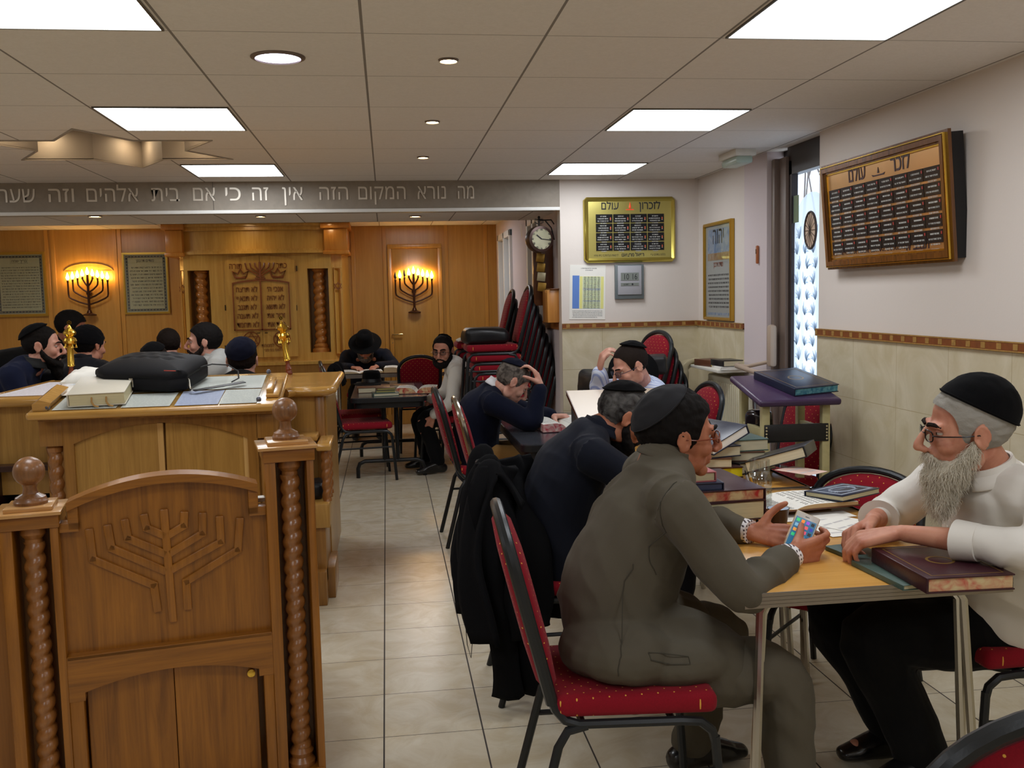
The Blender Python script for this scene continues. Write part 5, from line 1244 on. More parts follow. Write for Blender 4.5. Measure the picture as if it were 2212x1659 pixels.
# jar with pencils and marker
jr = empty('glass_jar', (1.25, 3.10, T1), 0, 'empty clear ribbed jar on the table beside the pile of books', 'jar')
prof = [(.038, .0), (.042, .006), (.042, .02), (.039, .026), (.042, .032), (.042, .05), (.039, .056), (.042, .062), (.042, .085), (.039, .091), (.042, .097), (.042, .118), (.036, .135), (.034, .139), (.036, .142), (.034, .146), (.036, .15), (.034, .16), (.034, .186)]
prof2 = [(r_-.0015, z) for r_, z in prof[::-1]]; MB().lathe(prof+prof2[:-1], seg=28, cap=False).build('jar_body', glassmat('jar_glass', (244, 245, 244), .12, .05), jr)
for (p, q, c, lb, nm) in [((1.225, 3.025, T1+.005), (1.185, 3.03, T1+.155), (206, 150, 50), 'yellow pencil leaning on the clear jar', 'pencil'), ((1.215, 3.02, T1+.005), (1.17, 3.03, T1+.165), (190, 186, 180), 'white pen leaning on the clear jar', 'pen'), ((1.198, 3.0, T1+.008), (1.165, 3.015, T1+.1), (190, 40, 40), 'red marker leaning against the clear jar', 'marker')]:
    o = empty(nm, p, 0, lb, nm); P0 = Vector(p); Q = Vector(q)-P0
    MB().cyl((0, 0, 0), Q*.9, .0042 if nm != 'marker' else .008, seg=8).build('barrel', mat('c_'+nm, c, .4), o); MB().cyl(Q*.9, Q, .004, r2=.001, seg=8).build('tip', m_page if nm == 'pencil' else m_black, o)
# paper cup
cp_ = empty('paper_cup', (1.215, 2.86, T1), 0, 'brown cup with pale blue inside standing before the phone', 'cup')
MB().lathe([(.024, 0), (.034, .07), (.0355, .072)], seg=28, cap=False).lathe([(.024, .001), (.001, .001)], seg=28).build('cup_body', mat('cup_brown', (56, 32, 26), .4), cp_)
MB().lathe([(.0355, .072), (.033, .072), (.023, .004), (.001, .004)], seg=28).build('cup_inside', mat('cup_blue', (170, 186, 206), .4), cp_)
book(.2, .29, .02, (1.38, 3.22, T1), 85, 'wide thin magazine-like book under the small silver-printed book', mat('buff_cover', (196, 170, 110), .6, col2=(220, 200, 150), vscale=20), mat('brown_pages', (190, 156, 110), .8), name='flat_book')
b_ = open_book(.34, .22, .018, (1.40, 3.13, T1+.0), 8, 'open brown-edged book lying flat on the table behind the phone', mat('brown_pages', (190, 156, 110), .8), m_brownc, .3, wavy=.004)
b_.location.z = T1+.02
book(.155, .215, .02, (1.565, 3.13, T1+.041), -62, 'small dark blue siddur with silver ornament on its cover', m_navy, mat('cream_edge', (216, 206, 166), .8), tilt=(0, -2), deco=deco_siddur)
paper_on(flatT(1.42, 2.88, T1, 8), -.1, -.13, .09, .12, .001, 'white sheet of paper by the hands of the bearded man', m_paper, 4)
paper_on(flatT(1.46, 2.86, T1, 30), -.08, -.1, .09, .1, .0025, 'second white sheet lying askew under the bearded man\'s hands', m_paper, 3)
paper_on(flatT(1.36, 3.0, T1, 6), -.08, -.04, .18, .05, .0008, 'white paper strip showing below the open book', m_paper, 0)
book(.15, .24, .014, (1.335, 2.33, T1), 4, 'thin dark book mostly hidden under the big flowered-edge book', m_green, mat('cream_edge', (216, 206, 166), .8))
book(.225, .29, .04, (1.405, 2.27, T1+.014), -2, 'large bordeaux book with flowered page edges under the bearded man\'s forearm', m_bord, m_floral2, deco=deco_gold())
book(.1, .2, .012, (1.32, 2.52, T1), 10, 'small white-covered booklet under the bearded man\'s hands', m_green, m_paper)
# second table: heap below the lectern
Y2 = 3.9
pile(1.3, 3.85, T1, [(.22, .3, .045, 8, 'yellow-patterned book low in the far heap', m_bord, m_yel), (.2, .28, .04, -10, 'cream book in the far heap', m_brownc, None), (.2, .27, .045, 14, 'cream-paged book on the far heap', m_navy, None)])
pile(1.46, 3.95, T1, [(.24, .3, .05, 30, 'dark book low in the right of the far heap', m_blackc, None), (.22, .29, .04, -6, 'brown book in the right of the far heap', m_brownc, None), (.22, .28, .05, 4, 'grey-green book topmost of the far heap below the lectern', m_green, None)])
book(.2, .28, .04, (1.33, 3.84, T1+.14), 200, 'open-edged ivory book tilted on the far heap', m_navy, m_paper, tilt=(0, 22))
book(.24, .34, .045, (1.6, 3.72, T1+.06), 150, 'big black-bound volume leaning down from the far heap toward the red chair', m_blackc, None, tilt=(4, 18))
book(.17, .24, .035, (1.12, 3.68, T1), 92, 'upright dark case-like book at the left of the far heap', m_navy, mat('blue_edge', (60, 70, 100), .5), tilt=(0, -70))
book(.2, .26, .03, (1.12, 3.95, T1), 5, 'tan book at the left of the far heap', m_brownc, None)
misc_bag((1.42, 4.3, T1), (.3, .2, .05), 'small heap of papers at the far end of the second table', 'papers', 'paper_heap', m_paper, .01, 10)
o = paper_on(flatT(1.58, 3.5, T1, 30), -.06, -.08, .06, .08, .06, 'pink slip of paper by the leaning black volume', mat('pink_paper', (222, 190, 176), .8), 2); 
# lectern book
b_ = book(.26, .37, .04, (0, 0, 0), 0, 'big dark blue book with marbled blue edges on the purple lectern', m_navy, m_blue_e, deco=deco_gold())
b_.matrix_world = Matrix.Translation((2.03, 4.72, 0)) @ Matrix.Rotation(rad(-3), 4, 'Z') @ slope @ Matrix.Translation((.07, .02, .018)) @ Matrix.Rotation(rad(14), 4, 'Z')
# radiator with shelf on the side wall
ra = empty('radiator', (XR-.01, 6.25, 0), 0, 'white ribbed panel radiator under a small shelf on the side wall', 'radiator')
g = MB().span((-.1, -.35, .22), (-.03, .35, .92), .012)
for k in range(17): g.box((-.103, -.32+.04*k, .57), (.014, .018, .62), .006)
g.build('panel', mat('radiator_white', (222, 216, 190), .4), ra)
g = MB().cyl((-.06, -.35, .86), (-.06, -.42, .86), .012).ell((-.06, -.45, .86), (.03, .035, .03), 14, 8); g.build('valve', mat('valve_tan', (200, 160, 110), .5), ra)
MB().tube([(-.06, -.42, .86), (-.05, -.44, .5), (-.05, -.44, 0)], .012).build('pipe', m_steel, ra)
MB().span((-.22, -.2, .965), (0, .38, .985), .003).build('shelf', m_frost, ra)
book(.15, .22, .045, (XR-.13, 6.45, .985), 12, 'brown book with bright yellow edges on the shelf above the radiator', m_brownc, m_yel)
book(.15, .22, .02, (XR-.13, 6.14, .985), -4, 'white booklet under the black book on the radiator shelf', m_paper, m_paper)
book(.14, .21, .042, (XR-.13, 6.15, 1.005), 4, 'black book on the white booklet on the radiator shelf', m_blackc, None)
def drape(name, pts, w_, m_, label, cat, seed=0, amp=.02, thick=.004, parent=None, nseg=22, wdir=(0, 1, 0), flare=0, kf=5):
    """a cloth strip hanging along pts, width w_ across wdir, with vertical folds"""
    P = [Vector(p) for p in pts]; n = len(P); L = []
    m2 = 26
    for i in range(m2+1):
        t = i/m2*(n-1); k = min(n-2, int(t)); u_ = t-k
        p0, p1, p2, p3 = P[max(0, k-1)], P[k], P[k+1], P[min(n-1, k+2)]
        L.append(.5*((2*p1)+(p2-p0)*u_+(2*p0-5*p1+4*p2-p3)*u_*u_+(3*p1-p0-3*p2+p3)*u_**3))
    W2 = Vector(wdir).normalized(); v = []; f = []
    for i, p in enumerate(L):
        t = (L[min(m2, i+1)]-L[max(0, i-1)]).normalized(); nn = W2.cross(t).normalized(); s_ = i/m2
        for j in range(nseg+1):
            a = j/nseg-.5; o2 = amp*(.3+s_)*math.sin(a*kf*2*PI+seed+2*noise.noise(Vector((s_*2, seed, 0))))+amp*.8*noise.noise(Vector((a*4, s_*4, seed)))
            v.append(p+W2*(a*w_*(1+flare*s_))+nn*o2)
    for i in range(m2):
        for j in range(nseg): a = i*(nseg+1)+j; f.append((a, a+1, a+nseg+2, a+nseg+1))
    o = MB().add(v, f).build(name, m_, parent, 80); md = o.modifiers.new('s', 'SOLIDIFY'); md.thickness = thick
    if label: tag(o, label, cat)
    return o
drape('draped_cloth', [(XR-.02, 6.7, .96), (XR-.14, 6.7, 1.0), (XR-.25, 6.7, .97), (XR-.27, 6.7, .88), (XR-.26, 6.7, .74)], .16, mat('wool_cream', (190, 178, 146), .9), 'crumpled cream cloth hanging over the left end of the radiator shelf', 'cloth', 3, .03)
# bags and things on the stacks
misc_bag((1.5, 6.55, .77), (.3, .26, .2), 'black backpack hanging at the left of the corner stack', 'bag', 'backpack', None, .05, 20)
hp = [(.165, 0), (.17, .004), (.14, .012), (.095, .018), (.088, .05), (.085, .1), (.07, .125), (.03, .13), (.001, .12)]
def hat(name, loc, rot, label):
    o = empty(name, loc, 0, label, 'hat'); o.rotation_euler = rot
    MB().lathe(hp, seg=32, cap=False).build('felt', m_felt, o, 60); MB().lathe([(.0955, .02), (.0895, .05)], seg=32, cap=False).build('ribbon', m_black, o, 60); return o
m_felt = mat('black_felt', (14, 14, 15), .95, sheen=.03, spec=.1)
hat('felt_hat', (1.62, 6.2, .98), (rad(60), rad(-10), 0), 'black felt hat propped on the corner stack behind the striped-shirt man')
hat('felt_hat', (-.16, 9.15, .70), (0, 0, 0), 'black felt hat lying at the far left of the black folding table')
misc_bag((1.76, 6.35, .95), (.26, .2, .13), 'black satchel with papers on the corner stack next to the red backs', 'bag', 'satchel', None, .03, -15)
ZS = (1.575-.945)
misc_bag((.78, 7.7, .46+ZS+.04-.01), (.36, .26, .13), 'soft black bag on the seat of the near chair stack', 'bag', 'shoulder_bag', None, .05, 6)
drape('prayer_shawl', [(.62, 8.6, 1.115), (.72, 8.65, 1.135), (.86, 8.7, 1.155), (.98, 8.7, 1.13)], .3, mat('shawl_white', (224, 220, 204), .9), 'cream prayer shawl with black stripes on the rear chair stack', 'shawl', 5, .018)
sh_ = bpy.data.objects['prayer_shawl']
g = MB()
for k in range(4): g.beam((.74+.05*k, 8.5, 1.165), (.77+.05*k, 8.8, 1.165), .018 if k % 2 else .008, .003)
g.build('black_stripe', m_black, sh_, 0)
# black table things
pile(-.13, 8.35, .70, [(.28, .2, .045, 4, 'brown book with pale pages at the far left of the black table', m_brownc, m_page)])
pile(-.03, 8.0, .70, [(.21, .16, .028, 6, 'brown-edged book below the two small books on the black table', m_green, m_page), (.16, .12, .02, 2, 'small gilt-edged book, lower of two in the middle of the black table', m_green, mat('gilt_edge', (150, 140, 80), .4)), (.15, .11, .02, 6, 'small gilt-edged book, topmost in the middle of the black table', m_brownc, mat('gilt_edge', (150, 140, 80), .4))])
book(.3, .22, .02, (.08, 8.75, .70), 0, 'flat tan book at the far edge of the black table', m_brownc, None)
open_book(.34, .26, .05, (.24, 8.15, .70), -6, 'open book with red marbled edges on the black folding table', m_floral, m_bord)
open_book(.30, .36, .05, (1.02, 5.65, .70), 4, 'open book with pink marbled edges before the man in the navy sweater', m_pink, m_bord)
open_book(.48, .3, .022, (-.3, 9.98, .743), 4, 'large open book read by the man in the black hat', None, m_blackc)
open_book(.36, .3, .055, (.14, 9.98, .743), -3, 'thick open book right of the one the hat man reads', None, m_brownc)
book(.24, .17, .02, (.42, 9.95, .743), 20, 'thin book at the right end of the long far table', m_brownc, None)
# low bookcase of dark volumes at the left edge
bs = empty('low_bookcase', (-1.95, 5.1, 0), 0, 'low dark bookcase between the left edge and the bimah', 'bookcase')
g = MB().span((-.6, -.1, 0), (.3, .3, .04)).span((-.6, -.1, .68), (.3, .3, .71), .003).span((-.6, .28, 0), (.3, .3, .7)).span((-.6, -.1, 0), (-.57, .3, .7)).span((-.04, -.1, 0), (-.01, .3, .7)); g.build('carcass', mat('dark_mahogany', (52, 26, 20), .3), bs, 20)
for k in range(2):
    t = empty('tall_green_book', (-1.885+.1*k-.05, 5.06, .04), 0, ['tall dark green gold-lettered volume, left one in the bookcase by the bimah', 'tall dark green gold-lettered volume, right one in the bookcase by the bimah'][k], 'book', 'green volumes by the bimah')
    MB().box((0, .1, .23), (.075, .22, .46), .006).build('cover', mat('dark_green', (22, 40, 32), .35), t)
    g = MB().ring_prism([(-.034, .03), (.034, .03), (.034, .44), (-.034, .44)], [(-.03, .034), (.03, .034), (.03, .436), (-.03, .436)], -.0115, -.0095)
    g.text('חומש', .03, F_(0, -.0115, .16), .0004, 'CENTER', True); g.tube([(.02*math.cos(a), -.011, .3+.03*math.sin(a)) for a in np.linspace(0, 2*PI, 17)[:-1]], .002, seg=4, closed=True)
    g.build('gilt_tooling', m_goldframe, t, 0)
bt = empty('plastic_bottle', (-2.02, 5.05, .71), 0, 'white plastic bottle with a blue label at the left edge', 'bottle')
MB().lathe([(.035, 0), (.036, .12), (.03, .15), (.013, .17), (.013, .19)], seg=18).build('bottle_body', m_frost, bt); MB().lathe([(.0365, .03), (.0365, .1)], seg=18, cap=False).build('paper_label', mat('label_blue', (60, 130, 170), .5), bt)
misc_bag((-.40, 4.9, .5), (.11, .16, .09), 'small black cloth bundle on the side bench of the bimah', 'cloth', 'cloth_bundle', m_black, .03, 10)
# coats
m_coat = mat('coat_black', (17, 17, 19), .95, spec=.1, bump=.35, bscale=26, bdist=.006)
ct = empty('coat', (.46, 3.57, 0), 0, 'long black coat hanging over the chair back behind the navy-suited man', 'coat', None)
c1 = drape('coat_back', [(.47, 3.57, .74), (.40, 3.57, .86), (.365, 3.56, .89), (.32, 3.54, .84), (.28, 3.5, .68), (.26, 3.45, .5), (.29, 3.4, .30)], .44, m_coat, None, None, 1, .035, .012, ct, flare=.15, kf=3)
c2 = drape('sleeve', [(.38, 3.42, .88), (.35, 3.38, .76), (.39, 3.34, .5), (.43, 3.32, .25), (.44, 3.32, .08)], .17, m_coat, None, None, 2, .03, .03, ct, kf=2, wdir=(.9, .4, 0))
c3 = drape('coat_front', [(.42, 3.6, .88), (.47, 3.58, .76), (.5, 3.4, .6), (.5, 3.36, .42), (.5, 3.36, .3)], .3, m_coat, None, None, 4, .03, .02, ct, kf=2, wdir=(.8, .6, 0))
MB().tube([(.245, 3.36, .34), (.25, 3.35, .25), (.262, 3.35, .2), (.27, 3.35, .27), (.26, 3.36, .33)], .0015, seg=5).build('drawstring', m_black, ct)
for c_ in ct.children: c_.location = (-.46, -3.57, 0)
drape('draped_coat', [(-.36, 8.12, .8), (-.42, 8.12, .95), (-.47, 8.1, .9), (-.5, 8.08, .6), (-.5, 8.05, .3)], .42, m_coat, 'black coat hung over the chair at the left of the black folding table', 'coat', 7, .03, .012)
# shiny plastic bag, tassels
misc_bag((.80, 1.42, .43), (.2, .12, .20), 'shiny clear plastic bag beside the chair at the bottom right corner', 'bag', 'plastic_bag', mat('clear_film', (200, 205, 210), .08, metal=.2, coat=1, bump=1, bscale=22, bdist=.02, alpha=.6), .05, 20)
# ================================================================== PEOPLE
def smooth_np(V, Fq, it, lam=.5, mask=None):
    E1 = []; 
    for q in Fq:
        for i in range(len(q)): E1.append((q[i], q[(i+1) % len(q)]))
    E1 = np.array(E1); n = len(V); deg = np.bincount(E1[:, 0], minlength=n)+np.bincount(E1[:, 1], minlength=n); deg = np.maximum(deg, 1)[:, None]
    for _ in range(it):
        A = np.empty_like(V)
        for c in range(3): A[:, c] = np.bincount(E1[:, 0], weights=V[E1[:, 1], c], minlength=n)+np.bincount(E1[:, 1], weights=V[E1[:, 0], c], minlength=n)
        D = (A/deg-V)*lam
        V = V+(D if mask is None else D*mask[:, None])
    return V
def fuse(g, voxel, it=4):
    """one continuous surface around all the pieces of g"""
    me = bpy.data.meshes.new('f'); me.from_pydata(g.v, [], g.f); bm = bmesh.new(); bm.from_mesh(me); bmesh.ops.recalc_face_normals(bm, faces=bm.faces[:]); bm.to_mesh(me); bm.free()
    o = bpy.data.objects.new('f', me); COL.objects.link(o); md = o.modifiers.new('r', 'REMESH'); md.mode = 'VOXEL'; md.voxel_size = voxel; md.adaptivity = 0
    bpy.context.view_layer.update()
    m2 = bpy.data.meshes.new_from_object(o.evaluated_get(bpy.context.evaluated_depsgraph_get()))
    V = np.empty(len(m2.vertices)*3); m2.vertices.foreach_get('co', V); V = V.reshape(-1, 3); Fq = [tuple(p.vertices) for p in m2.polygons]
    bpy.data.objects.remove(o); bpy.data.meshes.remove(me); bpy.data.meshes.remove(m2)
    return smooth_np(V, Fq, it), Fq
def normals_np(V, Fq):
    Q = np.array([q[:3]+(q[3] if len(q) > 3 else q[2],) for q in Fq]); n = np.cross(V[Q[:, 2]]-V[Q[:, 0]], V[Q[:, 3]]-V[Q[:, 1]]); N = np.zeros_like(V)
    for c in range(3):
        for k in range(4): N[:, c] += np.bincount(Q[:, k], weights=n[:, c], minlength=len(V))
    return N/np.maximum(np.linalg.norm(N, axis=1), 1e-9)[:, None]
def folds(V, Fq, amp, seed, fr=7.5):
    N = normals_np(V, Fq); D = np.empty(len(V)); s1 = Vector((seed, 2*seed, 3))
    for i, p in enumerate(V):
        q = Vector((p[0]*fr*.9+p[2]*fr*.6, p[1]*fr*.8, (p[2]-p[0]*.7)*fr*.45))+s1
        w_ = noise.noise(q*.6)*.8; D[i] = (1-2*abs(noise.noise(q+Vector((w_, w_, w_)))))*.6+noise.noise(q*2.6)*.25-.3
    return V+N*(D*amp)[:, None]
def emit(name, V, Fq, m_, parent, matidx=None):
    me = bpy.data.meshes.new(name); me.from_pydata([tuple(p) for p in V], [], Fq)
    for x in (m_ if isinstance(m_, (list, tuple)) else [m_]): me.materials.append(x)
    if matidx is not None: me.polygons.foreach_set('material_index', matidx)
    me.polygons.foreach_set('use_smooth', [True]*len(me.polygons)); me.update()
    o = bpy.data.objects.new(name, me); COL.objects.link(o); o.parent = parent; return o
def lim(g, pts, ra, rb=None, lat=(0, 1, 0), seg=16, sub=5):
    """a tapering limb or trunk: elliptical sections (ra across 'lat', rb across the other way) along a smooth path"""
    P = [Vector(p) for p in pts]; n = len(P); rb = rb or ra; L2 = []
    for k in range(n-1):
        p0, p1, p2, p3 = P[max(0, k-1)], P[k], P[k+1], P[min(n-1, k+2)]
        for j in range(sub+(k == n-2)):
            t = j/sub; q = .5*((2*p1)+(p2-p0)*t+(2*p0-5*p1+4*p2-p3)*t*t+(3*p1-p0-3*p2+p3)*t**3)
            s_ = t*t*(3-2*t); L2.append((q, ra[k]+(ra[k+1]-ra[k])*s_, rb[k]+(rb[k+1]-rb[k])*s_))
    q0, a0, b0 = L2[0]; d = (L2[1][0]-q0).normalized(); c0 = min(a0, b0)
    head_ = [(q0-d*c0*.75, a0*.45, b0*.45), (q0-d*c0*.45, a0*.8, b0*.8)]
    q1, a1, b1 = L2[-1]; d2 = (q1-L2[-2][0]).normalized(); c1 = min(a1, b1)
    L2 = head_+L2+[(q1+d2*c1*.45, a1*.8, b1*.8), (q1+d2*c1*.75, a1*.45, b1*.45)]
    v = []; f = []; lat = Vector(lat).normalized(); px_ = None
    for i, (p, a, b_) in enumerate(L2):
        t = (L2[min(len(L2)-1, i+1)][0]-L2[max(0, i-1)][0]).normalized(); x = (lat-t*lat.dot(t))
        if x.length < .4: x = (px_-t*px_.dot(t)) if px_ is not None else t.orthogonal()
        x.normalize(); px_ = x; y = t.cross(x)
        for k in range(seg): an = 2*PI*k/seg; v.append(p+x*(a*math.cos(an))+y*(b_*math.sin(an)))
    for i in range(len(L2)-1):
        for k in range(seg): a = i*seg+k; b_ = i*seg+(k+1) % seg; f.append((a, b_, b_+seg, a+seg))
    f.append(tuple(range(seg))[::-1]); f.append(tuple((len(L2)-1)*seg+k for k in range(seg)))
    return g.add(v, f)
def head_pieces(g, H, s=1.0, nose=1.0, fat=1.0):
    M0 = g.M; g.M = H @ Matrix.Scale(s, 4)
    g.ell((0, -.012, .042), (.077, .099, .090)); g.ell((0, .032, .008), (.067*fat, .060, .090)); g.ell((0, .030, -.052), (.056*fat, .056, .046)); g.ell((0, .074, -.088), (.024, .020, .020))
    for x in (-1, 1):
        g.ell((x*.040*fat, .062, -.020), (.024, .024, .024)); g.ell((x*.010, .110, -.0315), (.010, .011, .009)); g.ell((x*.052, .005, -.055), (.014, .03, .03))
        E_ = Matrix.Rotation(x*rad(18), 4, 'Z') @ Matrix.Rotation(rad(-8), 4, 'X')
        g.ell((0, 0, 0), (.0065, .017, .031), M=Matrix.Translation((x*.081, -.008, .002)) @ E_)
        g.tube([(x*(.083+.004*abs(math.cos(a))), -.010+.018*math.cos(a)*(1 if math.sin(a) > -.2 else .7), .004+.031*math.sin(a)) for a in np.linspace(-.9, 3.9, 14)], .0042, seg=6)
        g.tube([(x*.012, .090, .028), (x*.033, .090, .034), (x*.052, .074, .030)], .0095, seg=8)
    g.tube([(0, .090, .030), (0, .096+.012*nose, .004), (0, .104+.016*nose, -.022)], .008, radii=[.0085, .0095, .0125], seg=10); g.ell((0, .107+.013*nose, -.026), (.0125, .0125, .011))
    g.ell((0, .0915, -.054), (.023, .011, .0065)); g.ell((0, .0895, -.065), (.020, .011, .007)); g.ell((0, .083, -.05), (.032, .016, .026))
    g.M = M0
def head_sculpt(V, H, s=1.0):
    Hi = np.array((H @ Matrix.Scale(s, 4)).inverted()); L = V@Hi[:3, :3].T+Hi[:3, 3]; D = np.zeros_like(L)
    def g_(c, r): return np.exp(-(((L-np.array(c))/np.array(r))**2).sum(1))
    for x in (-1, 1):
        D[:, 1] -= .0125*g_((x*.031, .092, .014), (.015, .03, .0095)); D[:, 0] -= x*.0035*g_((x*.088, .002, .004), (.02, .009, .014))
        D[:, 1] -= .003*g_((x*.022, .105, -.03), (.004, .02, .01)); D[:, 1] += .0035*g_((x*.031, .088, -.0045), (.014, .02, .004))
    D[:, 1] -= .006*g_((0, .1, -.0595), (.024, .02, .0028)); D[:, 1] -= .004*g_((0, .09, -.077), (.02, .02, .005))
    m_ = np.abs(L).max(1) < .2; D[~m_] = 0
    return V+(D@np.array((H @ Matrix.Scale(s, 4)))[:3, :3].T)
def hand_pieces(g, wrist, Fd, N, side, curl=(.3, .4, .3), thumb=(.7, .6, .3), s=1.0, tb=(.2, .3), each=None, spread=.0):
    """four fingers and a thumb; Fd along the palm, N out of the palm; side +1 right hand"""
    Fd = Vector(Fd).normalized(); N = Vector(N); N = (N-Fd*N.dot(Fd)).normalized(); T = Fd.cross(N)*side; w0 = Vector(wrist)
    def cap(p, q, r0, r1): lim(g, [p, q], [r0*s, r1*s], seg=10, sub=2, lat=(.3, .5, .8))
    spec = [(.030, .090, (.043, .026, .020), .0095), (.010, .095, (.048, .029, .021), .0098), (-.010, .091, (.044, .027, .020), .0092), (-.028, .082, (.034, .020, .018), .0082)]
    for k, (o_, l_, sg, r_) in enumerate(spec):
        kn = w0+(Fd*l_+T*o_-N*(.004*abs(o_)/.03))*s; cap(w0+T*o_*.45*s, kn, .0155, .0125); c = each[k] if each else curl
        p = kn; a = 0
        base = (Fd+T*(o_*spread*20)).normalized()
        for j in range(3):
            a += c[j]; d = base*math.cos(a)+N*math.sin(a); q = p+d*sg[j]*s; cap(p, q, r_*(1.08-.1*j), r_*(1-.12*j)); p = q
    b_ = w0+(Fd*.022+T*.022+N*.004)*s; td = (T*thumb[0]+Fd*thumb[1]+N*thumb[2]).normalized()
    cap(w0+T*.008*s, b_, .016, .0165); m1 = b_+td*.042*s; cap(b_, m1, .0165, .0125)
    d2 = (td+Fd*tb[0]+N*tb[1]).normalized(); m2 = m1+d2*.033*s; cap(m1, m2, .0122, .0108); d3 = (d2+Fd*tb[0]+N*tb[1]).normalized(); cap(m2, m2+d3*.024*s, .0108, .0088)
    lim(g, [w0-Fd*.02*s, w0+Fd*.01*s], [.024*s, .026*s], [.017*s, .016*s], lat=T)
    return g
def shell(H, s, keep, off=.006, name='hair', m_=None, parent=None, thick=.004, c=(0, -.012, .042), r=(.077, .099, .090), nz=0, seed=0, it=1, nu=88, nv=60, shape=None):
    v = []; f = []; ok = {}
    P = []
    for i in range(nv+1):
        th = PI*i/nv
        for k in range(nu):
            a = 2*PI*k/nu; d = Vector((math.sin(th)*math.cos(a), math.sin(th)*math.sin(a), math.cos(th)))
            p = Vector((c[0]+(r[0]+off)*d.x, c[1]+(r[1]+off)*d.y, c[2]+(r[2]+off)*d.z))
            if nz: p += d*nz*noise.noise(d*7+Vector((seed, 0, 0)))
            if shape: p = shape(p, d)
            P.append((p, d))
    kp = [keep(p, d) for p, d in P]
    for i in range(nv):
        for k in range(nu):
            q = (i*nu+k, i*nu+(k+1) % nu, (i+1)*nu+(k+1) % nu, (i+1)*nu+k)
            if sum(kp[j] for j in q) >= 3: f.append(q)
    used = sorted({j for q in f for j in q}); mp = {j: i for i, j in enumerate(used)}; n = len(used); Mx = H @ Matrix.Scale(s, 4)
    v = [Mx @ P[j][0] for j in used]+[Mx @ (P[j][0]-P[j][1]*thick*2) for j in used]; F2 = [tuple(mp[j] for j in q) for q in f]
    eb = {}
    for q in F2:
        for a, b_ in zip(q, q[1:]+q[:1]): eb[(a, b_)] = 1
    nb_ = {}
    for (a, b_) in eb:
        if (b_, a) not in eb: nb_.setdefault(a, []).append(b_); nb_.setdefault(b_, []).append(a)
    for _ in range(8):
        nv_ = {a: (v[l[0]]+v[l[1]]+v[a]*2)/4 for a, l in nb_.items() if len(l) == 2}; nv2 = {a: (v[l[0]+n]+v[l[1]+n]+v[a+n]*2)/4 for a, l in nb_.items() if len(l) == 2}
        for a, p in nv_.items(): v[a] = p
        for a, p in nv2.items(): v[a+n] = p
    ec = {}
    for q in F2:
        for a, b_ in zip(q, q[1:]+q[:1]): ec[(a, b_)] = 1
    out = list(F2)+[tuple(j+n for j in q)[::-1] for q in F2]
    for (a, b_) in ec:
        if (b_, a) not in ec: out.append((b_, a, a+n, b_+n))
    g = MB(); g.v = [tuple(p) for p in v]; g.f = out; g.m = [0]*len(out)
    return g.build(name, m_, parent, 50)
def hairline(bald=0.0, nape=-.05, front=.088, side=-.02):
    ys = [-.12, -.035, -.02, .006, .016, .034, .046, .06, .09, .12]; zs = [nape, nape+.005, -.01, .034, side, side, .05, front-.012, front, front]
    def k(p, d):
        if bald and p.y > bald and p.z > .07 and abs(p.x) < .052: return False
        return p.z > np.interp(p.y, ys, zs)
    return k
def kippah_keep(tilt=35, ang=52):
    ax = Vector((0, -math.sin(rad(tilt)), math.cos(rad(tilt)))); co = math.cos(rad(ang)); return lambda p, d: d.dot(ax) > co
def glasses(H, s, parent, m_, rim='full'):
    g = MB(); g.M = H @ Matrix.Scale(s, 4)
    for x in (-1, 1):
        se = lambda t: math.copysign(abs(t)**.6, t)
        pts = [(x*.033+.0235*se(math.cos(a)), .106-.007*abs(math.cos(a))*(1 if math.cos(a)*x > 0 else 0), .009+.0145*se(math.sin(a))) for a in np.linspace(0, 2*PI, 21)[:-1]]
        g.tube(pts, .0016, seg=6, closed=True); g.tube([(x*.057, .1, .012), (x*.074, .085, .012), (x*.084, .03, .01), (x*.084, -.004, .012), (x*.082, -.02, -.005)], .0017, seg=6)
    g.tube([(-.01, .108, .012), (0, .112, .014), (.01, .108, .012)], .0015, seg=6); o = g.build('glasses', m_, parent)
    g = MB(); g.M = H @ Matrix.Scale(s, 4)
    for x in (-1, 1): g.lathe([(.0235, 0), (.001, .0004)], seg=20, M=Matrix.Translation((x*.033, .1045, .008)) @ Matrix.Rotation(-PI/2, 4, 'X') @ Matrix.Diagonal((1, .68, 1, 1)))
    g.build('lens', m_lens, o, 0); return o
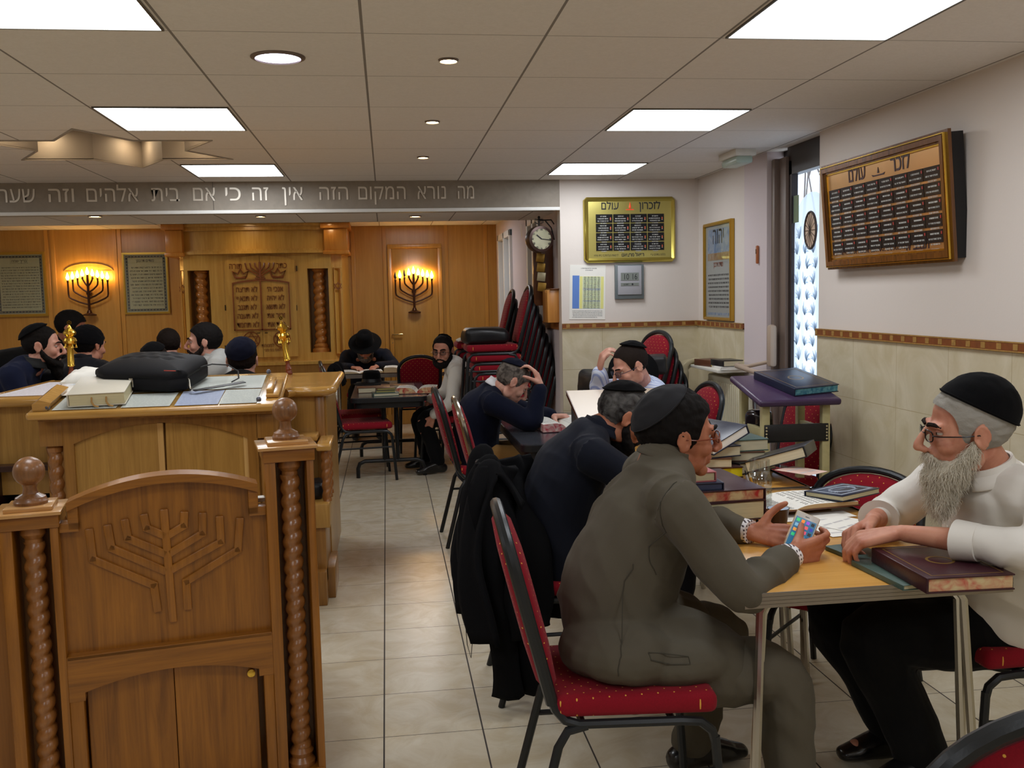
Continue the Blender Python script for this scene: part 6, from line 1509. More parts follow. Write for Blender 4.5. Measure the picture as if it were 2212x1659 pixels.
def beard(H, s, parent, m_, long=0, seed=0, sx=1, vox=.0045, drop=None, strands=0, m2=None, tash=True):
    g = MB(); g.M = H @ Matrix.Scale(s, 4)
    lim(g, [(-.074, .006, -.012), (-.067, .02, -.045), (-.048, .062, -.085), (0, .088, -.103), (.048, .062, -.085), (.067, .02, -.045), (.074, .006, -.012)], [.010, .017, .022, .024, .022, .017, .010], lat=(0, 0, 1))
    g.ell((0, .055, -.088), (.060*sx, .044, .042)); g.ell((0, .042, -.092), (.05*sx, .042, .026)); g.ell((0, .078, -.1), (.034*sx, .024, .026+.2*long))
    if tash: g.tube([(-.036, .084, -.062), (-.024, .098, -.048), (0, .104, -.043), (.024, .098, -.048), (.036, .084, -.062)], .0062 if vox < .005 else .0095, seg=8)
    if long:
        dv = Vector(drop or (0, .3, -1)).normalized(); p = Vector((0, .065, -.095)); lim(g, [p, p+dv*long*.5, p+dv*long], [.052*sx, .045*sx, .02*sx], [.034, .034, .012], lat=(1, 0, 0))
    vox = min(vox, .005); V, Fq = fuse(g, vox, 2); N = normals_np(V, Fq)
    D = np.array([noise.noise(Vector(p)*70+Vector((seed, 0, 0)))*.5+noise.noise(Vector(p)*160)*.4 for p in V]); V = V+N*(D*.0055)[:, None]
    o = emit('beard', V, Fq, m_, parent)
    if strands:
        rg = random.Random(seed); dw = ((H.to_3x3() @ Vector(drop or (0, .3, -1))).normalized()); g = MB(); idx = rg.sample(range(len(V)), min(len(V), strands))
        for i in idx:
            p = Vector(V[i]); n_ = Vector(N[i]); L3 = rg.uniform(.01, .034); d = (dw*1.1+n_*.3+Vector((rg.uniform(-.45, .45), rg.uniform(-.45, .45), rg.uniform(-.3, .3)))).normalized(); k_ = Vector((rg.uniform(-1, 1), rg.uniform(-1, 1), 0))*.006
            g.tube([p-n_*.002, p+d*L3*.5+n_*.003+k_, p+d*L3+Vector((0, 0, -L3*.25))-k_], .0006, seg=3, radii=[.00055, .0005, .0002])
        g.build('beard_strands', m2 or m_, o, 60)
    return o
def Hmat(c, heading, pitch=0, roll=0):
    return Matrix.Translation(c) @ Matrix.Rotation(rad(heading-90), 4, 'Z') @ Matrix.Rotation(rad(-pitch), 4, 'X') @ Matrix.Rotation(rad(roll), 4, 'Y')
m_skin = {}
def skin(name, c, c2): 
    M = mat('skin_'+name, c, .5, spec=.4, col2=c2, vscale=14, bump=.12, bscale=240); b = M.node_tree.nodes['Principled BSDF']
    b.inputs['Subsurface Weight'].default_value = .12; b.inputs['Subsurface Radius'].default_value = (.02, .008, .004); b.inputs['Subsurface Scale'].default_value = .4; return M
def cloth(name, c, rough=.85, bump=.25, bs=420, var=.0, **k): return mat('cloth_'+name, c, rough, bump=bump, bscale=bs, bdist=.0008, sheen=.04, spec=.15, var=var, **k)
def person(label, J, H, skin_m, top, bottom, vox=.006, s=1.0, bulk=1.0, hands=None, fold=.007, top_name='jacket', seed=1, legs=True, fat=1.0, nose=1.0, sleeve=1.0, hvox=None, shoes=True, bare=0.0, depth=1.0, trs='trousers', legr=1.0, extra=None, ncoll=.068):
    """J: joints. The body is one continuous skin surface; clothes are child meshes around it."""
    base = Vector((J['pelvis'][0], J['pelvis'][1], 0)); root_m = None
    V3 = {k: Vector(v) for k, v in J.items()}; lat = (V3['shR']-V3['shL']).normalized(); hc = H.translation
    g = MB(); neck = V3['neck']
    head_pieces(g, H, s, nose, fat)
    nk = H @ Vector((0, -.022, -.04)); lim(g, [neck-(neck-V3['chest']).normalized()*.03, neck, nk], [.062*fat, .058*fat, .054*fat], lat=lat)
    lim(g, [V3['pelvis'], (V3['pelvis']+V3['chest'])/2, V3['chest'], neck], [.12, .11, .11, .045], [.08, .07, .07, .045], lat=lat)
    for a in 'LR':
        sh, el, wr = V3['sh'+a], V3['el'+a], V3['wr'+a]; lim(g, [neck.lerp(sh, .4)-Vector((0, 0, .07)), sh-Vector((0, 0, .02)), sh.lerp(el, .5), el, el.lerp(wr, .5), wr], [.035, .045, .040, .036, .033, .024], lat=lat)
        if legs:
            hp_, kn, an = V3['hip'+a], V3['kn'+a], V3['an'+a]; lim(g, [hp_, hp_.lerp(kn, .5), kn, kn.lerp(an, .5), an], [.07, .058, .042, .036, .028], lat=lat)
            lim(g, [an, V3['toe'+a]], [.034, .03], [.03, .02], lat=lat)
    if hands:
        for hd in hands: hand_pieces(g, **hd)
    V, Fq = fuse(g, hvox or vox, 3); V = head_sculpt(V, H, s)
    me_ = emit('person', V-np.array(base), Fq, skin_m, None); me_.location = base; root = tag(me_, label, 'person')
    # upper garment
    g = MB(); pv, cst = V3['pelvis'], V3['chest']; up = (cst-pv).normalized(); mid = pv.lerp(cst, .5)+(V3['bend'] if 'bend' in V3 else Vector())
    top_ = (V3['shL']+V3['shR'])/2
    lim(g, [pv-up*.06, pv+up*.04, mid, cst, top_.lerp(neck, .35), neck], [.178*bulk, .18*bulk, .172*bulk, .185*bulk, .15, ncoll*fat], [.125*bulk*depth, .14*bulk*depth, .14*bulk*depth, .135*bulk, .098, .064*fat], lat=lat, seg=24)
    lim(g, [V3['shL'], top_.lerp(neck, .45), V3['shR']], [.062*sleeve, .07, .062*sleeve], lat=up)
    for a in 'LR': lim(g, [neck-up*.012, neck.lerp(V3['sh'+a], .5)-up*.006, V3['sh'+a]], [.045, .055, .06], lat=up)
    if extra: extra(g, V3)
    for a in 'LR':
        sh, el, wr = V3['sh'+a], V3['el'+a], V3['wr'+a]; we = el.lerp(wr, 1-bare-.06)
        lim(g, [neck.lerp(sh, .55)-up*.05, sh, sh.lerp(el, .5), el, el.lerp(we, .5), we], [x*sleeve for x in (.07, .073, .066, .06, .052, .045)], lat=lat)
    V, Fq = fuse(g, vox, 4); V = folds(V, Fq, fold, seed)
    tp = emit(top_name, V-np.array(base), Fq, top, root)
    if legs:
        g = MB(); lim(g, [pv+up*.08, pv, pv-Vector((0, 0, .05))], [.165*bulk, .175*bulk, .165*bulk], [.13*depth, .135*bulk*depth, .12], lat=lat)
        for a in 'LR':
            hp_, kn, an = V3['hip'+a], V3['kn'+a], V3['an'+a]; lim(g, [hp_, hp_.lerp(kn, .5), kn, kn.lerp(an, .5), an+(kn-an).normalized()*.02], [x*legr for x in (.105, .092, .074, .066, .062)], lat=lat)
        V, Fq = fuse(g, vox, 4); V = folds(V, Fq, fold, seed+5); emit(trs, V-np.array(base), Fq, bottom, root)
        if shoes:
            for a in 'LR':
                an, to = V3['an'+a], V3['toe'+a]; g = MB(); fw = Vector((to.x-an.x, to.y-an.y, 0)).normalized(); z0 = an.z-.075
                b0 = Vector((an.x, an.y, z0)); lt = fw.cross(Vector((0, 0, 1)))
                lim(g, [b0-fw*.05+Vector((0, 0, .04)), b0+fw*.05+Vector((0, 0, .045)), b0+fw*.13+Vector((0, 0, .034)), b0+fw*.19+Vector((0, 0, .026))], [.036, .040, .045, .034], [.040, .045, .032, .022], lat=lt); g.cyl(b0+Vector((0, 0, .04)), b0+Vector((0, 0, .1)), .045); lim(g, [b0+Vector((0, 0, .085)), b0+fw*.07+Vector((0, 0, .066)), b0+fw*.14+Vector((0, 0, .045))], [.046, .045, .04], [.03, .028, .022], lat=lt)
                V, Fq = fuse(g, .006, 2); V[:, 2] = np.maximum(V[:, 2], z0+.002); emit('shoe', V-np.array(base), Fq, mat('shoe_black', (20, 19, 20), .3, coat=.4), root)
    return root, base
def child(o, root, base):
    """hang an object built in world space on the person's root"""
    o.parent = root; o.location = (-base[0], -base[1], -base[2]); return o
def eyes(H, s, root, base, iris=(60, 40, 26)):
    skm = root.data.materials[0]
    for x in (-1, 1):
        g = MB(); g.M = H @ Matrix.Scale(s, 4); c = (x*.031, .0735, .0135)
        g.mat(0).ell(c, (.0118, .0118, .0118), 16, 10); g.mat(1).lathe([(.0056, 0), (.001, .0012)], seg=14, M=Matrix.Translation((c[0], c[1]+.0108, c[2])) @ Matrix.Rotation(-PI/2, 4, 'X'))
        o = g.build('eye', [mat('eye_white', (190, 178, 168), .3), mat('iris_%d' % iris[0], iris, .2)], None, 60); child(o, root, base)
        v = []; f = []; r_ = .0133; na = 16
        for (e0, e1, ne) in ((14, 90, 6), (-90, -20, 6)):
            o0 = len(v)
            for i in range(ne+1):
                el = rad(e0+(e1-e0)*i/ne)
                for k in range(na): a = 2*PI*k/na; sl = rad(6)*math.cos(a-PI/2); v.append((c[0]+r_*math.cos(el)*math.cos(a), c[1]+r_*math.cos(el)*math.sin(a), c[2]+r_*math.sin(el)))
            for i in range(ne):
                for k in range(na): a = o0+i*na+k; b_ = o0+i*na+(k+1) % na; f.append((a, b_, b_+na, a+na))
        g = MB(); g.M = H @ Matrix.Scale(s, 4); g.add(v, f); child(g.build('eyelid', skm, None, 60), root, base)
def brows(H, s, root, base, m_, th=.0042):
    for x in (-1, 1):
        g = MB(); g.M = H @ Matrix.Scale(s, 4); g.tube([(x*.012, .100, .031), (x*.026, .1005, .037), (x*.042, .092, .037), (x*.054, .078, .030)], th, seg=6, radii=[th*.8, th, th, th*.4]); child(g.build('eyebrow', m_, None), root, base)
def collar(neckp, upv, root, base, m_, r=.068, h=.035, name='collar', lat=(0, 1, 0), open_=0, fw=None, wide=1.0):
    n = 32; v = []; f = []; z = Vector(upv).normalized(); x = Vector(lat); x = (x-z*x.dot(z)).normalized(); y = z.cross(x); c = Vector(neckp)
    if fw is not None and y.dot(Vector(fw)) < 0: y = -y
    for i, (rr, hh) in enumerate(((1.0, 0), (1.02, .5), (.97, 1), (.93, 1), (1.16, .35), (1.22, .0), (1.2, -.1))[:7]):
        for k in range(n+1):
            a = rad(open_)+(2*PI-2*rad(open_))*k/n; v.append(c+x*(r*rr*wide*math.sin(a))+y*(r*rr*math.cos(a))+z*(h*hh))
    for i in range(6):
        for k in range(n): a = i*(n+1)+k; f.append((a, a+1, a+n+2, a+n+1))
    o = MB().add(v, f).build(name, m_, None, 60); md = o.modifiers.new('s', 'SOLIDIFY'); md.thickness = .003; return child(o, root, base)

def cap_polar(H, s, tilt, ang, off, m_, name='kippah', tall=0.0, seed=3):
    c = Vector((0, -.012, .042)); r_ = Vector((.077+off, .099+off, .090+off)); ax = Vector((0, -math.sin(rad(tilt)), math.cos(rad(tilt)))); u = Vector((1, 0, 0)); w_ = ax.cross(u); v = []; f = []; nr, ns = 16, 48
    def P(ph, a, k):
        d = ax*math.cos(ph)+(u*math.cos(a)+w_*math.sin(a))*math.sin(ph); e = noise.noise(d*5+Vector((seed, 0, 0)))*.003
        return c+Vector((d.x*(r_.x+e-k), d.y*(r_.y+e-k), d.z*(r_.z+e-k)))+ax*tall*max(0, 1-(ph/rad(ang))**3)
    rows = [(rad(ang)*i/nr, 0) for i in range(nr+1)]+[(rad(ang), .006), (rad(ang)*.9, .006)]
    for ph, k in rows:
        for j in range(ns): v.append(P(max(ph, .002), 2*PI*j/ns, k))
    for i in range(len(rows)-1):
        for j in range(ns): a = i*ns+j; b_ = i*ns+(j+1) % ns; f.append((a, b_, b_+ns, a+ns))
    f.append(tuple(range(ns))[::-1]); g = MB(); g.M = H @ Matrix.Scale(s, 4); g.add(v, f)
    g.tube([P(rad(ang)*.985, 2*PI*j/ns, -.0012) for j in range(ns)], .0014, seg=5, closed=True)
    return g.build(name, m_, None, 60)
m_hblack = mat('hair_black', (22, 19, 18), .8, spec=.15, bump=.8, bscale=90, stretch=(1, 1, .25), bdist=.004); m_hdark = mat('hair_dark_brown', (34, 26, 22), .8, spec=.15, bump=.8, bscale=90, stretch=(1, 1, .25), bdist=.004)
m_hgrey = mat('hair_grey', (120, 112, 104), .85, spec=.15, bump=.6, bscale=120, col2=(60, 54, 50), vscale=30, bdist=.003); m_hsalt = mat('hair_salt', (92, 90, 88), .85, spec=.15, bump=.6, bscale=110, col2=(36, 32, 32), vscale=26, bdist=.003)
m_bgrey = mat('beard_grey', (198, 190, 172), .9, bump=.8, bscale=110, col2=(166, 158, 140), vscale=24, stretch=(1, 1, .3), bdist=.004); m_white_hair = mat('hair_white', (150, 146, 138), .85, spec=.15, bump=.6, bscale=110, bdist=.003)
m_kip = mat('kippah_velvet', (13, 13, 15), .95, sheen=.03, spec=.08, bump=.2, bscale=300); m_kipn = mat('kippah_navy', (17, 19, 34), .95, sheen=.03, spec=.08); m_kips = mat('kippah_suede', (40, 40, 43), .9, bump=.3, bscale=40, sheen=.05, spec=.15)
sk_tan = skin('tan', (186, 122, 92), (160, 96, 70)); sk_mid = skin('mid', (204, 146, 120), (180, 116, 92)); sk_pale = skin('pale', (216, 166, 146), (196, 136, 116))
def kip(H, s, root, base, m_, tilt=35, ang=50, off=.014, name='kippah', tall=0):
    child(cap_polar(H, s, tilt, ang, off, m_, name, tall), root, base)
def hair(H, s, root, base, m_, keep=None, off=.005, nz=.003, seed=1): return child(shell(H, s, keep or hairline(), off, 'hair', m_, None, .006, nz=nz, seed=seed), root, base)
def PX(px, py, y): return at(px, py, y=y)
# ---------------------------------------------------------------- 1: grey suit
J = dict(pelvis=(.62, 2.58, .50), chest=(.70, 2.60, .84), neck=(.765, 2.62, 1.03), bend=(-.035, 0, 0), shR=(.735, 2.405, .945), shL=(.77, 2.80, .95), elR=(.885, 2.30, .735), wrR=(1.085, 2.475, .765), elL=(.93, 2.90, .785), wrL=(1.07, 2.72, .775),
         hipR=(.68, 2.47, .49), hipL=(.68, 2.69, .49), knR=(1.03, 2.40, .455), knL=(1.0, 2.76, .45), anR=(1.07, 2.40, .08), anL=(.90, 2.80, .08), toeR=(1.24, 2.38, .05), toeL=(1.04, 2.83, .05))
ear = PX(1472, 962, 2.56); H1 = Hmat((ear.x+.012, 2.645, ear.z+.008), 3, 2, 4); s1 = 1.06
m_suit = cloth('suit_grey', (86, 80, 68), .8, .3, 500)
HR = dict(wrist=(1.095, 2.49, .765), Fd=(.92, .24, .06), N=(-.25, .95, .12), side=1, each=[(.35, .75, .5), (.45, .85, .5), (.6, .9, .5), (.7, .9, .5)], thumb=(.35, .85, .75), s=1.04)
HL = dict(wrist=(1.075, 2.715, .775), Fd=(.75, -.42, -.05), N=(-.15, -.75, .62), side=-1, each=[(.3, .5, .3), (.35, .55, .3), (.4, .6, .3), (.4, .6, .3)], thumb=(.75, .35, .15), s=1.04, tb=(.45, .05))
r1, b1 = person('person in a dark grey suit, glasses and cap, holding a phone at the foreground table', J, H1, sk_tan, m_suit, m_suit, .0062, s1, 1.1, [HR, HL], .015, 'jacket', 3, extra=lambda g, V: [lim(g, [V['pelvis']+Vector((-.04, 0, .02)), V['hip'+a]+Vector((.06, 0, .03)), V['hip'+a].lerp(V['kn'+a], .52)+Vector((0, 0, .015))], [.14, .13, .115], lat=(0, 1, 0)) for a in 'LR']+[g.ell((.60, 2.45, .55), (.17, .17, .09)), g.ell((.74, 2.43, .53), (.16, .15, .075))], ncoll=.08, nose=1.15, fat=1.08, hvox=.0042, depth=1.08, legr=1.05, bare=.1, sleeve=1.06)
hair(H1, s1, r1, b1, m_hblack, hairline(nape=-.072, front=.082, side=-.03), .009, .005)
kip(H1, s1, r1, b1, m_kips, 44, 58, .016); child(glasses(H1, s1, r1, mat('glasses_amber', (120, 50, 24), .25)), r1, b1); eyes(H1, s1, r1, b1); brows(H1, s1, r1, b1, m_hblack, .0055)
collar((.775, 2.62, 1.03), (.3, 0, .95), r1, b1, m_suit, .07, .03, 'jacket_collar', fw=(1, 0, -.3), open_=50)
m_ging = grid_mat('gingham', (70, 54, 60), (64, 50, 56), (226, 222, 222), 0, 0, .011, .011, .006, .006, .8, axes='xz', bumps=0)
for w_, e_, a_ in (((1.095, 2.49, .765), J['elR'], .0), ((1.075, 2.715, .775), J['elL'], .03)):
    w_, e_ = Vector(w_), Vector(e_); d = (w_-e_).normalized(); g = MB(); g.tube([w_-d*(.055+a_), w_-d*(.03+a_*.3), w_-d*.008], .04, seg=24, radii=[.044, .042, .041], flat=.86); child(g.build('shirt_cuff', m_ging, None, 60), r1, b1)
# seams, vent and pocket flap of the jacket follow its surface
def proj_on(o, base, pts, off=.0015):
    dg = bpy.context.evaluated_depsgraph_get(); out = []
    for p in pts:
        ok, loc, n, i = o.closest_point_on_mesh(Vector(p)-base)
        out.append(loc+base+n*off)
    return out
jk = [c for c in r1.children if c.name.startswith('jacket') and 'collar' not in c.name][0]
m_seam = mat('seam_dark', (62, 58, 48), .9)
g = MB()
kp = [Vector(p) for p in ((.735, 2.39, 1.02), (.68, 2.36, .96), (.65, 2.345, .89), (.655, 2.345, .82), (.69, 2.35, .76))]
g.tube(proj_on(jk, b1, [kp[int(t)].lerp(kp[min(4, int(t)+1)], t-int(t)) for t in np.linspace(0, 3.99, 22)], .0006), .0015, seg=5)
g.tube(proj_on(jk, b1, [Vector((.585, 2.30, .80)).lerp(Vector((.54, 2.25, .52)), t) for t in np.linspace(0, 1, 16)], .0006), .0015, seg=5)
pf = proj_on(jk, b1, [(.64, 2.27, .612), (.69, 2.27, .607), (.74, 2.27, .60), (.743, 2.27, .568), (.693, 2.27, .573), (.643, 2.27, .578)], .001); g.tube(pf+[pf[0]], .0016, seg=5)
child(g.build('seam', m_seam, None), r1, b1)
# the phone
ph = empty('smartphone', (0, 0, 0), 0, 'gold-edged smartphone with colourful app icons held by the grey-suited man', 'phone')
MB().box((0, 0, 0), (.070, .140, .008), .0035, seg=3).build('body', mat('phone_gold', (214, 190, 150), .25, metal=.6), ph)
MB().box((0, 0, .0042), (.066, .136, .0012), .0005).build('bezel', mat('phone_white', (206, 200, 192), .2), ph)
m_scr = bpy.data.materials.new('phone_screen'); m_scr.use_nodes = True; b_ = m_scr.node_tree.nodes['Principled BSDF']; b_.inputs['Base Color'].default_value = (.02, .06, .1, 1); b_.inputs['Emission Color'].default_value = s2l((50, 120, 160))+(1,); b_.inputs['Emission Strength'].default_value = .55; b_.inputs['Roughness'].default_value = .12
sn = MB().box((0, -.002, .0052), (.060, .106, .0006)).build('screen', m_scr, ph, 0)
cols = [(60, 190, 110), (230, 130, 40), (150, 70, 200), (30, 30, 36), (120, 170, 200), (60, 180, 80), (220, 90, 90), (40, 60, 160), (226, 150, 60), (40, 110, 220), (220, 80, 110), (30, 34, 40), (50, 190, 120), (70, 90, 100), (60, 170, 190), (34, 40, 60)]
g = MB(); ims = []
for i, c in enumerate(cols):
    M_ = bpy.data.materials.new('icon'); M_.use_nodes = True; bb_ = M_.node_tree.nodes['Principled BSDF']; bb_.inputs['Base Color'].default_value = s2l(c)+(1,); bb_.inputs['Emission Color'].default_value = s2l(c)+(1,); bb_.inputs['Emission Strength'].default_value = .6; ims.append(M_)
    g.mat(i).box((-.0215+.0143*(i % 4), .042-.0155*(i//4), .0058), (.0095, .0095, .0006), .0002)
g.build('app_icons', ims, sn, 0)
MB().box((0, .0585, .0051), (.012, .0015, .0004)).build('speaker_slot', m_black, ph, 0)
Uv = Vector((.50, .30, .80)).normalized(); n_ = Vector((-.28, -.90, .33)); n_ = (n_-Uv*n_.dot(Uv)).normalized(); Rv = Uv.cross(n_).normalized()
pm = PX(1747, 1111, 2.60); cph = pm-Uv*.07; M4 = Matrix((Rv, Uv, n_)).transposed().to_4x4(); M4.translation = cph; ph.matrix_world = M4

# ---------------------------------------------------------------- 2: bearded man in white
ear = PX(2118, 945, 2.27); H2 = Hmat((ear.x+.016, 2.348, ear.z-.002), 163, 4, -3); s2 = 1.04
J = dict(pelvis=(1.80, 2.56, .53), chest=(1.70, 2.43, .80), neck=(1.61, 2.37, 1.0), bend=(.03, 0, 0), shL=(1.65, 2.175, .945), shR=(1.62, 2.60, .93), elL=(1.59, 2.10, .85), wrL=(1.375, 2.39, .835), elR=(1.52, 2.74, .80), wrR=(1.40, 2.61, .82),
         hipL=(1.76, 2.52, .5), hipR=(1.76, 2.68, .5), knL=(1.40, 2.60, .47), knR=(1.38, 2.80, .47), anL=(1.56, 2.58, .08), anR=(1.58, 2.76, .08), toeL=(1.41, 2.56, .05), toeR=(1.43, 2.76, .05))
m_shirt = cloth('shirt_white', (226, 222, 214), .75, .12, 300); m_trb = cloth('black_wool', (16, 16, 17), .9)
HL2 = dict(wrist=(1.36, 2.41, .832), Fd=(-.80, .42, -.28), N=(-.05, .25, -.95), side=-1, each=[(.5, .7, .4), (.55, .8, .4), (.6, .85, .4), (.6, .85, .4)], thumb=(.6, .6, .3), s=1.05)
HR2 = dict(wrist=(1.39, 2.60, .82), Fd=(-.80, -.32, -.25), N=(.1, -.5, -.85), side=1, each=[(.7, .9, .5)]*4, thumb=(.5, .7, .1), s=1.03)
r2, b2 = person('person with long grey beard, glasses and black velvet cap, in a white shirt', J, H2, sk_mid, m_shirt, m_trb, .0062, s2, 1.08, [HL2, HR2], .016, 'shirt', 8, nose=1.25, hvox=.0042, bare=.42, depth=1.05, legr=1.25)
hair(H2, s2, r2, b2, m_white_hair, hairline(nape=-.06, front=.085, side=-.03), .004, .004)
kip(H2, s2, r2, b2, m_kip, 32, 74, .012, tall=.018)
child(glasses(H2, s2, r2, mat('glasses_black', (26, 24, 26), .25, metal=.4)), r2, b2); eyes(H2, s2, r2, b2); brows(H2, s2, r2, b2, m_hdark, .0055)
child(beard(H2, s2, r2, m_bgrey, .105, 4, 1.12, .0045, (0, .1, -1), 5000, mat('beard_strand', (206, 199, 182), .85)), r2, b2)
for c_ in r2.children:
    if c_.name.startswith('beard_strands'): child(c_, r2, b2)
collar((1.605, 2.368, .985), (-.35, 0, .93), r2, b2, m_shirt, .072, .045, 'collar', fw=(-1, 0, -.3), open_=24)
for w_, e_ in ((Vector(J['elL']).lerp(Vector(J['wrL']), .60), Vector(J['elL'])), (Vector(J['elR']).lerp(Vector(J['wrR']), .6), Vector(J['elR']))):
    d = (w_-e_).normalized(); g = MB(); g.tube([w_-d*.05, w_-d*.02, w_+d*.008], .05, seg=24, radii=[.054, .057, .060], flat=.9); o = g.build('cuff', m_shirt, None, 60); child(o, r2, b2)
g = MB()
for k in range(4): g.lathe([(.005, 0), (.005, .002)], seg=10, M=Matrix.Translation(proj_on([c for c in r2.children if c.name.startswith('shirt')][0], b2, [(1.5, 2.46, .88-.06*k)])[0]) @ Matrix.Rotation(-PI/2, 4, 'Y'))
child(g.build('button', m_frost, None), r2, b2)
g = MB(); rg = random.Random(4)
for k in range(8):
    p = Vector((1.76+.01*k, 2.24, .46)); g.tube([p, p+Vector((rg.uniform(-.03, .03), -.02, -.08)), p+Vector((rg.uniform(-.05, .05), -.02, -.2))], .0012, seg=4)
child(g.build('tassels', m_bgrey, None), r2, b2)

# ---------------------------------------------------------------- 3: navy suit, head bowed
ear = PX(1352, 905, 3.50); H3 = Hmat((ear.x+.006, 3.585, ear.z-.012), 2, 30, 0); s3 = 1.02
J = dict(pelvis=(.63, 3.58, .5), chest=(.68, 3.58, .82), neck=(.80, 3.585, .985), bend=(-.03, 0, 0), shR=(.72, 3.39, .92), shL=(.76, 3.78, .92), elR=(.93, 3.36, .78), wrR=(1.12, 3.50, .79), elL=(.95, 3.84, .79), wrL=(1.10, 3.68, .79),
         hipR=(.68, 3.48, .49), hipL=(.68, 3.68, .49), knR=(1.05, 3.44, .46), knL=(1.05, 3.72, .46), anR=(1.02, 3.44, .08), anL=(1.02, 3.72, .08), toeR=(1.17, 3.44, .05), toeL=(1.17, 3.72, .05))
m_navyj = cloth('suit_navy', (23, 26, 37), .85); m_navyt = cloth('trouser_dark', (26, 27, 34), .85)
hh = lambda w, F, N, side, c=(.5, .6, .4), s=1.0, th=(.7, .5, .3): dict(wrist=w, Fd=F, N=N, side=side, curl=c, thumb=th, s=s)
r3, b3 = person('person in a navy suit and black cap bowed down behind the grey-suited man', J, H3, sk_tan, m_navyj, m_navyt, .007, s3, 1.08, [hh((1.12, 3.5, .785), (.9, .3, 0), (0, 0, -1), 1), hh((1.1, 3.68, .785), (.9, -.3, 0), (0, 0, -1), -1)], .006, 'jacket', 12, hvox=.005)
hair(H3, s3, r3, b3, m_hsalt, hairline(nape=-.06, front=.085, side=-.03), .005, .004)
kip(H3, s3, r3, b3, m_kip, 28, 48, .016); child(beard(H3, s3, r3, m_hblack, 0, 2), r3, b3); eyes(H3, s3, r3, b3); brows(H3, s3, r3, b3, m_hblack)
collar((.80, 3.585, .975), (.45, 0, .9), r3, b3, m_navyj, .07, .035, 'jacket_collar', fw=(1, 0, -.4), open_=50)

# ---------------------------------------------------------------- 4: navy sweater, head in hand
ear = PX(1103, 838, 5.66); H4 = Hmat((ear.x+.012, 5.74, ear.z+.02), 6, 38, 0); s4 = 1.06
J = dict(pelvis=(.52, 5.85, .5), chest=(.56, 5.84, .80), neck=(.655, 5.80, .95), bend=(-.02, 0, 0), shR=(.60, 5.65, .87), shL=(.63, 6.02, .87), elR=(.83, 5.56, .755), wrR=(.90, 5.63, .955), elL=(.88, 6.0, .755), wrL=(1.0, 5.8, .76),
         hipR=(.57, 5.75, .5), hipL=(.57, 5.95, .5), knR=(.98, 5.70, .50), knL=(.98, 6.0, .48), anR=(.98, 5.7, .08), anL=(.98, 6.0, .08), toeR=(1.13, 5.7, .05), toeL=(1.13, 6.0, .05))
r4, b4 = person('person in a navy sweater and navy cap, leaning his forehead on his hand', J, H4, sk_pale, cloth('sweater_navy', (16, 20, 37), .95, .4, 250), cloth('khaki', (150, 112, 62), .85), .008, s4, 1.05,
                [dict(wrist=(.905, 5.635, .96), Fd=(-.32, .35, .88), N=(-.85, .3, -.3), side=1, each=[(.5, .6, .4)]*4, thumb=(.7, .5, .4), s=1.05), hh((1.0, 5.8, .755), (.7, -.5, 0), (0, 0, -1), -1)], .006, 'sweater', 20, hvox=.0055)
hair(H4, s4, r4, b4, m_hgrey, hairline(nape=-.05, front=.07, side=-.01), .003, .001)
kip(H4, s4, r4, b4, m_kipn, 20, 52, .014); eyes(H4, s4, r4, b4); brows(H4, s4, r4, b4, m_hgrey)
collar((.655, 5.80, .945), (.5, 0, .85), r4, b4, mat('collar_white', (222, 222, 226), .7), .066, .045, 'shirt_collar', fw=(1, 0, -.5), open_=25)

# ---------------------------------------------------------------- 5: striped shirt
m_str = bpy.data.materials.new('striped_shirt'); m_str.use_nodes = True; nt = m_str.node_tree; bb_ = nt.nodes['Principled BSDF']
tc = nt.nodes.new('ShaderNodeTexCoord'); wv = nt.nodes.new('ShaderNodeTexWave'); wv.inputs['Scale'].default_value = 16; wv.bands_direction = 'DIAGONAL'; rp = nt.nodes.new('ShaderNodeValToRGB'); rp.color_ramp.elements[0].color = s2l((150, 165, 210))+(1,); rp.color_ramp.elements[1].color = s2l((206, 214, 232))+(1,); rp.color_ramp.elements[0].position = .1; rp.color_ramp.elements[1].position = .35
nt.links.new(tc.outputs['Object'], wv.inputs[0]); nt.links.new(wv.outputs[0], rp.inputs[0]); nt.links.new(rp.outputs[0], bb_.inputs['Base Color']); bb_.inputs['Roughness'].default_value = .8
c5 = PX(1364, 794, 5.32); H5 = Hmat(c5, 192, 24, 0); s5 = 1.04
J = dict(pelvis=(1.66, 5.55, .5), chest=(1.58, 5.50, .80), neck=(1.475, 5.42, .965), shL=(1.56, 5.26, .90), shR=(1.52, 5.66, .90), elL=(1.42, 5.15, .84), wrL=(1.26, 5.30, .88), elR=(1.225, 5.44, .955), wrR=(1.20, 5.37, 1.06),
         hipL=(1.6, 5.45, .5), hipR=(1.6, 5.65, .5), knL=(1.62, 5.4, .47), knR=(1.6, 5.7, .47), anL=(1.62, 5.4, .08), anR=(1.6, 5.7, .08), toeL=(1.5, 5.4, .05), toeR=(1.5, 5.7, .05))
J['knL'] = (1.22, 5.6, .48); J['knR'] = (1.22, 5.75, .48); J['anL'] = (1.25, 5.6, .08); J['anR'] = (1.25, 5.75, .08); J['toeL'] = (1.1, 5.6, .05); J['toeR'] = (1.1, 5.75, .05)
r5, b5 = person('person in a blue striped shirt and glasses reading at the slanted desk', J, H5, sk_pale, m_str, m_navyt, .0075, s5, 1.0,
                [dict(wrist=(1.20, 5.365, 1.065), Fd=(.25, -.15, .93), N=(.9, .1, -.3), side=1, each=[(.6, .9, .5)]*4, thumb=(.6, .6, .4), s=1.0), hh((1.25, 5.3, .885), (-.8, .3, 0), (0, 0, -1), -1)], .007, 'shirt', 33, hvox=.0055, nose=1.2)
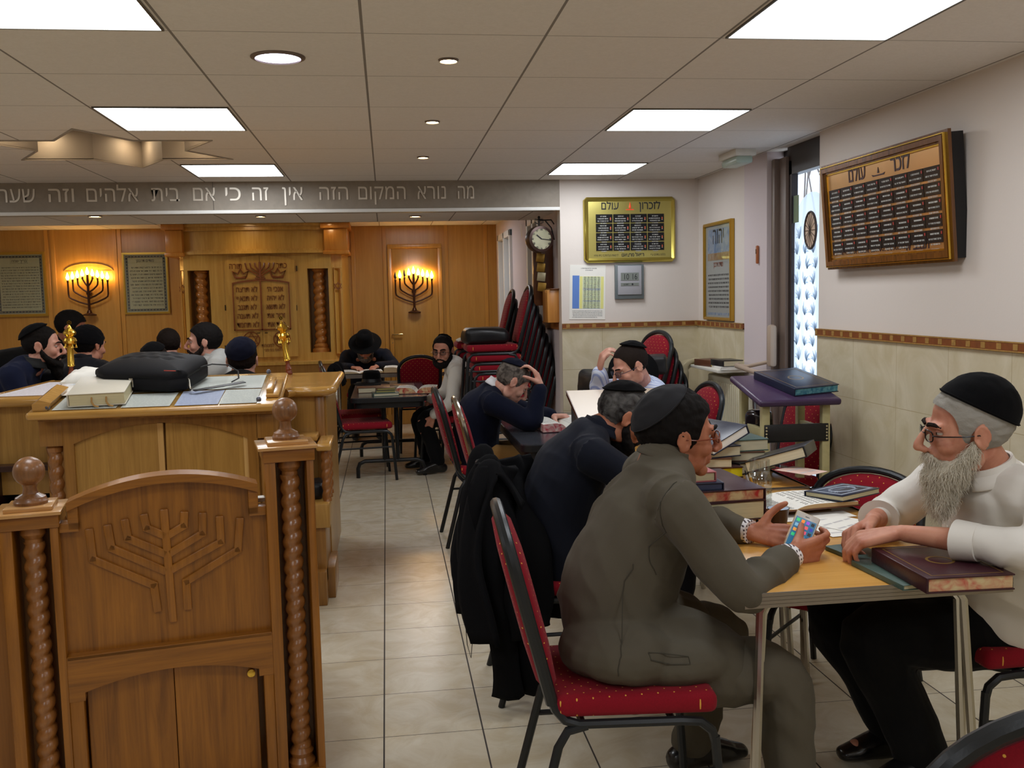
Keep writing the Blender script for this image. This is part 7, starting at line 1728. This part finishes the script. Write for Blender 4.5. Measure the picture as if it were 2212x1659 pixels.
hair(H5, s5, r5, b5, m_hdark, hairline(bald=.0, nape=-.05, front=.10, side=-.01), .003, .001)
kip(H5, s5, r5, b5, m_kip, 35, 44, .016); child(glasses(H5, s5, r5, mat('glasses_blue', (30, 34, 60), .3)), r5, b5); eyes(H5, s5, r5, b5); brows(H5, s5, r5, b5, m_hdark)
collar((1.475, 5.42, .955), (-.45, -.1, .88), r5, b5, m_str, .066, .045, 'shirt_collar', fw=(-1, 0, -.5), open_=30)

# ---------------------------------------------------------------- others, seated or standing further away
def seated(x, y, hd, z=0, lean=.10, nf=.06, arm=None, up=0, shw=.2):
    """generic seated joints around a seat at (x, y), facing hd degrees"""
    f = Vector((math.cos(rad(hd)), math.sin(rad(hd)), 0)); r_ = Vector((f.y, -f.x, 0)); o = Vector((x, y, z))
    q = lambda a, b_, c: tuple(o+f*a+r_*b_+Vector((0, 0, c)))
    J = dict(pelvis=q(0, 0, .5), chest=q(lean, 0, .84+up), neck=q(lean*1.5+nf*.4, 0, 1.01+up), shR=q(lean*1.25, shw, .94+up), shL=q(lean*1.25, -shw, .94+up), elR=q(lean+.12, shw+.07, .70+up), elL=q(lean+.12, -shw-.07, .70+up), wrR=q(lean+.32, .12, .76+up), wrL=q(lean+.32, -.12, .76+up),
             hipR=q(.04, .1, .49), hipL=q(.04, -.1, .49), knR=q(.44, .13, .48), knL=q(.44, -.13, .48), anR=q(.46, .13, .08), anL=q(.46, -.13, .08), toeR=q(.6, .13, .05), toeL=q(.6, -.13, .05)); return J, q
# 6: young man in white looking round to the camera
c6 = PX(957, 760, 8.25); H6 = Hmat(c6, -112, 8, 0); s6 = 1.06; J, q = seated(.68, 8.35, 190)
J['neck'] = (c6.x+.04, c6.y+.05, .955); J['chest'] = (.64, 8.33, .78); J['shL'] = (.585, 8.12, .875); J['shR'] = (.60, 8.50, .89); J['elL'] = (.52, 8.06, .62); J['wrL'] = (.36, 8.10, .50); J['elR'] = (.5, 8.5, .66); J['wrR'] = (.34, 8.42, .6)
J['knL'] = (.30, 8.16, .46); J['anL'] = (.40, 8.12, .08); J['toeL'] = (.26, 8.08, .05); J['knR'] = (.26, 8.36, .46); J['anR'] = (.32, 8.4, .08); J['toeR'] = (.18, 8.38, .05)
r6, b6 = person('person in a white shirt with short black beard, turning to face the camera', J, H6, sk_mid, m_shirt, m_trb, .008, s6, .95, [hh((.36, 8.1, .49), (-.4, 0, -.9), (-.3, .9, 0), -1, (.2, .3, .2)), hh((.34, 8.42, .58), (-.8, -.2, -.4), (0, 0, -1), 1)], .009, 'shirt', 40, hvox=.0055, nose=1.1)
hair(H6, s6, r6, b6, m_hblack, hairline(nape=-.05, front=.094, side=-.03), .006, .003); kip(H6, s6, r6, b6, m_kip, 42, 38, .013)
child(beard(H6, s6, r6, m_hblack, .015, 7), r6, b6); eyes(H6, s6, r6, b6); brows(H6, s6, r6, b6, m_hblack, .006); child(glasses(H6, s6, r6, mat('glasses_black', (26, 24, 26), .25, metal=.4)), r6, b6)
collar(Vector(J['neck'])+Vector((0, 0, -.015)), (-.1, 0, .98), r6, b6, m_shirt, .068, .04, 'shirt_collar', fw=(-.8, -.5, 0), open_=30)
# 7: man in the black hat
c7 = PX(789, 752, 10.45); H7 = Hmat(c7, -92, 30, 0); s7 = 1.06; J, q = seated(c7.x, 10.85, -90)
J['neck'] = (c7.x, c7.y+.09, .95); J['chest'] = (c7.x, 10.75, .78); J['shL'] = (c7.x+.20, 10.66, .89); J['shR'] = (c7.x-.20, 10.66, .89)
J['elR'] = (c7.x-.25, 10.45, .77); J['wrR'] = (c7.x-.14, 10.2, .79); J['elL'] = (c7.x+.30, 10.45, .78); J['wrL'] = (c7.x+.12, 10.16, .80)
r7, b7 = person('person in a wide-brimmed black hat and dark suit reading at the long table', J, H7, sk_mid, m_navyj, m_trb, .009, s7, 1.08, [hh((c7.x-.13, 10.2, .785), (.5, -.8, 0), (0, 0, -1), 1, (.2, .3, .2)), hh((c7.x+.12, 10.16, .79), (-.3, -.9, .0), (0, 0, -1), -1, (.3, .3, .2))], .006, 'jacket', 50, hvox=.006)
hair(H7, s7, r7, b7, m_hgrey, hairline(), .004, .002); eyes(H7, s7, r7, b7); child(beard(H7, s7, r7, m_hgrey, 0, 9), r7, b7); child(glasses(H7, s7, r7, mat('glasses_brown', (80, 40, 30), .3)), r7, b7)
g = MB(); g.M = H7 @ Matrix.Translation((0, -.012, .058)) @ Matrix.Rotation(rad(-4), 4, 'X') @ Matrix.Diagonal((1.05, 1.22, 1, 1)); g.lathe(hp, seg=32, cap=False); child(g.build('hat', m_felt, None, 60), r7, b7)
collar(Vector(J['neck'])+Vector((0, 0, -.01)), (0, -.5, .86), r7, b7, m_shirt, .062, .04, 'shirt_collar', lat=(1, 0, 0), fw=(0, -1, -.5), open_=30)
# group to the left of and beyond the bimah
def simple(label, px, py, y, bodyhd, headhd, pitch, topm, botm, sk, seed, hairm=None, kipm=None, kt=(35, 48), s=1.03, bulk=1.05, beardm=None, bl=0, lean=.1, cap=None, hl=None, off=.006, up=None, tn='jacket', gl=None, roll=0, dx=0, dy=0, stand=False):
    c = PX(px, py, y); Hh = Hmat(c, headhd, pitch, roll); f = Vector((math.cos(rad(bodyhd)), math.sin(rad(bodyhd)), 0)); hp_ = c-f*(lean*1.5+.1)
    u_ = (c.z-.075)-1.01; J, q = seated(hp_.x+dx, hp_.y+dy, bodyhd, 0, lean, .06, None, u_)
    J['neck'] = tuple(c-f*.05-Vector((0, 0, .105)))
    if stand:
        for a in 'LR':
            h_ = Vector(J['hip'+a]); J['hip'+a] = tuple(h_-f*.45+Vector((0, 0, .42))); J['kn'+a] = tuple(h_-f*.42+Vector((0, 0, -.02))); J['an'+a] = tuple(h_-f*.45-Vector((0, 0, .41))); J['toe'+a] = tuple(h_-f*.3-Vector((0, 0, .44)))
        J['pelvis'] = tuple(Vector(J['pelvis'])-f*.45+Vector((0, 0, .44)))
    rt, bs_ = person(label, J, Hh, sk, topm, botm, .010, s, bulk, [hh(J['wrR'], f-Vector((0, 0, .2)), (0, 0, -1), 1), hh(J['wrL'], f-Vector((0, 0, .2)), (0, 0, -1), -1)], .006, tn, seed, hvox=.007)
    if hairm: hair(Hh, s, rt, bs_, hairm, hl or hairline(), off, .003, seed)
    if kipm: kip(Hh, s, rt, bs_, kipm, kt[0], kt[1], .016)
    if beardm: child(beard(Hh, s, rt, beardm, bl, seed, 1, .006, (0, .25, -1)), rt, bs_)
    if cap: child(shell(Hh, s, cap, .013, 'knitted_cap', m_kip, None, .005, nz=.003, seed=2), rt, bs_)
    eyes(Hh, s, rt, bs_); brows(Hh, s, rt, bs_, hairm or m_hblack)
    if gl: child(glasses(Hh, s, rt, gl), rt, bs_)
    return rt, bs_, J, Hh, f
m_scarf = cloth('scarf_grey', (50, 52, 54), .95)
rt, bs_, J, Hh, f = simple('person with a full black beard, cap and grey scarf at the far left', 92, 752, 6.35, 5, 8, 2, cloth('jacket_deep_navy', (22, 28, 52), .9), m_trb, sk_pale, 61, m_hblack, m_kip, (34, 54), 1.08, 1.15, m_hblack, .10, hl=hairline(front=.095, nape=-.055), off=.003, lean=.14)
collar(J['neck'], (.2, 0, .96), rt, bs_, m_scarf, .08, .05, 'scarf', fw=f, open_=28, wide=1.05); collar(Vector(J['neck'])+Vector((.01, 0, .0)), (.2, 0, .96), rt, bs_, m_shirt, .064, .045, 'shirt_collar', fw=f, open_=20)
rt, bs_, J, Hh, f = simple('person in a black coat bending down, behind the left golden finial', 152, 712, 7.7, 0, 8, 20, m_trb, m_trb, sk_tan, 62, m_hblack, None, s=1.08, bulk=1.15, off=.008, lean=.26, stand=True)
rt, bs_, J, Hh, f = simple('person in a black knitted cap and quilted black jacket, seen from behind', 192, 750, 6.75, 72, 58, 5, cloth('puffer_black', (26, 27, 32), .45, .2, 30), m_trb, sk_mid, 63, m_hblack, None, s=1.06, bulk=1.5, cap=lambda p, d: p.z > .015-.0*p.y and not (p.y > .05 and p.z < .05))
collar(Vector(J['neck'])-f*.02, (0, 0, 1), rt, bs_, cloth('puffer_black', (26, 27, 32), .45), .1, .06, 'hood', fw=f, open_=40)
rt, bs_, J, Hh, f = simple('person with short dark hair seen from behind, left of the grey hooded man', 364, 748, 7.4, 110, 118, 5, m_navyj, m_trb, sk_pale, 64, m_hdark, None, s=.98, off=.007)
rt, bs_, J, Hh, f = simple('person of whom mostly a black cap shows above the black hard case', 335, 785, 6.7, 80, 80, 10, cloth('jacket_slate', (52, 54, 60), .9), m_trb, sk_pale, 65, m_hdark, m_kip, (30, 55), s=1.0)
m_hood = cloth('hoodie_grey', (176, 176, 172), .95, .3, 200)
rt, bs_, J, Hh, f = simple('person with thick black hair in a light grey hooded sweatshirt, facing left', 441, 742, 7.0, 178, 186, 0, m_hood, m_trb, sk_pale, 66, m_hblack, None, s=1.08, bulk=1.3, beardm=m_hdark, tn='sweatshirt', hl=hairline(front=.082, nape=-.06, side=-.02), off=.009)
collar(Vector(J['neck'])-f*.015-Vector((0, 0, .02)), (.15, 0, 1), rt, bs_, m_hood, .088, .05, 'hood', fw=f, open_=35)
rt, bs_, J, Hh, f = simple('person with a large dark blue cap seen from behind near the right finial', 524, 783, 6.45, 88, 88, 4, m_trb, m_trb, sk_pale, 67, m_hdark, m_kipn, (42, 66), s=1.16, off=.006)
# ---------------------------------------------------------------- seats for those people
for x_, y_, a_, lb in ((-2.85, 6.3, 5, 'red chair under the man with the full black beard'), (-2.2, 6.45, 72, 'red chair under the man in the quilted jacket'), (-1.5, 6.9, 110, 'chair under the dark-haired man left of the hooded man'), (-1.65, 6.4, 80, 'red chair under the man whose cap shows above the case'), (-1.15, 7.0, 178, 'chair under the grey hooded man'), (-1.0, 6.25, 88, 'red chair under the man with the large dark blue cap')):
    ch(x_, y_, a_, lb, group=None)
